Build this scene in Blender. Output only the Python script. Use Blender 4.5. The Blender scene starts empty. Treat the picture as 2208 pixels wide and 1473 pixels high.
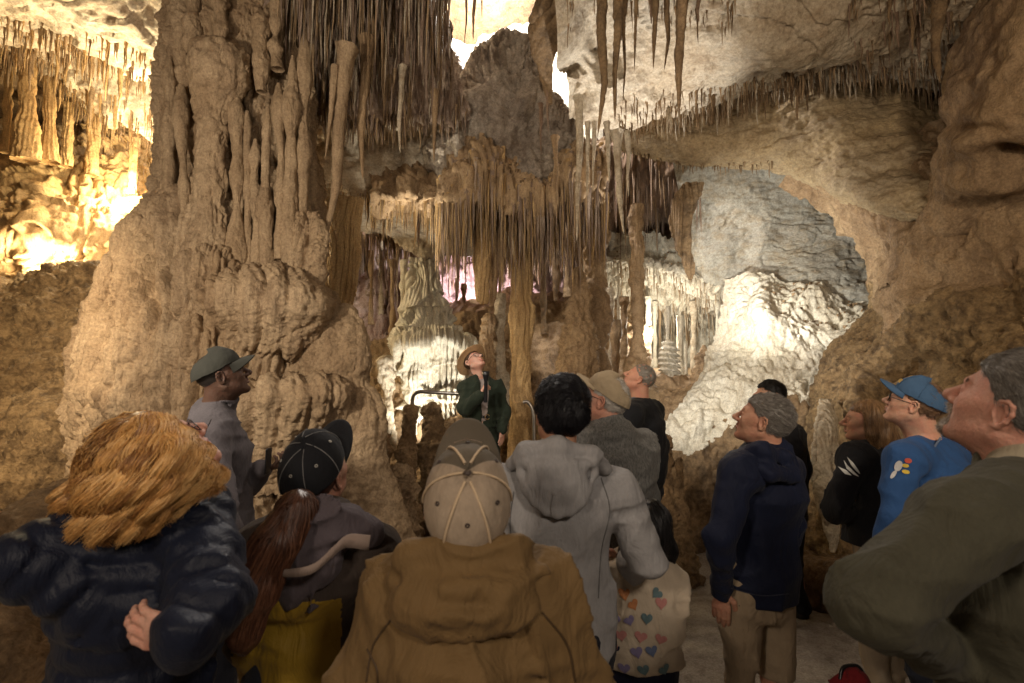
import bpy, math, random
import numpy as np
from mathutils import Matrix, Vector, Euler
random.seed(7)
RNG = np.random.default_rng(11)
S = bpy.context.scene
C = S.collection
R = math.radians

# ------------------------------------------------------------------ camera
F_PX, W0, H0 = 1104.0, 2208.0, 1473.0
PITCH, CAMZ = R(4.0), 1.85
cam_d = bpy.data.cameras.new('camera')
cam = bpy.data.objects.new('camera', cam_d); C.objects.link(cam)
cam_d.sensor_width = 36.0; cam_d.lens = 36.0 * F_PX / W0
cam.location = (0, 0, CAMZ); cam.rotation_euler = (R(90) + PITCH, 0, 0)
cam_d.clip_start = 0.05; cam_d.clip_end = 200
cam_d.dof.use_dof = True; cam_d.dof.focus_distance = 4.6; cam_d.dof.aperture_fstop = 4.0
S.camera = cam

# ------------------------------------------------------------------ world: the faint light that fills the cave
wd = bpy.data.worlds.new('World'); S.world = wd; wd.use_nodes = True
wd.node_tree.nodes['Background'].inputs[0].default_value = (1.0, 0.80, 0.60, 1)
wd.node_tree.nodes['Background'].inputs[1].default_value = 0.035
S.view_settings.view_transform = 'Standard'; S.view_settings.look = 'None'
S.view_settings.exposure = 0.45; S.view_settings.gamma = 1.0
S.cycles.use_denoising = True
S.cycles.max_bounces = 5; S.cycles.diffuse_bounces = 2; S.cycles.glossy_bounces = 2
S.cycles.sample_clamp_indirect = 4.0

DS = [1.0]
def P(px, py, d):
    """the world point at distance d (world Y) seen at pixel px, py of the 2208 x 1473 photograph"""
    d = d * DS[0]
    up = (H0 / 2 - py) / F_PX; rx = (px - W0 / 2) / F_PX
    y = math.cos(PITCH) - up * math.sin(PITCH); z = math.sin(PITCH) + up * math.cos(PITCH)
    t = d / y
    return np.array((rx * t, d, CAMZ + z * t))

# ------------------------------------------------------------------ lamps hidden about the cave, and added fill for crowd and rock
def lamp(kind, name, loc, energy, color, target=None, radius=0.08, angle=70, blend=0.6):
    ld = bpy.data.lights.new(name, kind); ld.energy = energy; ld.color = color
    ld.shadow_soft_size = radius
    o = bpy.data.objects.new(name, ld); C.objects.link(o); o.location = loc
    if kind == 'SPOT':
        ld.spot_size = R(angle); ld.spot_blend = blend
    if target is not None:
        v = Vector(target) - Vector(loc); o.rotation_euler = v.to_track_quat('-Z', 'Y').to_euler()
    return o
lamp('POINT', 'chamber_lamp', P(95, 600, 6.75) , 230, (1.0, 0.80, 0.50), radius=0.12)
lamp('POINT', 'chamber_lamp', P(262, 410, 7.4), 120, (1.0, 0.80, 0.46), radius=0.06)
lamp('POINT', 'chamber_lamp', P(290, 300, 6.0), 160, (1.0, 0.82, 0.52), radius=0.1)
lamp('POINT', 'chamber_lamp', P(430, 120, 6.2), 170, (1.0, 0.86, 0.66), radius=0.1)
lamp('POINT', 'pocket_lamp', P(1060, 40, 6.2), 480, (1.0, 0.95, 0.90), radius=0.15)
lamp('SPOT', 'ceiling_lamp', P(1420, 900, 5.3), 600, (1.0, 0.95, 0.88), target=P(1350, 150, 4.7), angle=44, blend=1.0, radius=0.05)
lamp('SPOT', 'ledge_lamp', P(860, 760, 5.2), 240, (1.0, 0.92, 0.76), target=P(910, 300, 5.9), angle=44, blend=1.0, radius=0.03)
lamp('SPOT', 'cascade_lamp', P(905, 985, 5.9), 130, (1.0, 0.96, 0.85), target=P(930, 760, 7.2), angle=85)
lamp('POINT', 'grotto_lamp', P(1020, 650, 9.9), 130, (1.0, 0.82, 0.88), radius=0.1)
lamp('POINT', 'grotto_lamp', P(800, 560, 9.4), 50, (1.0, 0.80, 0.92), radius=0.1)
lamp('POINT', 'alcove_lamp', P(1410, 710, 7.8), 38, (1.0, 0.94, 0.80), radius=0.06)
lamp('SPOT', 'wall_lamp', P(1420, 860, 4.5), 85, (1.0, 0.97, 0.90), target=P(1660, 740, 5.9), angle=125, blend=1.0, radius=0.03)
lamp('SPOT', 'wall_lamp', P(1540, 690, 5.0), 170, (1.0, 0.97, 0.88), target=P(1740, 520, 6.6), angle=100, blend=1.0, radius=0.02)
lamp('SPOT', 'fill_lamp', (-2.3, 0.6, 2.6), 240, (1.0, 0.86, 0.68), target=(-1.3, 4.5, 3.1), angle=95, radius=0.1)  # added fill out of view at the left, lights the great column
lamp('SPOT', 'fill_lamp', (1.7, -0.4, 2.9), 140, (1.0, 0.82, 0.60), target=(2.2, 4.5, 3.8), angle=100, radius=0.15)  # added fill behind the camera, lights the right wall and ceiling
lamp('SPOT', 'fill_lamp', (0.2, 3.4, 4.0), 60, (1.0, 0.86, 0.72), target=(0.3, 1.0, 1.0), angle=120, radius=0.3)  # added fill overhead, aimed back down at the crowd
lamp('POINT', 'fill_lamp', (-1.5, -1.3, 3.0), 105, (1.0, 0.82, 0.64), radius=0.2)  # added fill behind the camera, brightens the backs of the visitors
lamp('POINT', 'fill_lamp', (1.1, -1.0, 3.1), 80, (1.0, 0.84, 0.68), radius=0.2)  # second added fill behind the camera, put in for the child
lamp('SPOT', 'fill_lamp', (-2.9, 1.6, 3.2), 280, (1.0, 0.78, 0.50), target=P(-20, 830, 4.3), angle=74, radius=0.15)  # unseen spot added to brighten the dark left slope
lamp('SPOT', 'fill_lamp', P(900, 560, 3.9), 34, (1.0, 0.90, 0.78), target=P(1030, 830, 5.1), angle=40, radius=0.03)  # small spot added in mid-air to brighten the guide

# ------------------------------------------------------------------ noise in numpy
_T = RNG.random((64, 64, 64)).astype(np.float32) * 2 - 1
def vnoise(p):
    p = np.asarray(p, dtype=np.float32)
    i = np.floor(p); f = p - i; i = i.astype(np.int32) & 63; j = (i + 1) & 63
    f = f * f * (3 - 2 * f)
    x0, y0, z0 = i[..., 0], i[..., 1], i[..., 2]; x1, y1, z1 = j[..., 0], j[..., 1], j[..., 2]
    fx, fy, fz = f[..., 0], f[..., 1], f[..., 2]
    a = _T[x0, y0, z0] * (1 - fx) + _T[x1, y0, z0] * fx
    b = _T[x0, y1, z0] * (1 - fx) + _T[x1, y1, z0] * fx
    c = _T[x0, y0, z1] * (1 - fx) + _T[x1, y0, z1] * fx
    d = _T[x0, y1, z1] * (1 - fx) + _T[x1, y1, z1] * fx
    return (a * (1 - fy) + b * fy) * (1 - fz) + (c * (1 - fy) + d * fy) * fz
def fbm(p, octv=4, freq=1.0, gain=0.5, off=0.0):
    p = np.asarray(p, dtype=np.float32) * freq + off
    s = 0; a = 1.0
    for k in range(octv):
        s = s + a * vnoise(p); p = p * 2.03 + 17.3; a *= gain
    return s
def smooth(a, b, x):
    t = np.clip((x - a) / (b - a), 0, 1); return t * t * (3 - 2 * t)

# ------------------------------------------------------------------ mesh helpers
def mesh_obj(name, V, F, mats, parent=None, mi=None, smooth_=True):
    me = bpy.data.meshes.new(name)
    V = np.asarray(V, dtype=np.float32); F = np.asarray(F, dtype=np.int32)
    k = F.shape[1]
    me.vertices.add(len(V)); me.vertices.foreach_set('co', V.ravel())
    me.loops.add(F.size); me.loops.foreach_set('vertex_index', F.ravel())
    me.polygons.add(len(F)); me.polygons.foreach_set('loop_start', np.arange(len(F), dtype=np.int32) * k)
    try: me.polygons.foreach_set('loop_total', np.full(len(F), k, dtype=np.int32))
    except Exception: pass
    if not isinstance(mats, (list, tuple)): mats = [mats]
    for m in mats: me.materials.append(m)
    if mi is not None: me.polygons.foreach_set('material_index', np.asarray(mi, dtype=np.int32))
    me.polygons.foreach_set('use_smooth', np.full(len(F), bool(smooth_)))
    me.update(calc_edges=True); me.validate()
    o = bpy.data.objects.new(name, me); C.objects.link(o)
    if parent is not None: o.parent = parent
    return o
def tag(o, label=None, cat=None, group=None, kind=None):
    if label: o['label'] = label
    if cat: o['category'] = cat
    if group: o['group'] = group
    if kind: o['kind'] = kind
    return o
def empty(name, loc=(0, 0, 0)):
    o = bpy.data.objects.new(name, None); C.objects.link(o); o.location = tuple(float(v) for v in loc)
    o.empty_display_size = 0.1
    return o
def grid_faces(nu, nv, wrap=False):
    i = np.arange(nu if wrap else nu - 1)[None, :]; j = np.arange(nv - 1)[:, None]
    i2 = (i + 1) % nu
    return np.stack(np.broadcast_arrays(j * nu + i, j * nu + i2, (j + 1) * nu + i2, (j + 1) * nu + i), -1).reshape(-1, 4)
def catmull(A, t):
    """A (n, ...) points with a row each, t in 0..n-1"""
    n = len(A); i = np.clip(np.floor(t).astype(int), 0, n - 2); f = (t - i)
    f = f.reshape(f.shape + (1,) * (A.ndim - 1))
    g = lambda k: A[np.clip(k, 0, n - 1)]
    p0, p1, p2, p3 = g(i - 1), g(i), g(i + 1), g(i + 2)
    p0 = np.where((i == 0).reshape(f.shape), 2 * p1 - p2, p0); p3 = np.where((i == n - 2).reshape(f.shape), 2 * p2 - p1, p3)
    return 0.5 * (2 * p1 + (p2 - p0) * f + (2 * p0 - 5 * p1 + 4 * p2 - p3) * f ** 2 + (3 * p1 - p0 - 3 * p2 + p3) * f ** 3)
def resample(A, n, curve=True):
    A = np.asarray(A, dtype=float)
    if len(A) == 1: return np.repeat(A, n, 0)
    L = np.concatenate(([0], np.cumsum(np.linalg.norm(np.diff(A, axis=0), axis=1)))); L = L / L[-1] if L[-1] > 0 else np.linspace(0, 1, len(A))
    t = np.interp(np.linspace(0, 1, n), L, np.arange(len(A)))
    return catmull(A, t)
def grid_normals(G, wrap=False):
    if wrap:
        du = np.roll(G, -1, 1) - np.roll(G, 1, 1)
    else:
        du = np.gradient(G, axis=1)
    dv = np.gradient(G, axis=0)
    N = np.cross(du, dv); N /= (np.linalg.norm(N, axis=-1, keepdims=True) + 1e-9)
    return N

# ------------------------------------------------------------------ node helpers
def new_mat(name):
    m = bpy.data.materials.new(name); m.use_nodes = True
    nt = m.node_tree; b = nt.nodes['Principled BSDF']
    return m, nt, b
def nd(nt, t, **kw):
    n = nt.nodes.new(t)
    for k, v in kw.items():
        if k.startswith('i_'): n.inputs[k[2:]].default_value = v
        elif k.startswith('n_'): n.inputs[int(k[2:])].default_value = v
        else: setattr(n, k, v)
    return n
def ramp(nt, stops, fac=None):
    r = nt.nodes.new('ShaderNodeValToRGB'); e = r.color_ramp.elements
    while len(e) < len(stops): e.new(0.5)
    for q, (p, c) in zip(e, stops): q.position = p; q.color = (c + (1,)) if len(c) == 3 else c
    if fac is not None: nt.links.new(fac, r.inputs[0])
    return r
def mixc(nt, fac, a, b, mode='MIX'):
    m = nt.nodes.new('ShaderNodeMix'); m.data_type = 'RGBA'; m.blend_type = mode
    for s, v in ((0, fac), (6, a), (7, b)):
        if isinstance(v, (int, float)): m.inputs[s].default_value = v
        elif isinstance(v, tuple): m.inputs[s].default_value = v + (1,) if len(v) == 3 else v
        else: nt.links.new(v, m.inputs[s])
    return m.outputs[2]
def rock_mat(name, c1, c2, c3, scale=1.0, bump=0.5, zs=1.0, grain=60.0, crack=0.35, spots=0.3, rough=0.9, coords='pos'):
    """cave rock: two tones in broad patches, a third in stains and cracks; zs < 1 stretches the streaks down"""
    m, nt, b = new_mat(name); L = nt.links.new
    if coords == 'pos': src = nd(nt, 'ShaderNodeNewGeometry').outputs['Position']
    else: src = nd(nt, 'ShaderNodeTexCoord').outputs['Object']
    mp = nd(nt, 'ShaderNodeMapping'); L(src, mp.inputs[0]); mp.inputs['Scale'].default_value = (1, 1, zs)
    n1 = nd(nt, 'ShaderNodeTexNoise', i_Scale=1.3 * scale, i_Detail=9.0, i_Roughness=0.62, i_Distortion=0.5); L(mp.outputs[0], n1.inputs['Vector'])
    n2 = nd(nt, 'ShaderNodeTexNoise', i_Scale=6.5 * scale, i_Detail=8.0, i_Roughness=0.7); L(mp.outputs[0], n2.inputs['Vector'])
    n3 = nd(nt, 'ShaderNodeTexNoise', i_Scale=grain, i_Detail=5.0, i_Roughness=0.7); L(src, n3.inputs['Vector'])
    r1 = ramp(nt, [(0.33, (0, 0, 0)), (0.67, (1, 1, 1))], n1.outputs[0])
    col = mixc(nt, r1.outputs[0], c1, c2)
    r2 = ramp(nt, [(0.47, (0, 0, 0)), (0.62, (1, 1, 1))], n2.outputs[0])
    f2 = nd(nt, 'ShaderNodeMath', operation='MULTIPLY'); L(r2.outputs[0], f2.inputs[0]); f2.inputs[1].default_value = min(1, spots * 2)
    col = mixc(nt, f2.outputs[0], col, c3)
    # grain
    r3 = ramp(nt, [(0.34, (0.60, 0.57, 0.54)), (0.62, (1.16, 1.15, 1.12))], n3.outputs[0])
    col = mixc(nt, 0.8, col, r3.outputs[0], 'MULTIPLY')
    # crevices
    vo = nd(nt, 'ShaderNodeTexVoronoi', feature='DISTANCE_TO_EDGE', i_Scale=3.2 * scale)
    wv = nd(nt, 'ShaderNodeVectorMath', operation='MULTIPLY_ADD'); L(n2.outputs[1], wv.inputs[0]); wv.inputs[1].default_value = (0.35, 0.35, 0.35); L(mp.outputs[0], wv.inputs[2])
    L(wv.outputs[0], vo.inputs['Vector'])
    rv = ramp(nt, [(0.0, (0, 0, 0)), (0.035, (1, 1, 1))], vo.outputs[0])
    # bump chain
    hs = nd(nt, 'ShaderNodeMath', operation='MULTIPLY_ADD'); L(n2.outputs[0], hs.inputs[0]); hs.inputs[1].default_value = 0.10 / scale; hs.inputs[2].default_value = 0
    h2 = nd(nt, 'ShaderNodeMath', operation='MULTIPLY_ADD'); L(n3.outputs[0], h2.inputs[0]); h2.inputs[1].default_value = 1.1 / grain; L(hs.outputs[0], h2.inputs[2])
    n5 = nd(nt, 'ShaderNodeTexNoise', i_Scale=19.0 * scale, i_Detail=6.0, i_Roughness=0.65, i_Distortion=0.8); L(mp.outputs[0], n5.inputs['Vector'])
    h4 = nd(nt, 'ShaderNodeMath', operation='MULTIPLY_ADD'); L(n5.outputs[0], h4.inputs[0]); h4.inputs[1].default_value = 0.0355 / scale; L(h2.outputs[0], h4.inputs[2])
    h3 = nd(nt, 'ShaderNodeMath', operation='MULTIPLY_ADD'); L(rv.outputs[0], h3.inputs[0]); h3.inputs[1].default_value = 0.02 * crack; L(h4.outputs[0], h3.inputs[2])
    bp = nd(nt, 'ShaderNodeBump', i_Strength=min(1.0, bump), i_Distance=1.0); L(h3.outputs[0], bp.inputs['Height'])
    L(bp.outputs[0], b.inputs['Normal']); L(col, b.inputs['Base Color'])
    rr = ramp(nt, [(0.42, (rough,) * 3), (0.62, (rough * 0.5,) * 3)], n5.outputs[0]); L(rr.outputs[0], b.inputs['Roughness'])   # damp patches
    b.inputs['Specular IOR Level'].default_value = 0.38
    return m

# ------------------------------------------------------------------ rock surfaces
def flute(Pw, freq=5.0, warp=0.35, sh=0.6, zf=0.35, sharp=0.6, off=0.0):
    """organ pipe relief: rounded ribs running down with sharp creases between; 0..1"""
    s = Pw[..., 0] + sh * Pw[..., 1]
    q = np.stack((Pw[..., 0], Pw[..., 1], Pw[..., 2] * zf), -1)
    w = fbm(q, 3, 1.6, 0.55, off) * warp
    t = (s + w) * freq
    return np.abs(np.sin(t * math.pi)) ** sharp
def popcorn(Pw, freq=14.0, off=3.0):
    n = 1 - np.abs(vnoise(Pw * freq + off)) * 1.6
    m = 1 - np.abs(vnoise(Pw * freq * 2.3 + off + 9)) * 1.6
    return n * 0.65 + m * 0.35
def relief(Pw, sp):
    h = np.zeros(Pw.shape[:-1], dtype=np.float32)
    h += sp.get('big', 0.12) * fbm(Pw, 3, sp.get('bigf', 0.9), 0.5, sp.get('off', 0))
    if sp.get('mid', 0): h += sp['mid'] * fbm(Pw, 5, sp.get('midf', 3.2), 0.55, 5.0 + sp.get('off', 0))
    if sp.get('ridge', 0):
        h += sp['ridge'] * (0.5 - np.abs(fbm(Pw * np.array((1, 1, sp.get('rz', 1.0))), 4, sp.get('ridgef', 2.2), 0.5, 31.0)))
    if sp.get('flute', 0):
        mk = smooth(-0.25, 0.25, fbm(Pw, 2, 0.8, 0.5, 40.0 + sp.get('off', 0)) + sp.get('fmask', 0.2))
        h += mk * sp['flute'] * (flute(Pw, sp.get('ff', 5.0), off=sp.get('off', 0), zf=sp.get('fz', 0.22), sharp=0.5, warp=sp.get('fw', 0.35)) - 0.6)
        h += mk * sp['flute'] * 0.35 * (flute(Pw, sp.get('ff', 5.0) * 2.7, warp=0.2, off=7 + sp.get('off', 0)) - 0.6)
    if sp.get('layer', 0):
        t = Pw[..., 2] * sp.get('lf', 4.0) + fbm(Pw, 3, 1.1, 0.5, 12.0) * 1.5
        h += sp['layer'] * (1 - (t - np.floor(t))) 
    if sp.get('crag', 0):
        h -= sp['crag'] * np.exp(-np.abs(fbm(Pw * np.array((1, 1, sp.get('cz', 0.5))), 4, sp.get('cf', 4.5), 0.6, 71.0)) * 9.0)
    if sp.get('pop', 0):
        mk = smooth(-0.2, 0.3, fbm(Pw, 2, 1.5, 0.5, 60.0) + 0.25)
        if 'popz' in sp: mk = mk * smooth(sp['popz'] + 0.35, sp['popz'] - 0.35, Pw[..., 2])
        h += mk * sp['pop'] * popcorn(Pw, sp.get('pf', 14.0))
    h += sp.get('fine', 0.012) * fbm(Pw, 3, sp.get('finef', 18.0), 0.6, 2.0)
    return h
PATCH = {}
def pix(Q):
    """world points back to photo pixels"""
    x = Q[..., 0]; y = Q[..., 1]; z = Q[..., 2] - CAMZ
    f = y * math.cos(PITCH) + z * math.sin(PITCH); u = -y * math.sin(PITCH) + z * math.cos(PITCH)
    return W0 / 2 + F_PX * x / f, H0 / 2 - F_PX * u / f
def loft(name, rails, mat, nu=160, nv=120, sp=None, bumps=(), parent=None, flip=None, key=None, mi=None):
    A = np.stack([resample([P(*q) for q in r], nu) for r in rails])
    step = np.concatenate(([0], np.cumsum([np.mean(np.linalg.norm(A[k + 1] - A[k], axis=1)) for k in range(len(A) - 1)])))
    t = np.interp(np.linspace(0, step[-1], nv), step, np.arange(len(A)))
    G = catmull(A, t)
    N = grid_normals(G)
    to = np.array((0, 0, CAMZ)) - G
    s = np.sign(np.sum(N * to, -1).mean()); N = N * s
    h = relief(G, sp or {})
    px, py = pix(G)
    for (cx, cy, rx, ry, a) in bumps:
        h = h + a * np.exp(-(((px - cx) / rx) ** 2 + ((py - cy) / ry) ** 2))
    G2 = G + N * h[..., None]
    Fc = grid_faces(nu, nv)
    if s < 0: Fc = Fc[:, ::-1]
    o = mesh_obj(name, G2.reshape(-1, 3), Fc, mat, parent, mi=mi(G2.reshape(-1, 3)[Fc].mean(1)) if mi else None)
    if key: PATCH[key] = G2
    return o
def rings(name, rows, mat, nu=160, nv=200, sp=None, bumps=(), parent=None, depth=0.75, cap=True, key=None, power=2.0):
    """closed upright body: rows of (py, left px, right px, d)"""
    cs = []
    for (py, l, r, d) in rows:
        a = P(l, py, d); b = P(r, py, d); c = (a + b) / 2
        cs.append((c[0], c[1], c[2], (b[0] - a[0]) / 2))
    cs = np.array(cs)
    L = np.concatenate(([0], np.cumsum(np.abs(np.diff(cs[:, 2])) + 1e-4)))
    t = np.interp(np.linspace(0, L[-1], nv), L, np.arange(len(cs)))
    cc = catmull(cs, t)
    th = np.linspace(0, 2 * math.pi, nu, endpoint=False)
    ct, st = np.cos(th), np.sin(th)
    e = 2.0 / power
    ex = np.sign(ct) * np.abs(ct) ** e; ey = np.sign(st) * np.abs(st) ** e
    r = np.maximum(cc[:, 3], 0.004)
    G = np.stack((cc[:, 0][:, None] + r[:, None] * ex, cc[:, 1][:, None] + r[:, None] * ey * depth, np.broadcast_to(cc[:, 2][:, None], (nv, nu))), -1)
    N = grid_normals(G, True)
    cen = np.stack((cc[:, 0], cc[:, 1], cc[:, 2]), -1)[:, None, :]
    s = np.sign(np.sum(N * (G - cen), -1).mean()); N = N * s
    sp = sp or {}
    h = relief(G, sp)
    h = h * np.clip(r / (sp.get('rref', 0.25)), 0.12, 1.0)[:, None]
    px, py = pix(G); front = smooth(-0.2, 0.4, -N[..., 1])
    for (cx, cy, rx, ry, a) in bumps:
        h = h + front * a * np.exp(-(((px - cx) / rx) ** 2 + ((py - cy) / ry) ** 2))
    G2 = G + N * h[..., None]
    V = G2.reshape(-1, 3); Fc = grid_faces(nu, nv, True)
    if s < 0: Fc = Fc[:, ::-1]
    if cap:
        V = np.vstack((V, G2[0].mean(0), G2[-1].mean(0)))
        i = np.arange(nu); i2 = (i + 1) % nu; n0 = nu * nv
        top = np.stack((i2, i, np.full(nu, n0), np.full(nu, n0)), -1); bot = np.stack((i + nu * (nv - 1), i2 + nu * (nv - 1), np.full(nu, n0 + 1), np.full(nu, n0 + 1)), -1)
        V = np.vstack((V, V[n0] + 1e-4, V[n0 + 1] - 1e-4)); top[:, 3] = n0 + 2; bot[:, 3] = n0 + 3
        Fc = np.vstack((Fc, top, bot))
    o = mesh_obj(name, V, Fc, mat, parent)
    if key: PATCH[key] = G2
    return o
# stalactites ------------------------------------------------------
def spike_geo(ns, nr, seed, knob=0.12, bend=0.06, up=False, blunt=0.12, prof=1.0, ribs=0.0, flare=1.45):
    """unit spike: root ring at z=0 radius 1, tip at z=-1 (z=+1 when up)"""
    r = np.random.default_rng(seed)
    z = np.linspace(0, 1, nr) ** 0.9
    rad = (1 - z ** prof) * (1 - blunt) + blunt * np.sqrt(np.clip(1 - z ** 6, 0, 1))
    lum = np.interp(z, np.linspace(0, 1, 9), r.normal(0, 1, 9)) * knob
    rad = np.maximum(rad * (1 + lum), 0.012)
    rad[0] *= flare; rad[1] *= 1 + (flare - 1) * 0.3
    bx = np.interp(z, np.linspace(0, 1, 4), np.concatenate(([0], r.normal(0, 1, 3)))) * bend
    by = np.interp(z, np.linspace(0, 1, 4), np.concatenate(([0], r.normal(0, 1, 3)))) * bend
    th = np.linspace(0, 2 * math.pi, ns, endpoint=False)
    k = 1 + ribs * np.abs(np.sin(th * 3 + r.random() * 6))[None, :] * (1 - z)[:, None]
    k = k + r.normal(0, 0.05 + ribs * .2, (nr, ns)) 
    X = bx[:, None] + rad[:, None] * np.cos(th) * k; Y = by[:, None] + rad[:, None] * np.sin(th) * k
    Z = np.broadcast_to((z if up else -z)[:, None], X.shape)
    V = np.stack((X, Y, Z), -1).reshape(-1, 3)
    Fc = grid_faces(ns, nr, True)
    if up is False: Fc = Fc[:, ::-1]
    return V, Fc

# ================================================================== materials of the rock
M = {}
M['tan'] = rock_mat('tan_flowstone', (0.45, 0.32, 0.19), (0.29, 0.19, 0.105), (0.14, 0.085, 0.045), 1.0, 0.55, 0.45, 55)
M['column'] = rock_mat('column_flowstone', (0.49, 0.365, 0.235), (0.31, 0.21, 0.12), (0.17, 0.105, 0.058), 1.0, 0.6, 0.35, 60, spots=0.25)
M['brown'] = rock_mat('brown_rock', (0.29, 0.195, 0.105), (0.19, 0.12, 0.062), (0.08, 0.05, 0.028), 1.1, 0.6, 0.8, 48, spots=0.35)
M['dark'] = rock_mat('dark_straws', (0.25, 0.165, 0.11), (0.17, 0.105, 0.07), (0.34, 0.25, 0.18), 1.6, 0.5, 0.2, 70)
M['mauve'] = rock_mat('mauve_straws', (0.30, 0.215, 0.16), (0.17, 0.115, 0.085), (0.50, 0.41, 0.33), 1.8, 0.5, 0.2, 70)
M['grey'] = rock_mat('grey_limestone', (0.46, 0.44, 0.38), (0.29, 0.27, 0.23), (0.30, 0.23, 0.14), 0.8, 0.5, 1.8, 40, crack=0.9, spots=0.3)
M['pale'] = rock_mat('pale_ceiling_rock', (0.62, 0.55, 0.44), (0.45, 0.36, 0.25), (0.26, 0.175, 0.10), 0.9, 0.5, 1.6, 42, crack=0.6, spots=0.25)
M['white'] = rock_mat('white_flowstone', (0.74, 0.70, 0.60), (0.60, 0.54, 0.42), (0.42, 0.33, 0.22), 1.4, 0.55, 0.3, 60, spots=0.2)
M['gold'] = rock_mat('golden_flowstone', (0.58, 0.40, 0.20), (0.42, 0.27, 0.12), (0.26, 0.15, 0.06), 1.0, 0.5, 0.3, 50)
M['ochre'] = rock_mat('ochre_ceiling', (0.47, 0.35, 0.195), (0.34, 0.265, 0.17), (0.20, 0.125, 0.06), 0.7, 0.45, 1.6, 44, spots=0.2)
M['pink'] = rock_mat('pink_rock', (0.55, 0.43, 0.42), (0.42, 0.32, 0.31), (0.30, 0.17, 0.15), 1.2, 0.5, 0.4, 50)
M['greybrown'] = rock_mat('grey_brown_rock', (0.42, 0.37, 0.31), (0.27, 0.22, 0.18), (0.14, 0.10, 0.07), 1.2, 0.6, 1.0, 45, spots=0.35)
M['floor'] = rock_mat('path_floor', (0.44, 0.40, 0.36), (0.34, 0.30, 0.26), (0.20, 0.17, 0.14), 1.6, 0.5, 1.0, 70, crack=0.1)
M['rubble'] = rock_mat('popcorn_rock', (0.40, 0.275, 0.14), (0.24, 0.155, 0.075), (0.09, 0.055, 0.028), 1.7, 0.75, 1.0, 30, spots=0.4)
m = M['metal'] = new_mat('rail_metal')[0]; b = m.node_tree.nodes['Principled BSDF']
b.inputs['Base Color'].default_value = (0.33, 0.31, 0.29, 1); b.inputs['Metallic'].default_value = 0.9; b.inputs['Roughness'].default_value = 0.35

# ================================================================== the shell of the chamber and its floor
def shell():
    nu, nv = 300, 150
    a = np.linspace(R(-70), R(250), nu); v = np.linspace(0, 1, nv)
    A, Vv = np.meshgrid(a, v)
    rx, ry = 15.0, 17.0
    pr = np.sin(np.clip(Vv * 1.05, 0, 1) * math.pi / 2)
    rad = np.cos(np.clip((Vv - 0.45) / 0.55, 0, 1) * math.pi / 2 * 0.999)
    G = np.stack((np.cos(A) * rx * rad, np.sin(A) * ry * rad + 1.0, -0.6 + 8.6 * Vv ** 0.8), -1)
    N = -np.stack((np.cos(A), np.sin(A), 0.5 * Vv), -1)
    G = G + N * relief(G, dict(big=0.7, bigf=0.35, mid=0.25, midf=1.1, flute=0.12, ff=2.0, ridge=0.3, ridgef=0.8))[..., None]
    o = mesh_obj('cave_wall', G.reshape(-1, 3), grid_faces(nu, nv), M['brown']); tag(o, kind='structure')
shell()
def floor():
    nu, nv = 320, 300
    X, Y = np.meshgrid(np.linspace(-9, 9, nu), np.linspace(-4, 13, nv))
    z = smooth(4.6, 7.5, Y) * 0.55 + smooth(7, 12, Y) * 1.0
    z = z + smooth(1.6, 4.5, -X) * 0.6
    G = np.stack((X, Y, z), -1)
    path = np.exp(-((X - 0.9) / 1.7) ** 4)
    h = fbm(G, 4, 1.3) * 0.10 * (1 - path * 0.8) + fbm(G, 3, 9.0) * 0.012 + fbm(G, 2, 30.0) * 0.004
    G[..., 2] += h
    o = mesh_obj('cave_floor', G.reshape(-1, 3), grid_faces(nu, nv), M['floor']); tag(o, kind='structure')
floor()

# ================================================================== ceiling and wall masses (setting)
def struct(*a, **k): return tag(loft(*a, **k), kind='structure')
# bright chamber at the left
struct('cave_ceiling', [
    [(-260, -150, 4.2), (100, -120, 4.4), (360, -90, 4.7), (520, -80, 5.0)],
    [(-260, -20, 5.0), (100, 30, 5.2), (350, 60, 5.4), (520, 90, 5.6)],
    [(-260, 40, 6.0), (60, 75, 6.0), (200, 120, 6.0), (350, 165, 6.1), (520, 200, 6.3)],
    [(-260, 60, 6.2), (60, 95, 6.4), (200, 130, 6.4), (350, 172, 6.5), (520, 210, 6.7)],
    [(-260, 120, 7.0), (60, 150, 7.0), (200, 215, 7.0), (350, 280, 7.0), (520, 320, 7.1)],
    [(-260, 150, 7.6), (60, 180, 7.6), (200, 240, 7.5), (350, 300, 7.4), (520, 340, 7.4)]],
    M['pale'], 170, 170, dict(big=0.10, mid=0.07, midf=2.6, ridge=0.12, ridgef=1.6, rz=3, layer=0.05, lf=5), key='lceil')
struct('cave_wall', [
    [(-260, 110, 8.0), (60, 140, 8.0), (200, 200, 8.0), (350, 260, 8.0), (560, 300, 8.0)],
    [(-260, 260, 8.3), (60, 270, 8.2), (200, 280, 8.2), (350, 300, 8.2), (560, 320, 8.2)],
    [(-260, 330, 8.0), (60, 345, 7.8), (200, 350, 7.9), (350, 370, 8.2), (560, 370, 8.2)],
    [(-260, 420, 7.5), (60, 430, 7.2), (160, 440, 7.4), (250, 400, 7.9), (350, 420, 8.0), (560, 420, 8.0)],
    [(-260, 500, 7.2), (60, 500, 6.9), (200, 520, 7.2), (350, 540, 7.6), (560, 560, 7.8)],
    [(-260, 580, 7.3), (60, 590, 7.1), (200, 610, 7.2), (350, 640, 7.5), (560, 660, 7.6)],
    [(-260, 760, 6.9), (60, 760, 6.9), (200, 760, 6.9), (350, 760, 7.0), (560, 760, 7.2)]],
    M['gold'], 220, 220, dict(big=0.15, mid=0.05, flute=0.10, ff=3.6, layer=0.10, lf=3.0, ridge=0.12, ridgef=1.3, rz=2.5), key='lwall')
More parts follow.
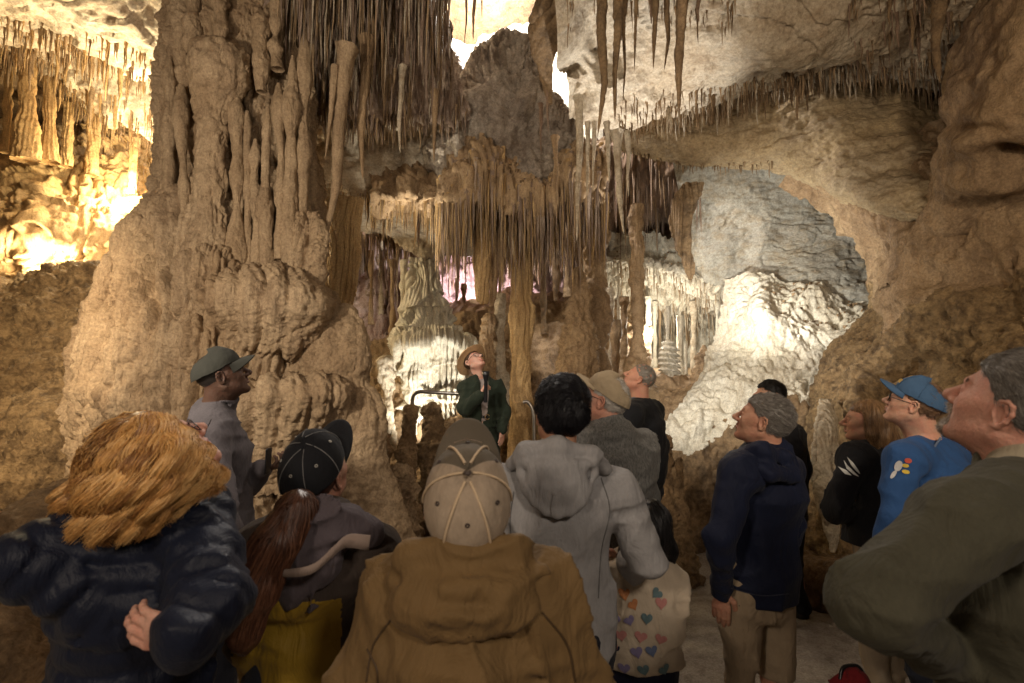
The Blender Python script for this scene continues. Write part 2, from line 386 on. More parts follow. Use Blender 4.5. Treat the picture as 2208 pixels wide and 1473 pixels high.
struct('cave_wall', [
    [(-260, 540, 6.2), (0, 610, 6.2), (120, 590, 6.0), (210, 580, 5.9), (330, 610, 5.9), (480, 640, 6.0)],
    [(-260, 560, 5.2), (0, 625, 5.2), (120, 600, 5.1), (215, 590, 5.0), (330, 640, 5.0), (480, 680, 5.2)],
    [(-260, 720, 4.5), (0, 740, 4.5), (150, 740, 4.4), (300, 780, 4.5), (480, 800, 4.8)],
    [(-260, 920, 3.8), (0, 920, 3.8), (150, 940, 3.8), (300, 960, 4.0), (480, 1000, 4.3)],
    [(-260, 1120, 3.3), (0, 1120, 3.3), (150, 1120, 3.4), (300, 1160, 3.6), (480, 1200, 3.8)]],
    M['rubble'], 260, 240, dict(big=0.12, mid=0.10, midf=2.2, ridge=0.06, pop=0.06, pf=12, fine=0.018, crag=0.05, cf=2.5), key='lslope')
struct('cave_wall', [
    [(-300, 1080, 3.3), (0, 1110, 3.3), (120, 1050, 3.4), (260, 1060, 3.5), (480, 1200, 3.7)],
    [(-300, 1110, 2.8), (0, 1150, 2.8), (120, 1080, 2.9), (260, 1100, 3.0), (480, 1230, 3.3)],
    [(-300, 1280, 2.4), (0, 1290, 2.4), (150, 1290, 2.5), (300, 1300, 2.6), (500, 1350, 2.9)],
    [(-300, 1480, 2.1), (0, 1480, 2.1), (200, 1500, 2.1), (500, 1540, 2.4)],
    [(-300, 1800, 1.9), (0, 1800, 1.9), (200, 1800, 1.9), (500, 1800, 2.1)]],
    M['brown'], 200, 200, dict(big=0.12, mid=0.05, ridge=0.10, ridgef=1.5), key='lbank')

# ceiling over the middle: brow of straws, the bright pocket, the grey ledges
struct('cave_ceiling', [
    [(560, -260, 2.8), (700, -260, 2.9), (850, -240, 3.0), (960, -240, 3.2)],
    [(560, -80, 4.0), (700, -80, 4.0), (850, -60, 4.1), (965, -60, 4.3)],
    [(560, 60, 4.4), (700, 90, 4.4), (850, 90, 4.6), (960, 70, 4.8)],
    [(560, 160, 4.6), (700, 180, 4.6), (850, 200, 4.8), (985, 170, 5.1)],
    [(600, 230, 4.8), (720, 250, 4.8), (850, 255, 5.0), (1010, 240, 5.3)],
    [(600, 235, 5.3), (720, 250, 5.3), (850, 250, 5.5), (1010, 245, 5.8)]],
    M['mauve'], 150, 150, dict(big=0.12, mid=0.07, flute=0.08, ff=7, fmask=0.8, ridge=0.08), key='brow')
struct('cave_ceiling', [
    [(760, -420, 4.4), (1000, -440, 4.4), (1300, -420, 4.4)],
    [(760, -200, 5.6), (1000, -220, 5.8), (1300, -200, 5.6)],
    [(760, -60, 6.5), (1000, -80, 6.7), (1300, -60, 6.5)],
    [(760, 120, 7.2), (1000, 110, 7.4), (1300, 120, 7.2)],
    [(760, 330, 7.4), (1000, 320, 7.6), (1300, 330, 7.4)]],
    M['white'], 110, 110, dict(big=0.15, mid=0.03), key='pocket')
struct('cave_ceiling', [
    [(560, 215, 5.2), (720, 235, 5.2), (850, 240, 5.3), (1010, 240, 5.5), (1100, 260, 5.6)],
    [(560, 250, 5.5), (720, 265, 5.5), (850, 275, 5.6), (1000, 280, 5.7), (1100, 310, 5.8)],
    [(560, 300, 5.8), (720, 300, 5.8), (830, 318, 5.9), (930, 335, 6.0), (1010, 320, 6.0), (1100, 350, 6.0)],
    [(560, 330, 5.9), (720, 330, 5.9), (830, 350, 6.0), (930, 360, 6.1), (1010, 350, 6.1), (1100, 380, 6.1)],
    [(560, 390, 6.0), (720, 395, 6.0), (830, 410, 6.1), (930, 430, 6.2), (1010, 440, 6.2), (1120, 460, 6.2)],
    [(560, 400, 6.4), (720, 408, 6.4), (830, 425, 6.5), (930, 450, 6.6), (1010, 470, 6.6), (1120, 480, 6.6)],
    [(560, 420, 7.0), (720, 430, 7.0), (830, 450, 7.0), (930, 500, 7.0), (1010, 500, 7.1), (1120, 510, 7.1)],
    [(560, 480, 7.4), (720, 480, 7.4), (830, 500, 7.4), (900, 540, 7.3), (1000, 540, 7.4), (1120, 540, 7.4)],
    [(560, 480, 8.4), (720, 485, 8.4), (830, 505, 8.4), (900, 545, 8.4), (1000, 548, 8.4), (1120, 548, 8.4)]],
    M['pale'], 210, 230, dict(big=0.08, mid=0.05, ridge=0.10, ridgef=1.8, rz=2.5), key='ledge')
# ceiling over the right
struct('cave_ceiling', [
    [(1120, -330, 2.5), (1500, -330, 2.6), (1900, -330, 2.6), (2330, -330, 2.4)],
    [(1190, -60, 3.6), (1500, -60, 3.7), (1900, -60, 3.6), (2330, -60, 3.2)],
    [(1200, 70, 4.2), (1320, 90, 4.3), (1500, 100, 4.3), (1800, 70, 4.2), (2080, 50, 4.0), (2330, 40, 3.6)],
    [(1225, 150, 4.7), (1320, 180, 4.7), (1500, 165, 4.7), (1800, 110, 4.5), (2080, 110, 4.3), (2330, 110, 3.9)],
    [(1235, 230, 5.1), (1300, 268, 5.1), (1400, 250, 5.05), (1500, 222, 5.0), (1650, 180, 4.9), (1800, 150, 4.8), (2060, 170, 4.6), (2330, 180, 4.3)],
    [(1245, 235, 5.4), (1300, 268, 5.4), (1400, 252, 5.4), (1500, 226, 5.3), (1650, 188, 5.2), (1800, 158, 5.1), (2060, 178, 4.9), (2330, 190, 4.7)]],
    M['pale'], 300, 200, dict(big=0.07, mid=0.03, ridge=0.05, ridgef=1.3, rz=3, layer=0.03, lf=8, crag=0.025, cf=2.5, cz=2.5), key='rceil',
    bumps=[(1180, 60, 60, 80, 0.25), (1700, 60, 160, 60, 0.2)])
struct('cave_ceiling', [
    [(1300, 225, 5.6), (1400, 215, 5.6), (1500, 200, 5.5), (1650, 160, 5.4), (1800, 130, 5.3), (2060, 140, 5.1), (2250, 150, 4.8)],
    [(1300, 270, 5.7), (1400, 268, 5.6), (1500, 255, 5.5), (1650, 225, 5.3), (1800, 200, 5.1), (2060, 220, 4.9), (2250, 240, 4.6)],
    [(1330, 300, 5.8), (1400, 310, 5.7), (1500, 318, 5.6), (1640, 310, 5.35), (1790, 310, 4.95), (2030, 350, 4.45), (2250, 370, 4.0)],
    [(1340, 318, 6.0), (1400, 336, 6.0), (1500, 352, 5.9), (1640, 356, 5.6), (1740, 380, 5.2), (1850, 425, 4.8), (2020, 480, 4.2), (2250, 500, 3.7)],
    [(1345, 325, 6.4), (1400, 340, 6.5), (1500, 356, 6.5), (1640, 362, 6.1), (1740, 392, 5.6), (1850, 450, 5.2), (2020, 505, 4.6), (2250, 525, 4.1)]],
    M['ochre'], 300, 200, dict(big=0.05, mid=0.025, ridge=0.05, ridgef=1.4, rz=2.5, crag=0.03, cf=1.8, cz=2.0), key='bulge')
struct('cave_ceiling', [
    [(1050, 300, 6.9), (1200, 300, 7.0), (1350, 300, 7.0), (1550, 330, 7.0)],
    [(1050, 380, 6.9), (1200, 370, 7.0), (1350, 360, 7.0), (1550, 380, 7.0)],
    [(1050, 470, 7.3), (1200, 460, 7.4), (1350, 440, 7.4), (1550, 440, 7.4)],
    [(1050, 540, 8.0), (1200, 540, 8.1), (1350, 520, 8.2), (1550, 520, 8.2)],
    [(1050, 560, 9.4), (1200, 560, 9.5), (1350, 540, 9.5), (1550, 540, 9.5)]],
    M['dark'], 150, 130, dict(big=0.10, mid=0.06, flute=0.08, ff=6, fmask=0.6), key='back')
struct('cave_ceiling', [
    [(800, 370, 6.3), (930, 340, 6.2), (1030, 285, 6.1), (1100, 320, 6.1), (1160, 350, 6.1), (1220, 320, 6.1), (1310, 320, 6.2)],
    [(800, 395, 5.8), (930, 365, 5.7), (1030, 300, 5.5), (1100, 345, 5.5), (1160, 385, 5.5), (1220, 345, 5.5), (1310, 335, 5.6)],
    [(800, 430, 5.6), (930, 410, 5.45), (1030, 370, 5.3), (1100, 400, 5.3), (1160, 420, 5.3), (1220, 400, 5.3), (1310, 380, 5.4)],
    [(800, 455, 5.8), (930, 450, 5.6), (1030, 450, 5.45), (1100, 470, 5.4), (1160, 480, 5.4), (1220, 460, 5.45), (1310, 430, 5.6)],
    [(800, 465, 6.4), (930, 462, 6.3), (1030, 465, 6.2), (1100, 485, 6.2), (1160, 495, 6.2), (1220, 475, 6.2), (1310, 445, 6.3)]],
    M['tan'], 190, 110, dict(big=0.08, mid=0.06, flute=0.10, ff=6, fmask=0.8, ridge=0.08, crag=0.04), key='seam')
struct('cave_wall', [
    [(1440, 300, 6.4), (1550, 310, 6.4), (1700, 320, 6.3), (1950, 330, 6.1)],
    [(1455, 370, 6.9), (1550, 370, 6.8), (1700, 370, 6.6), (1950, 380, 6.4)],
    [(1470, 460, 7.2), (1550, 460, 7.0), (1700, 470, 6.8), (1950, 480, 6.6)],
    [(1480, 540, 7.4), (1560, 560, 7.0), (1640, 550, 6.9), (1750, 560, 6.5), (1950, 580, 6.2)],
    [(1490, 590, 7.6), (1570, 612, 7.1), (1640, 612, 6.8), (1750, 630, 6.3), (1950, 660, 6.0)],
    [(1500, 600, 8.2), (1580, 620, 7.8), (1650, 625, 7.5), (1750, 650, 7.0), (1950, 690, 6.4)]],
    M['grey'], 230, 180, dict(big=0.06, mid=0.02, ridge=0.07, ridgef=1.1, rz=2.0, fine=0.008, crag=0.03, cf=1.6, cz=2.2), key='grey',
    bumps=[(1640, 540, 35, 90, 0.16), (1600, 430, 60, 60, 0.06), (1760, 470, 90, 50, 0.10), (1540, 560, 40, 50, 0.12)])
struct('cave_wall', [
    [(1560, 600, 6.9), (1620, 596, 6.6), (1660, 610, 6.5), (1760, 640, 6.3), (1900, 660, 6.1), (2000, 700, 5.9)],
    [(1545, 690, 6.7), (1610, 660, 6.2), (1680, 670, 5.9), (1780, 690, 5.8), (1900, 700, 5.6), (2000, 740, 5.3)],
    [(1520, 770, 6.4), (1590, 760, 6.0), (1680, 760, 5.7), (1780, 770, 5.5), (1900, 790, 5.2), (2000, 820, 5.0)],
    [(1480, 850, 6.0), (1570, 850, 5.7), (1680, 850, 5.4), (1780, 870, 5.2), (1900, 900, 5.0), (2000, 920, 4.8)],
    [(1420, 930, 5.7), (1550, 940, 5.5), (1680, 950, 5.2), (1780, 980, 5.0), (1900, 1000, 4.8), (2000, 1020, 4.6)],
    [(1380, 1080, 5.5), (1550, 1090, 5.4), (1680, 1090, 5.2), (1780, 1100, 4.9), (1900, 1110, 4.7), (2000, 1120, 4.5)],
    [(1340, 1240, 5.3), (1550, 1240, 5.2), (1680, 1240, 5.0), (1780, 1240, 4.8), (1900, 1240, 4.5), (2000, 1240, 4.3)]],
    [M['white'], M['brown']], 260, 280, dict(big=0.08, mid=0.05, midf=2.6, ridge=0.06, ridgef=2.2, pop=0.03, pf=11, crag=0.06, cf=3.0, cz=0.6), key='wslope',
    bumps=[(1650, 690, 25, 70, 0.15), (1760, 640, 60, 20, 0.15)], mi=lambda c: np.where(pix(c)[1] + 60 * fbm(c, 4, 2.5) > 905 + 0.25 * (1640 - pix(c)[0]), 1, 0))  # lower brown: partly brown rock, mostly shade below the lamp put into colour
struct('cave_wall', [
    [(1260, 500, 8.0), (1350, 500, 7.6), (1450, 510, 7.5), (1560, 540, 7.6)],
    [(1260, 545, 8.3), (1350, 540, 7.9), (1450, 550, 7.8), (1580, 590, 7.6)],
    [(1260, 560, 8.0), (1350, 565, 7.6), (1450, 585, 7.4), (1580, 625, 7.2)],
    [(1260, 590, 8.6), (1350, 600, 8.3), (1450, 620, 8.2), (1580, 650, 7.8)],
    [(1260, 640, 8.8), (1350, 640, 8.6), (1450, 650, 8.5), (1580, 680, 8.2)],
    [(1260, 700, 9.2), (1350, 700, 9.2), (1450, 700, 9.1), (1580, 720, 8.7)],
    [(1260, 810, 9.2), (1350, 815, 9.2), (1450, 815, 9.1), (1580, 820, 8.7)]],
    M['white'], 170, 170, dict(big=0.08, mid=0.05, flute=0.10, ff=5, ridge=0.12, ridgef=1.8, rz=2.4), key='alcove')
struct('cave_wall', [
    [(1250, 790, 9.2), (1400, 800, 9.0), (1500, 800, 8.6), (1600, 800, 8.0)],
    [(1250, 815, 7.4), (1400, 820, 7.2), (1480, 825, 7.0), (1600, 830, 6.6)],
    [(1250, 860, 6.5), (1400, 850, 6.4), (1480, 860, 6.3), (1600, 870, 6.2)],
    [(1250, 940, 6.1), (1400, 930, 6.0), (1480, 930, 6.0), (1600, 940, 5.9)],
    [(1250, 1100, 5.8), (1400, 1080, 5.7), (1480, 1080, 5.7), (1600, 1080, 5.7)],
    [(1250, 1250, 5.5), (1400, 1250, 5.4), (1480, 1250, 5.4), (1600, 1250, 5.4)]],
    M['tan'], 170, 190, dict(big=0.10, mid=0.06, flute=0.06, ff=4, ridge=0.08), key='shelf')
struct('cave_wall', [
    [(1680, 400, 5.9), (1770, 455, 5.7), (1835, 540, 5.6), (1868, 620, 5.5), (1868, 680, 5.4), (1800, 740, 5.5), (1750, 860, 5.3), (1730, 1000, 5.2), (1700, 1240, 5.2)],
    [(1700, 372, 5.45), (1800, 418, 5.2), (1868, 510, 5.0), (1893, 600, 4.9), (1890, 660, 4.8), (1850, 740, 4.9), (1790, 860, 4.8), (1765, 1000, 4.8), (1740, 1240, 4.9)],
    [(1750, 345, 5.3), (1860, 400, 4.9), (1920, 510, 4.7), (1940, 600, 4.5), (1950, 680, 4.45), (1920, 770, 4.4), (1870, 900, 4.4), (1850, 1050, 4.4), (1800, 1240, 4.6)],
    [(1860, 330, 5.1), (1950, 400, 4.6), (1990, 500, 4.35), (2020, 600, 4.15), (2030, 700, 4.1), (2030, 800, 4.1), (2000, 930, 4.1), (1960, 1080, 4.1), (1900, 1240, 4.2)],
    [(1960, 290, 4.8), (2050, 380, 4.2), (2090, 480, 4.0), (2110, 600, 3.8), (2120, 700, 3.75), (2120, 800, 3.7), (2110, 950, 3.7), (2100, 1100, 3.7), (2080, 1240, 3.7)],
    [(2100, 250, 4.4), (2200, 350, 3.8), (2230, 480, 3.6), (2240, 600, 3.4), (2250, 700, 3.3), (2250, 800, 3.3), (2250, 950, 3.2), (2250, 1100, 3.2), (2250, 1240, 3.2)],
    [(2300, 200, 4.0), (2450, 350, 3.3), (2500, 480, 3.1), (2500, 600, 2.9), (2500, 700, 2.8), (2500, 800, 2.8), (2500, 950, 2.7), (2500, 1100, 2.7), (2500, 1240, 2.7)]],
    [M['rubble'], M['tan']], 300, 260, dict(big=0.09, mid=0.08, midf=2.3, ridge=0.09, ridgef=1.6, pop=0.05, pf=11, popz=2.4, crag=0.05, cf=2.2), key='rwall', mi=lambda c: np.where(c[:, 2] + 0.35 * fbm(c, 3, 1.5) > 2.55, 1, 0),
    bumps=[(2110, 590, 40, 60, -0.18), (1960, 640, 60, 40, 0.1), (1960, 790, 50, 30, -0.3), (1870, 870, 40, 60, 0.15), (1905, 850, 30, 60, -0.25)])
# near rib that bounds the picture at the right, running up into the ceiling
struct('cave_wall', [
    [(2090, -120, 4.3), (2075, 60, 4.3), (2040, 200, 4.4), (2020, 330, 4.5), (1985, 430, 4.7), (1930, 540, 4.9), (1890, 640, 5.0)],
    [(2170, -100, 3.5), (2095, 100, 3.6), (2052, 210, 3.75), (2030, 330, 3.95), (2000, 425, 4.2), (1940, 530, 4.5), (1900, 620, 4.7)],
    [(2260, -100, 3.1), (2150, 110, 3.3), (2100, 220, 3.5), (2075, 340, 3.75), (2030, 430, 4.05), (1970, 530, 4.35), (1915, 610, 4.6)],
    [(2400, -100, 2.9), (2270, 110, 3.05), (2180, 240, 3.3), (2130, 370, 3.6), (2060, 460, 4.0), (1990, 550, 4.3), (1925, 625, 4.6)],
    [(2600, -100, 2.7), (2420, 110, 2.9), (2330, 260, 3.15), (2240, 400, 3.55), (2140, 500, 3.95), (2030, 590, 4.3), (1950, 650, 4.6)]],
    M['tan'], 200, 150, dict(big=0.05, mid=0.05, midf=2.0, ridge=0.10, ridgef=1.5), key='rib',
    bumps=[(2110, 300, 40, 50, 0.12), (2170, 330, 50, 22, -0.22), (2150, 390, 70, 18, 0.12), (2100, 270, 60, 14, -0.1)])
# rock behind the guide
struct('cave_wall', [
    [(700, 600, 10.0), (860, 640, 9.6), (1000, 650, 9.4), (1100, 640, 9.4), (1250, 640, 9.2), (1400, 640, 9.0)],
    [(700, 700, 9.0), (860, 690, 8.6), (960, 668, 8.4), (1100, 665, 8.4), (1250, 670, 8.2), (1400, 690, 8.4)],
    [(700, 760, 8.4), (860, 760, 8.0), (1000, 740, 7.7), (1150, 740, 7.6), (1250, 740, 7.6), (1400, 760, 7.8)],
    [(700, 860, 7.2), (860, 860, 7.0), (1000, 850, 6.9), (1150, 850, 6.8), (1250, 850, 6.7), (1400, 860, 6.8)],
    [(700, 960, 6.6), (860, 960, 6.3), (1000, 950, 6.2), (1150, 950, 6.2), (1250, 960, 6.0), (1400, 960, 6.0)],
    [(700, 1180, 5.8), (860, 1180, 5.6), (1000, 1180, 5.5), (1150, 1180, 5.5), (1400, 1180, 5.4)]],
    M['tan'], 240, 220, dict(big=0.15, mid=0.08, ridge=0.12, ridgef=1.6, flute=0.06, ff=4, pop=0.02), key='bslope')
struct('cave_wall', [
    [(700, 470, 10.0), (900, 500, 10.2), (1100, 520, 10.2), (1300, 540, 10.2)],
    [(700, 560, 10.8), (900, 560, 11.0), (1100, 570, 11.0), (1300, 570, 11.0)],
    [(700, 640, 10.6), (900, 610, 10.8), (1100, 610, 10.8), (1300, 620, 10.6)],
    [(700, 800, 10.4), (900, 720, 10.6), (1100, 700, 10.6), (1300, 700, 10.4)]],
    M['pink'], 200, 130, dict(big=0.2, mid=0.10, flute=0.14, ff=3, ridge=0.15, layer=0.1, lf=3), key='grotto')
struct('cave_wall', [
    [(740, 470, 9.2), (800, 480, 9.0), (860, 500, 8.8), (905, 520, 8.8)],
    [(735, 620, 9.2), (800, 640, 8.8), (850, 660, 8.6), (885, 680, 8.7)],
    [(735, 760, 8.6), (800, 780, 8.2), (840, 800, 8.0), (870, 820, 8.0)],
    [(735, 980, 7.6), (800, 980, 7.2), (840, 980, 7.0), (870, 980, 7.0)]],
    M['pink'], 110, 150, dict(big=0.10, mid=0.06, flute=0.12, ff=5, fmask=0.8), key='recess')

# ================================================================== the great column and its neighbours
col = rings('flowstone_column', [(-160, 385, 690, 4.6), (0, 392, 676, 4.55), (60, 388, 672, 4.55), (120, 380, 668, 4.5), (230, 370, 676, 4.5), (330, 364, 680, 4.5), (400, 352, 678, 4.5), (470, 322, 680, 4.45),
    (540, 292, 682, 4.4), (600, 264, 690, 4.4), (650, 236, 715, 4.35), (720, 205, 750, 4.3), (800, 196, 770, 4.3), (900, 186, 780, 4.3), (1000, 180, 800, 4.3), (1150, 150, 850, 4.3), (1400, 120, 900, 4.3)],
    M['column'], 720, 900, dict(big=0.05, bigf=1.2, mid=0.03, midf=4, flute=0.13, ff=4.6, fmask=0.5, fz=0.13, fw=0.22, ridge=0.03, crag=0.05, cz=0.35, pop=0.012, pf=16, fine=0.014, finef=22, rref=0.5),
    depth=0.62, key='col', bumps=[(512, 260, 12, 250, -0.08), (395, 430, 18, 150, -0.05), (380, 240, 30, 60, 0.05), (650, 470, 40, 90, 0.07), (330, 660, 14, 110, -0.10), (240, 860, 50, 60, 0.10)])
def col_part(name, rows, sp=None, depth=0.8, nu=120, nv=180, **k):
    b_ = dict(big=0.03, mid=0.02, midf=5, flute=0.03, ff=9, fz=0.1, fw=0.15, fmask=0.7, fine=0.010, crag=0.02, cf=6, rref=0.12); b_.update(sp or {})
    return rings(name, rows, M['column'], nu, nv, sp=b_, parent=col, depth=depth, **k)
# hooded bundle of pipes down the face, stacked shelves with fluted skirts below it
col_part('pipe', [(92, 450, 480, 4.0), (104, 428, 520, 4.0), (130, 414, 538, 3.96), (180, 412, 540, 3.95), (240, 420, 498, 3.95), (340, 422, 492, 3.93), (450, 418, 490, 3.92), (540, 402, 492, 3.88), (600, 396, 492, 3.85)])
for (x, w, y0, y1, d) in ((508, 11, 190, 590, 3.98), (532, 9, 240, 585, 4.0), (553, 10, 300, 600, 3.98), (576, 12, 230, 590, 3.98), (604, 13, 180, 560, 4.0), (633, 14, 120, 600, 4.02), (660, 13, 60, 560, 4.1), (392, 12, 180, 560, 4.05), (368, 11, 120, 520, 4.15), (560, 15, 20, 200, 4.05), (600, 14, -40, 150, 4.1), (470, 16, -60, 110, 4.05), (420, 14, -60, 120, 4.1)):
    r_ = np.random.default_rng(int(x)); n_ = 9; ys = np.linspace(y0, y1, n_); xx = x + np.cumsum(r_.normal(0, 1.6, n_)); ww = w * (1 + r_.normal(0, 0.22, n_)); ww[0] *= 0.3
    col_part('pipe', [(ys[k], xx[k] - ww[k], xx[k] + ww[k], d - 0.0003 * (ys[k] - y0)) for k in range(n_)], dict(big=0.02, flute=0.012, ff=16, mid=0.025), 1.0, 40, 150)
for rows in (
    [(584, 545, 575, 3.85), (592, 500, 625, 3.83), (612, 455, 668, 3.80), (640, 432, 702, 3.78), (668, 436, 712, 3.78), (700, 448, 706, 3.8), (742, 470, 690, 3.84), (770, 500, 660, 3.9)],
    [(540, 425, 455, 3.82), (548, 408, 488, 3.80), (575, 394, 506, 3.77), (620, 384, 500, 3.76), (670, 376, 486, 3.78), (700, 390, 470, 3.84)],
    [(682, 410, 440, 3.72), (690, 392, 462, 3.70), (712, 378, 480, 3.68), (745, 374, 486, 3.68), (790, 380, 480, 3.70), (850, 390, 470, 3.74), (900, 400, 460, 3.8)],
    [(468, 296, 316, 4.15), (478, 276, 330, 4.12), (510, 262, 338, 4.10), (560, 254, 336, 4.08), (620, 250, 330, 4.08), (680, 256, 320, 4.12)],
    [(560, 236, 262, 4.02), (572, 222, 282, 4.0), (620, 208, 290, 3.98), (680, 202, 286, 3.98), (740, 206, 276, 4.02)],
    [(690, 186, 210, 3.95), (704, 168, 232, 3.92), (760, 158, 240, 3.9), (840, 156, 240, 3.9), (920, 160, 236, 3.9), (1040, 170, 230, 3.95)],
    [(700, 270, 300, 3.78), (715, 252, 324, 3.76), (770, 244, 334, 3.74), (860, 240, 330, 3.74), (960, 250, 330, 3.76), (1100, 260, 330, 3.8)],
    [(455, 640, 668, 4.0), (468, 622, 690, 3.98), (520, 618, 704, 3.96), (580, 624, 702, 3.98), (640, 640, 690, 4.02)],
    [(816, 560, 640, 3.74), (826, 500, 720, 3.70), (850, 480, 742, 3.66), (890, 490, 740, 3.68), (950, 510, 720, 3.74), (1050, 520, 700, 3.8)],
    ):
    col_part('flowstone_shelf', rows, dict(flute=0.07, ff=6.5, fmask=0.5, mid=0.03, pop=0.012, pf=15), 0.6, 200, 200)
tag(col, 'massive tan flowstone column with organ pipe flutes, tallest formation at the left', 'cave column')
def thing_rings(label, cat, name, rows, mat, nu=110, nv=200, group=None, **k):
    py, l_, r_, d_ = rows[-1]
    if py >= 850 and 'drape' not in name:        # stand it on the floor
        y_ = float(pix(np.array((P((l_ + r_) / 2, py, d_)[0], d_, -0.12)))[1])
        if y_ > py + 20: rows = list(rows) + [(y_, l_ - 12, r_ + 12, d_)]
    o = rings(name, rows, mat, nu, nv, **k); return tag(o, label, cat, group)
fl = dict(big=0.03, mid=0.02, midf=5, flute=0.035, ff=11, fmask=0.6, fine=0.008, rref=0.12)
kn = dict(big=0.05, mid=0.05, midf=5, layer=0.008, lf=7, fine=0.016, rref=0.12, pop=0.03, pf=11, flute=0.02, ff=9)
thing_rings('broad rounded flowstone mound with pitted tan skin at the right foot of the great column', 'flowstone mound', 'flowstone_mound',
    [(655, 690, 745, 4.0), (668, 675, 770, 4.0), (700, 650, 785, 3.95), (760, 640, 795, 3.9), (820, 640, 792, 3.9), (870, 650, 815, 3.85), (950, 640, 822, 3.8), (1060, 620, 860, 3.8), (1200, 600, 900, 3.8), (1400, 580, 930, 3.8)],
    M['column'], 260, 330, sp=dict(big=0.04, mid=0.03, midf=4, pop=0.02, pf=12, fine=0.012, flute=0.03, ff=5, rref=0.2), depth=0.5)
thing_rings('dark golden fluted curtain hanging behind the right edge of the great column', 'flowstone drapery', 'flowstone_drapery',
    [(430, 700, 780, 5.3), (480, 706, 776, 5.3), (560, 706, 776, 5.3), (640, 704, 762, 5.3), (668, 710, 752, 5.3)], M['gold'], 200, 160, sp=dict(big=0.03, flute=0.05, ff=14, fmask=1, fine=0.006, rref=0.1), depth=0.6)
thing_rings('grey brown banded rock boulder rising in front of the bright ceiling pocket', 'rock boulder', 'hanging_boulder',
    [(84, 1080, 1104, 5.6), (98, 1046, 1128, 5.6), (125, 1022, 1150, 5.6), (170, 1004, 1172, 5.6), (220, 992, 1215, 5.6), (280, 955, 1245, 5.7), (340, 930, 1250, 5.8), (390, 950, 1245, 5.8), (440, 1010, 1210, 5.8), (480, 1080, 1160, 5.8)],
    M['greybrown'], 280, 300, sp=dict(big=0.09, bigf=1.6, mid=0.07, midf=3, ridge=0.09, ridgef=2.4, flute=0.04, ff=5, fine=0.014, crag=0.05), depth=0.45, bumps=[(1130, 225, 26, 36, 0.14), (1020, 225, 28, 32, 0.12), (1140, 370, 30, 36, 0.10), (1075, 300, 22, 60, 0.10)])
thing_rings('small grey pointed rock lobe left of the banded boulder at the ceiling pocket', 'rock boulder', 'hanging_boulder',
    [(104, 966, 976, 5.8), (120, 952, 990, 5.8), (150, 944, 1000, 5.8), (200, 938, 1004, 5.8), (280, 930, 1010, 5.8), (330, 940, 1000, 5.8)],
    M['greybrown'], 120, 120, sp=dict(big=0.05, mid=0.04, ridge=0.06, ridgef=2.5), depth=0.8)
thing_rings('curled brown rock rim hanging at the right side of the bright ceiling pocket', 'curled rock', 'curled_rock',
    [(-120, 1190, 1330, 3.9), (-20, 1172, 1300, 4.0), (30, 1150, 1262, 4.1), (70, 1142, 1225, 4.2), (110, 1146, 1200, 4.3), (150, 1158, 1192, 4.4), (190, 1172, 1190, 4.5), (225, 1182, 1190, 4.5)],
    M['brown'], 160, 200, sp=dict(big=0.03, mid=0.04, ridge=0.05, ridgef=3, flute=0.03, ff=9, fmask=0.6), depth=0.7)
# columns and stalagmites in the middle distance, back to front
thing_rings('slender golden column with a forked waist, right behind the guide', 'cave column', 'cave_column',
    [(440, 1105, 1145, 5.9), (480, 1108, 1150, 5.9), (560, 1112, 1150, 5.9), (640, 1106, 1148, 5.9), (665, 1098, 1156, 5.9), (700, 1096, 1152, 5.9), (760, 1104, 1144, 5.9), (850, 1100, 1146, 5.9), (950, 1092, 1150, 5.8), (1100, 1080, 1160, 5.7), (1200, 1070, 1170, 5.7)],
    M['gold'], sp=fl)
thing_rings('thick golden hanging column ending in a ragged foot above the pink grotto', 'cave column', 'hanging_column',
    [(420, 1018, 1062, 5.8), (500, 1022, 1062, 5.8), (560, 1020, 1058, 5.8), (620, 1022, 1056, 5.8), (648, 1026, 1054, 5.8), (656, 1036, 1050, 5.8)], M['gold'], sp=fl)
thing_rings('thin twisted golden hanging column just right of the thick one', 'cave column', 'hanging_column',
    [(440, 1062, 1086, 5.9), (520, 1060, 1080, 5.9), (600, 1058, 1074, 5.9), (640, 1054, 1070, 5.9), (662, 1056, 1064, 5.9)], M['tan'], 60, 120, sp=fl)
thing_rings('stubby knobbly stalagmite between the guide and the two golden columns', 'stalagmite', 'stalagmite',
    [(676, 1048, 1060, 6.6), (690, 1042, 1066, 6.6), (740, 1034, 1068, 6.6), (800, 1024, 1070, 6.5), (900, 1010, 1080, 6.4), (1000, 1000, 1090, 6.2)], M['tan'], sp=kn)
thing_rings('pale pencil shaped stalagmite standing against the pink grotto', 'stalagmite', 'stalagmite',
    [(632, 1074, 1082, 6.7), (642, 1070, 1088, 6.7), (700, 1069, 1089, 6.7), (780, 1068, 1092, 6.6), (900, 1060, 1100, 6.5)], M['pale'], 70, 140, sp=kn)
thing_rings('tall tapering stalagmite with knobbly base, left of the twin pillar', 'stalagmite', 'stalagmite',
    [(576, 1240, 1250, 5.8), (590, 1234, 1256, 5.8), (640, 1226, 1266, 5.8), (720, 1216, 1272, 5.7), (770, 1208, 1276, 5.7), (850, 1190, 1284, 5.6), (950, 1170, 1300, 5.5), (1100, 1160, 1310, 5.4)],
    M['tan'], 160, 260, sp=kn)
thing_rings('broad tan pillar reaching the straws, behind the tall tapering stalagmite', 'cave column', 'cave_column',
    [(420, 1264, 1308, 6.3), (500, 1262, 1302, 6.3), (560, 1262, 1300, 6.3), (640, 1260, 1302, 6.3), (740, 1258, 1304, 6.2), (850, 1256, 1320, 6.1), (1000, 1240, 1340, 5.9)],
    M['tan'], 130, 240, sp=kn)
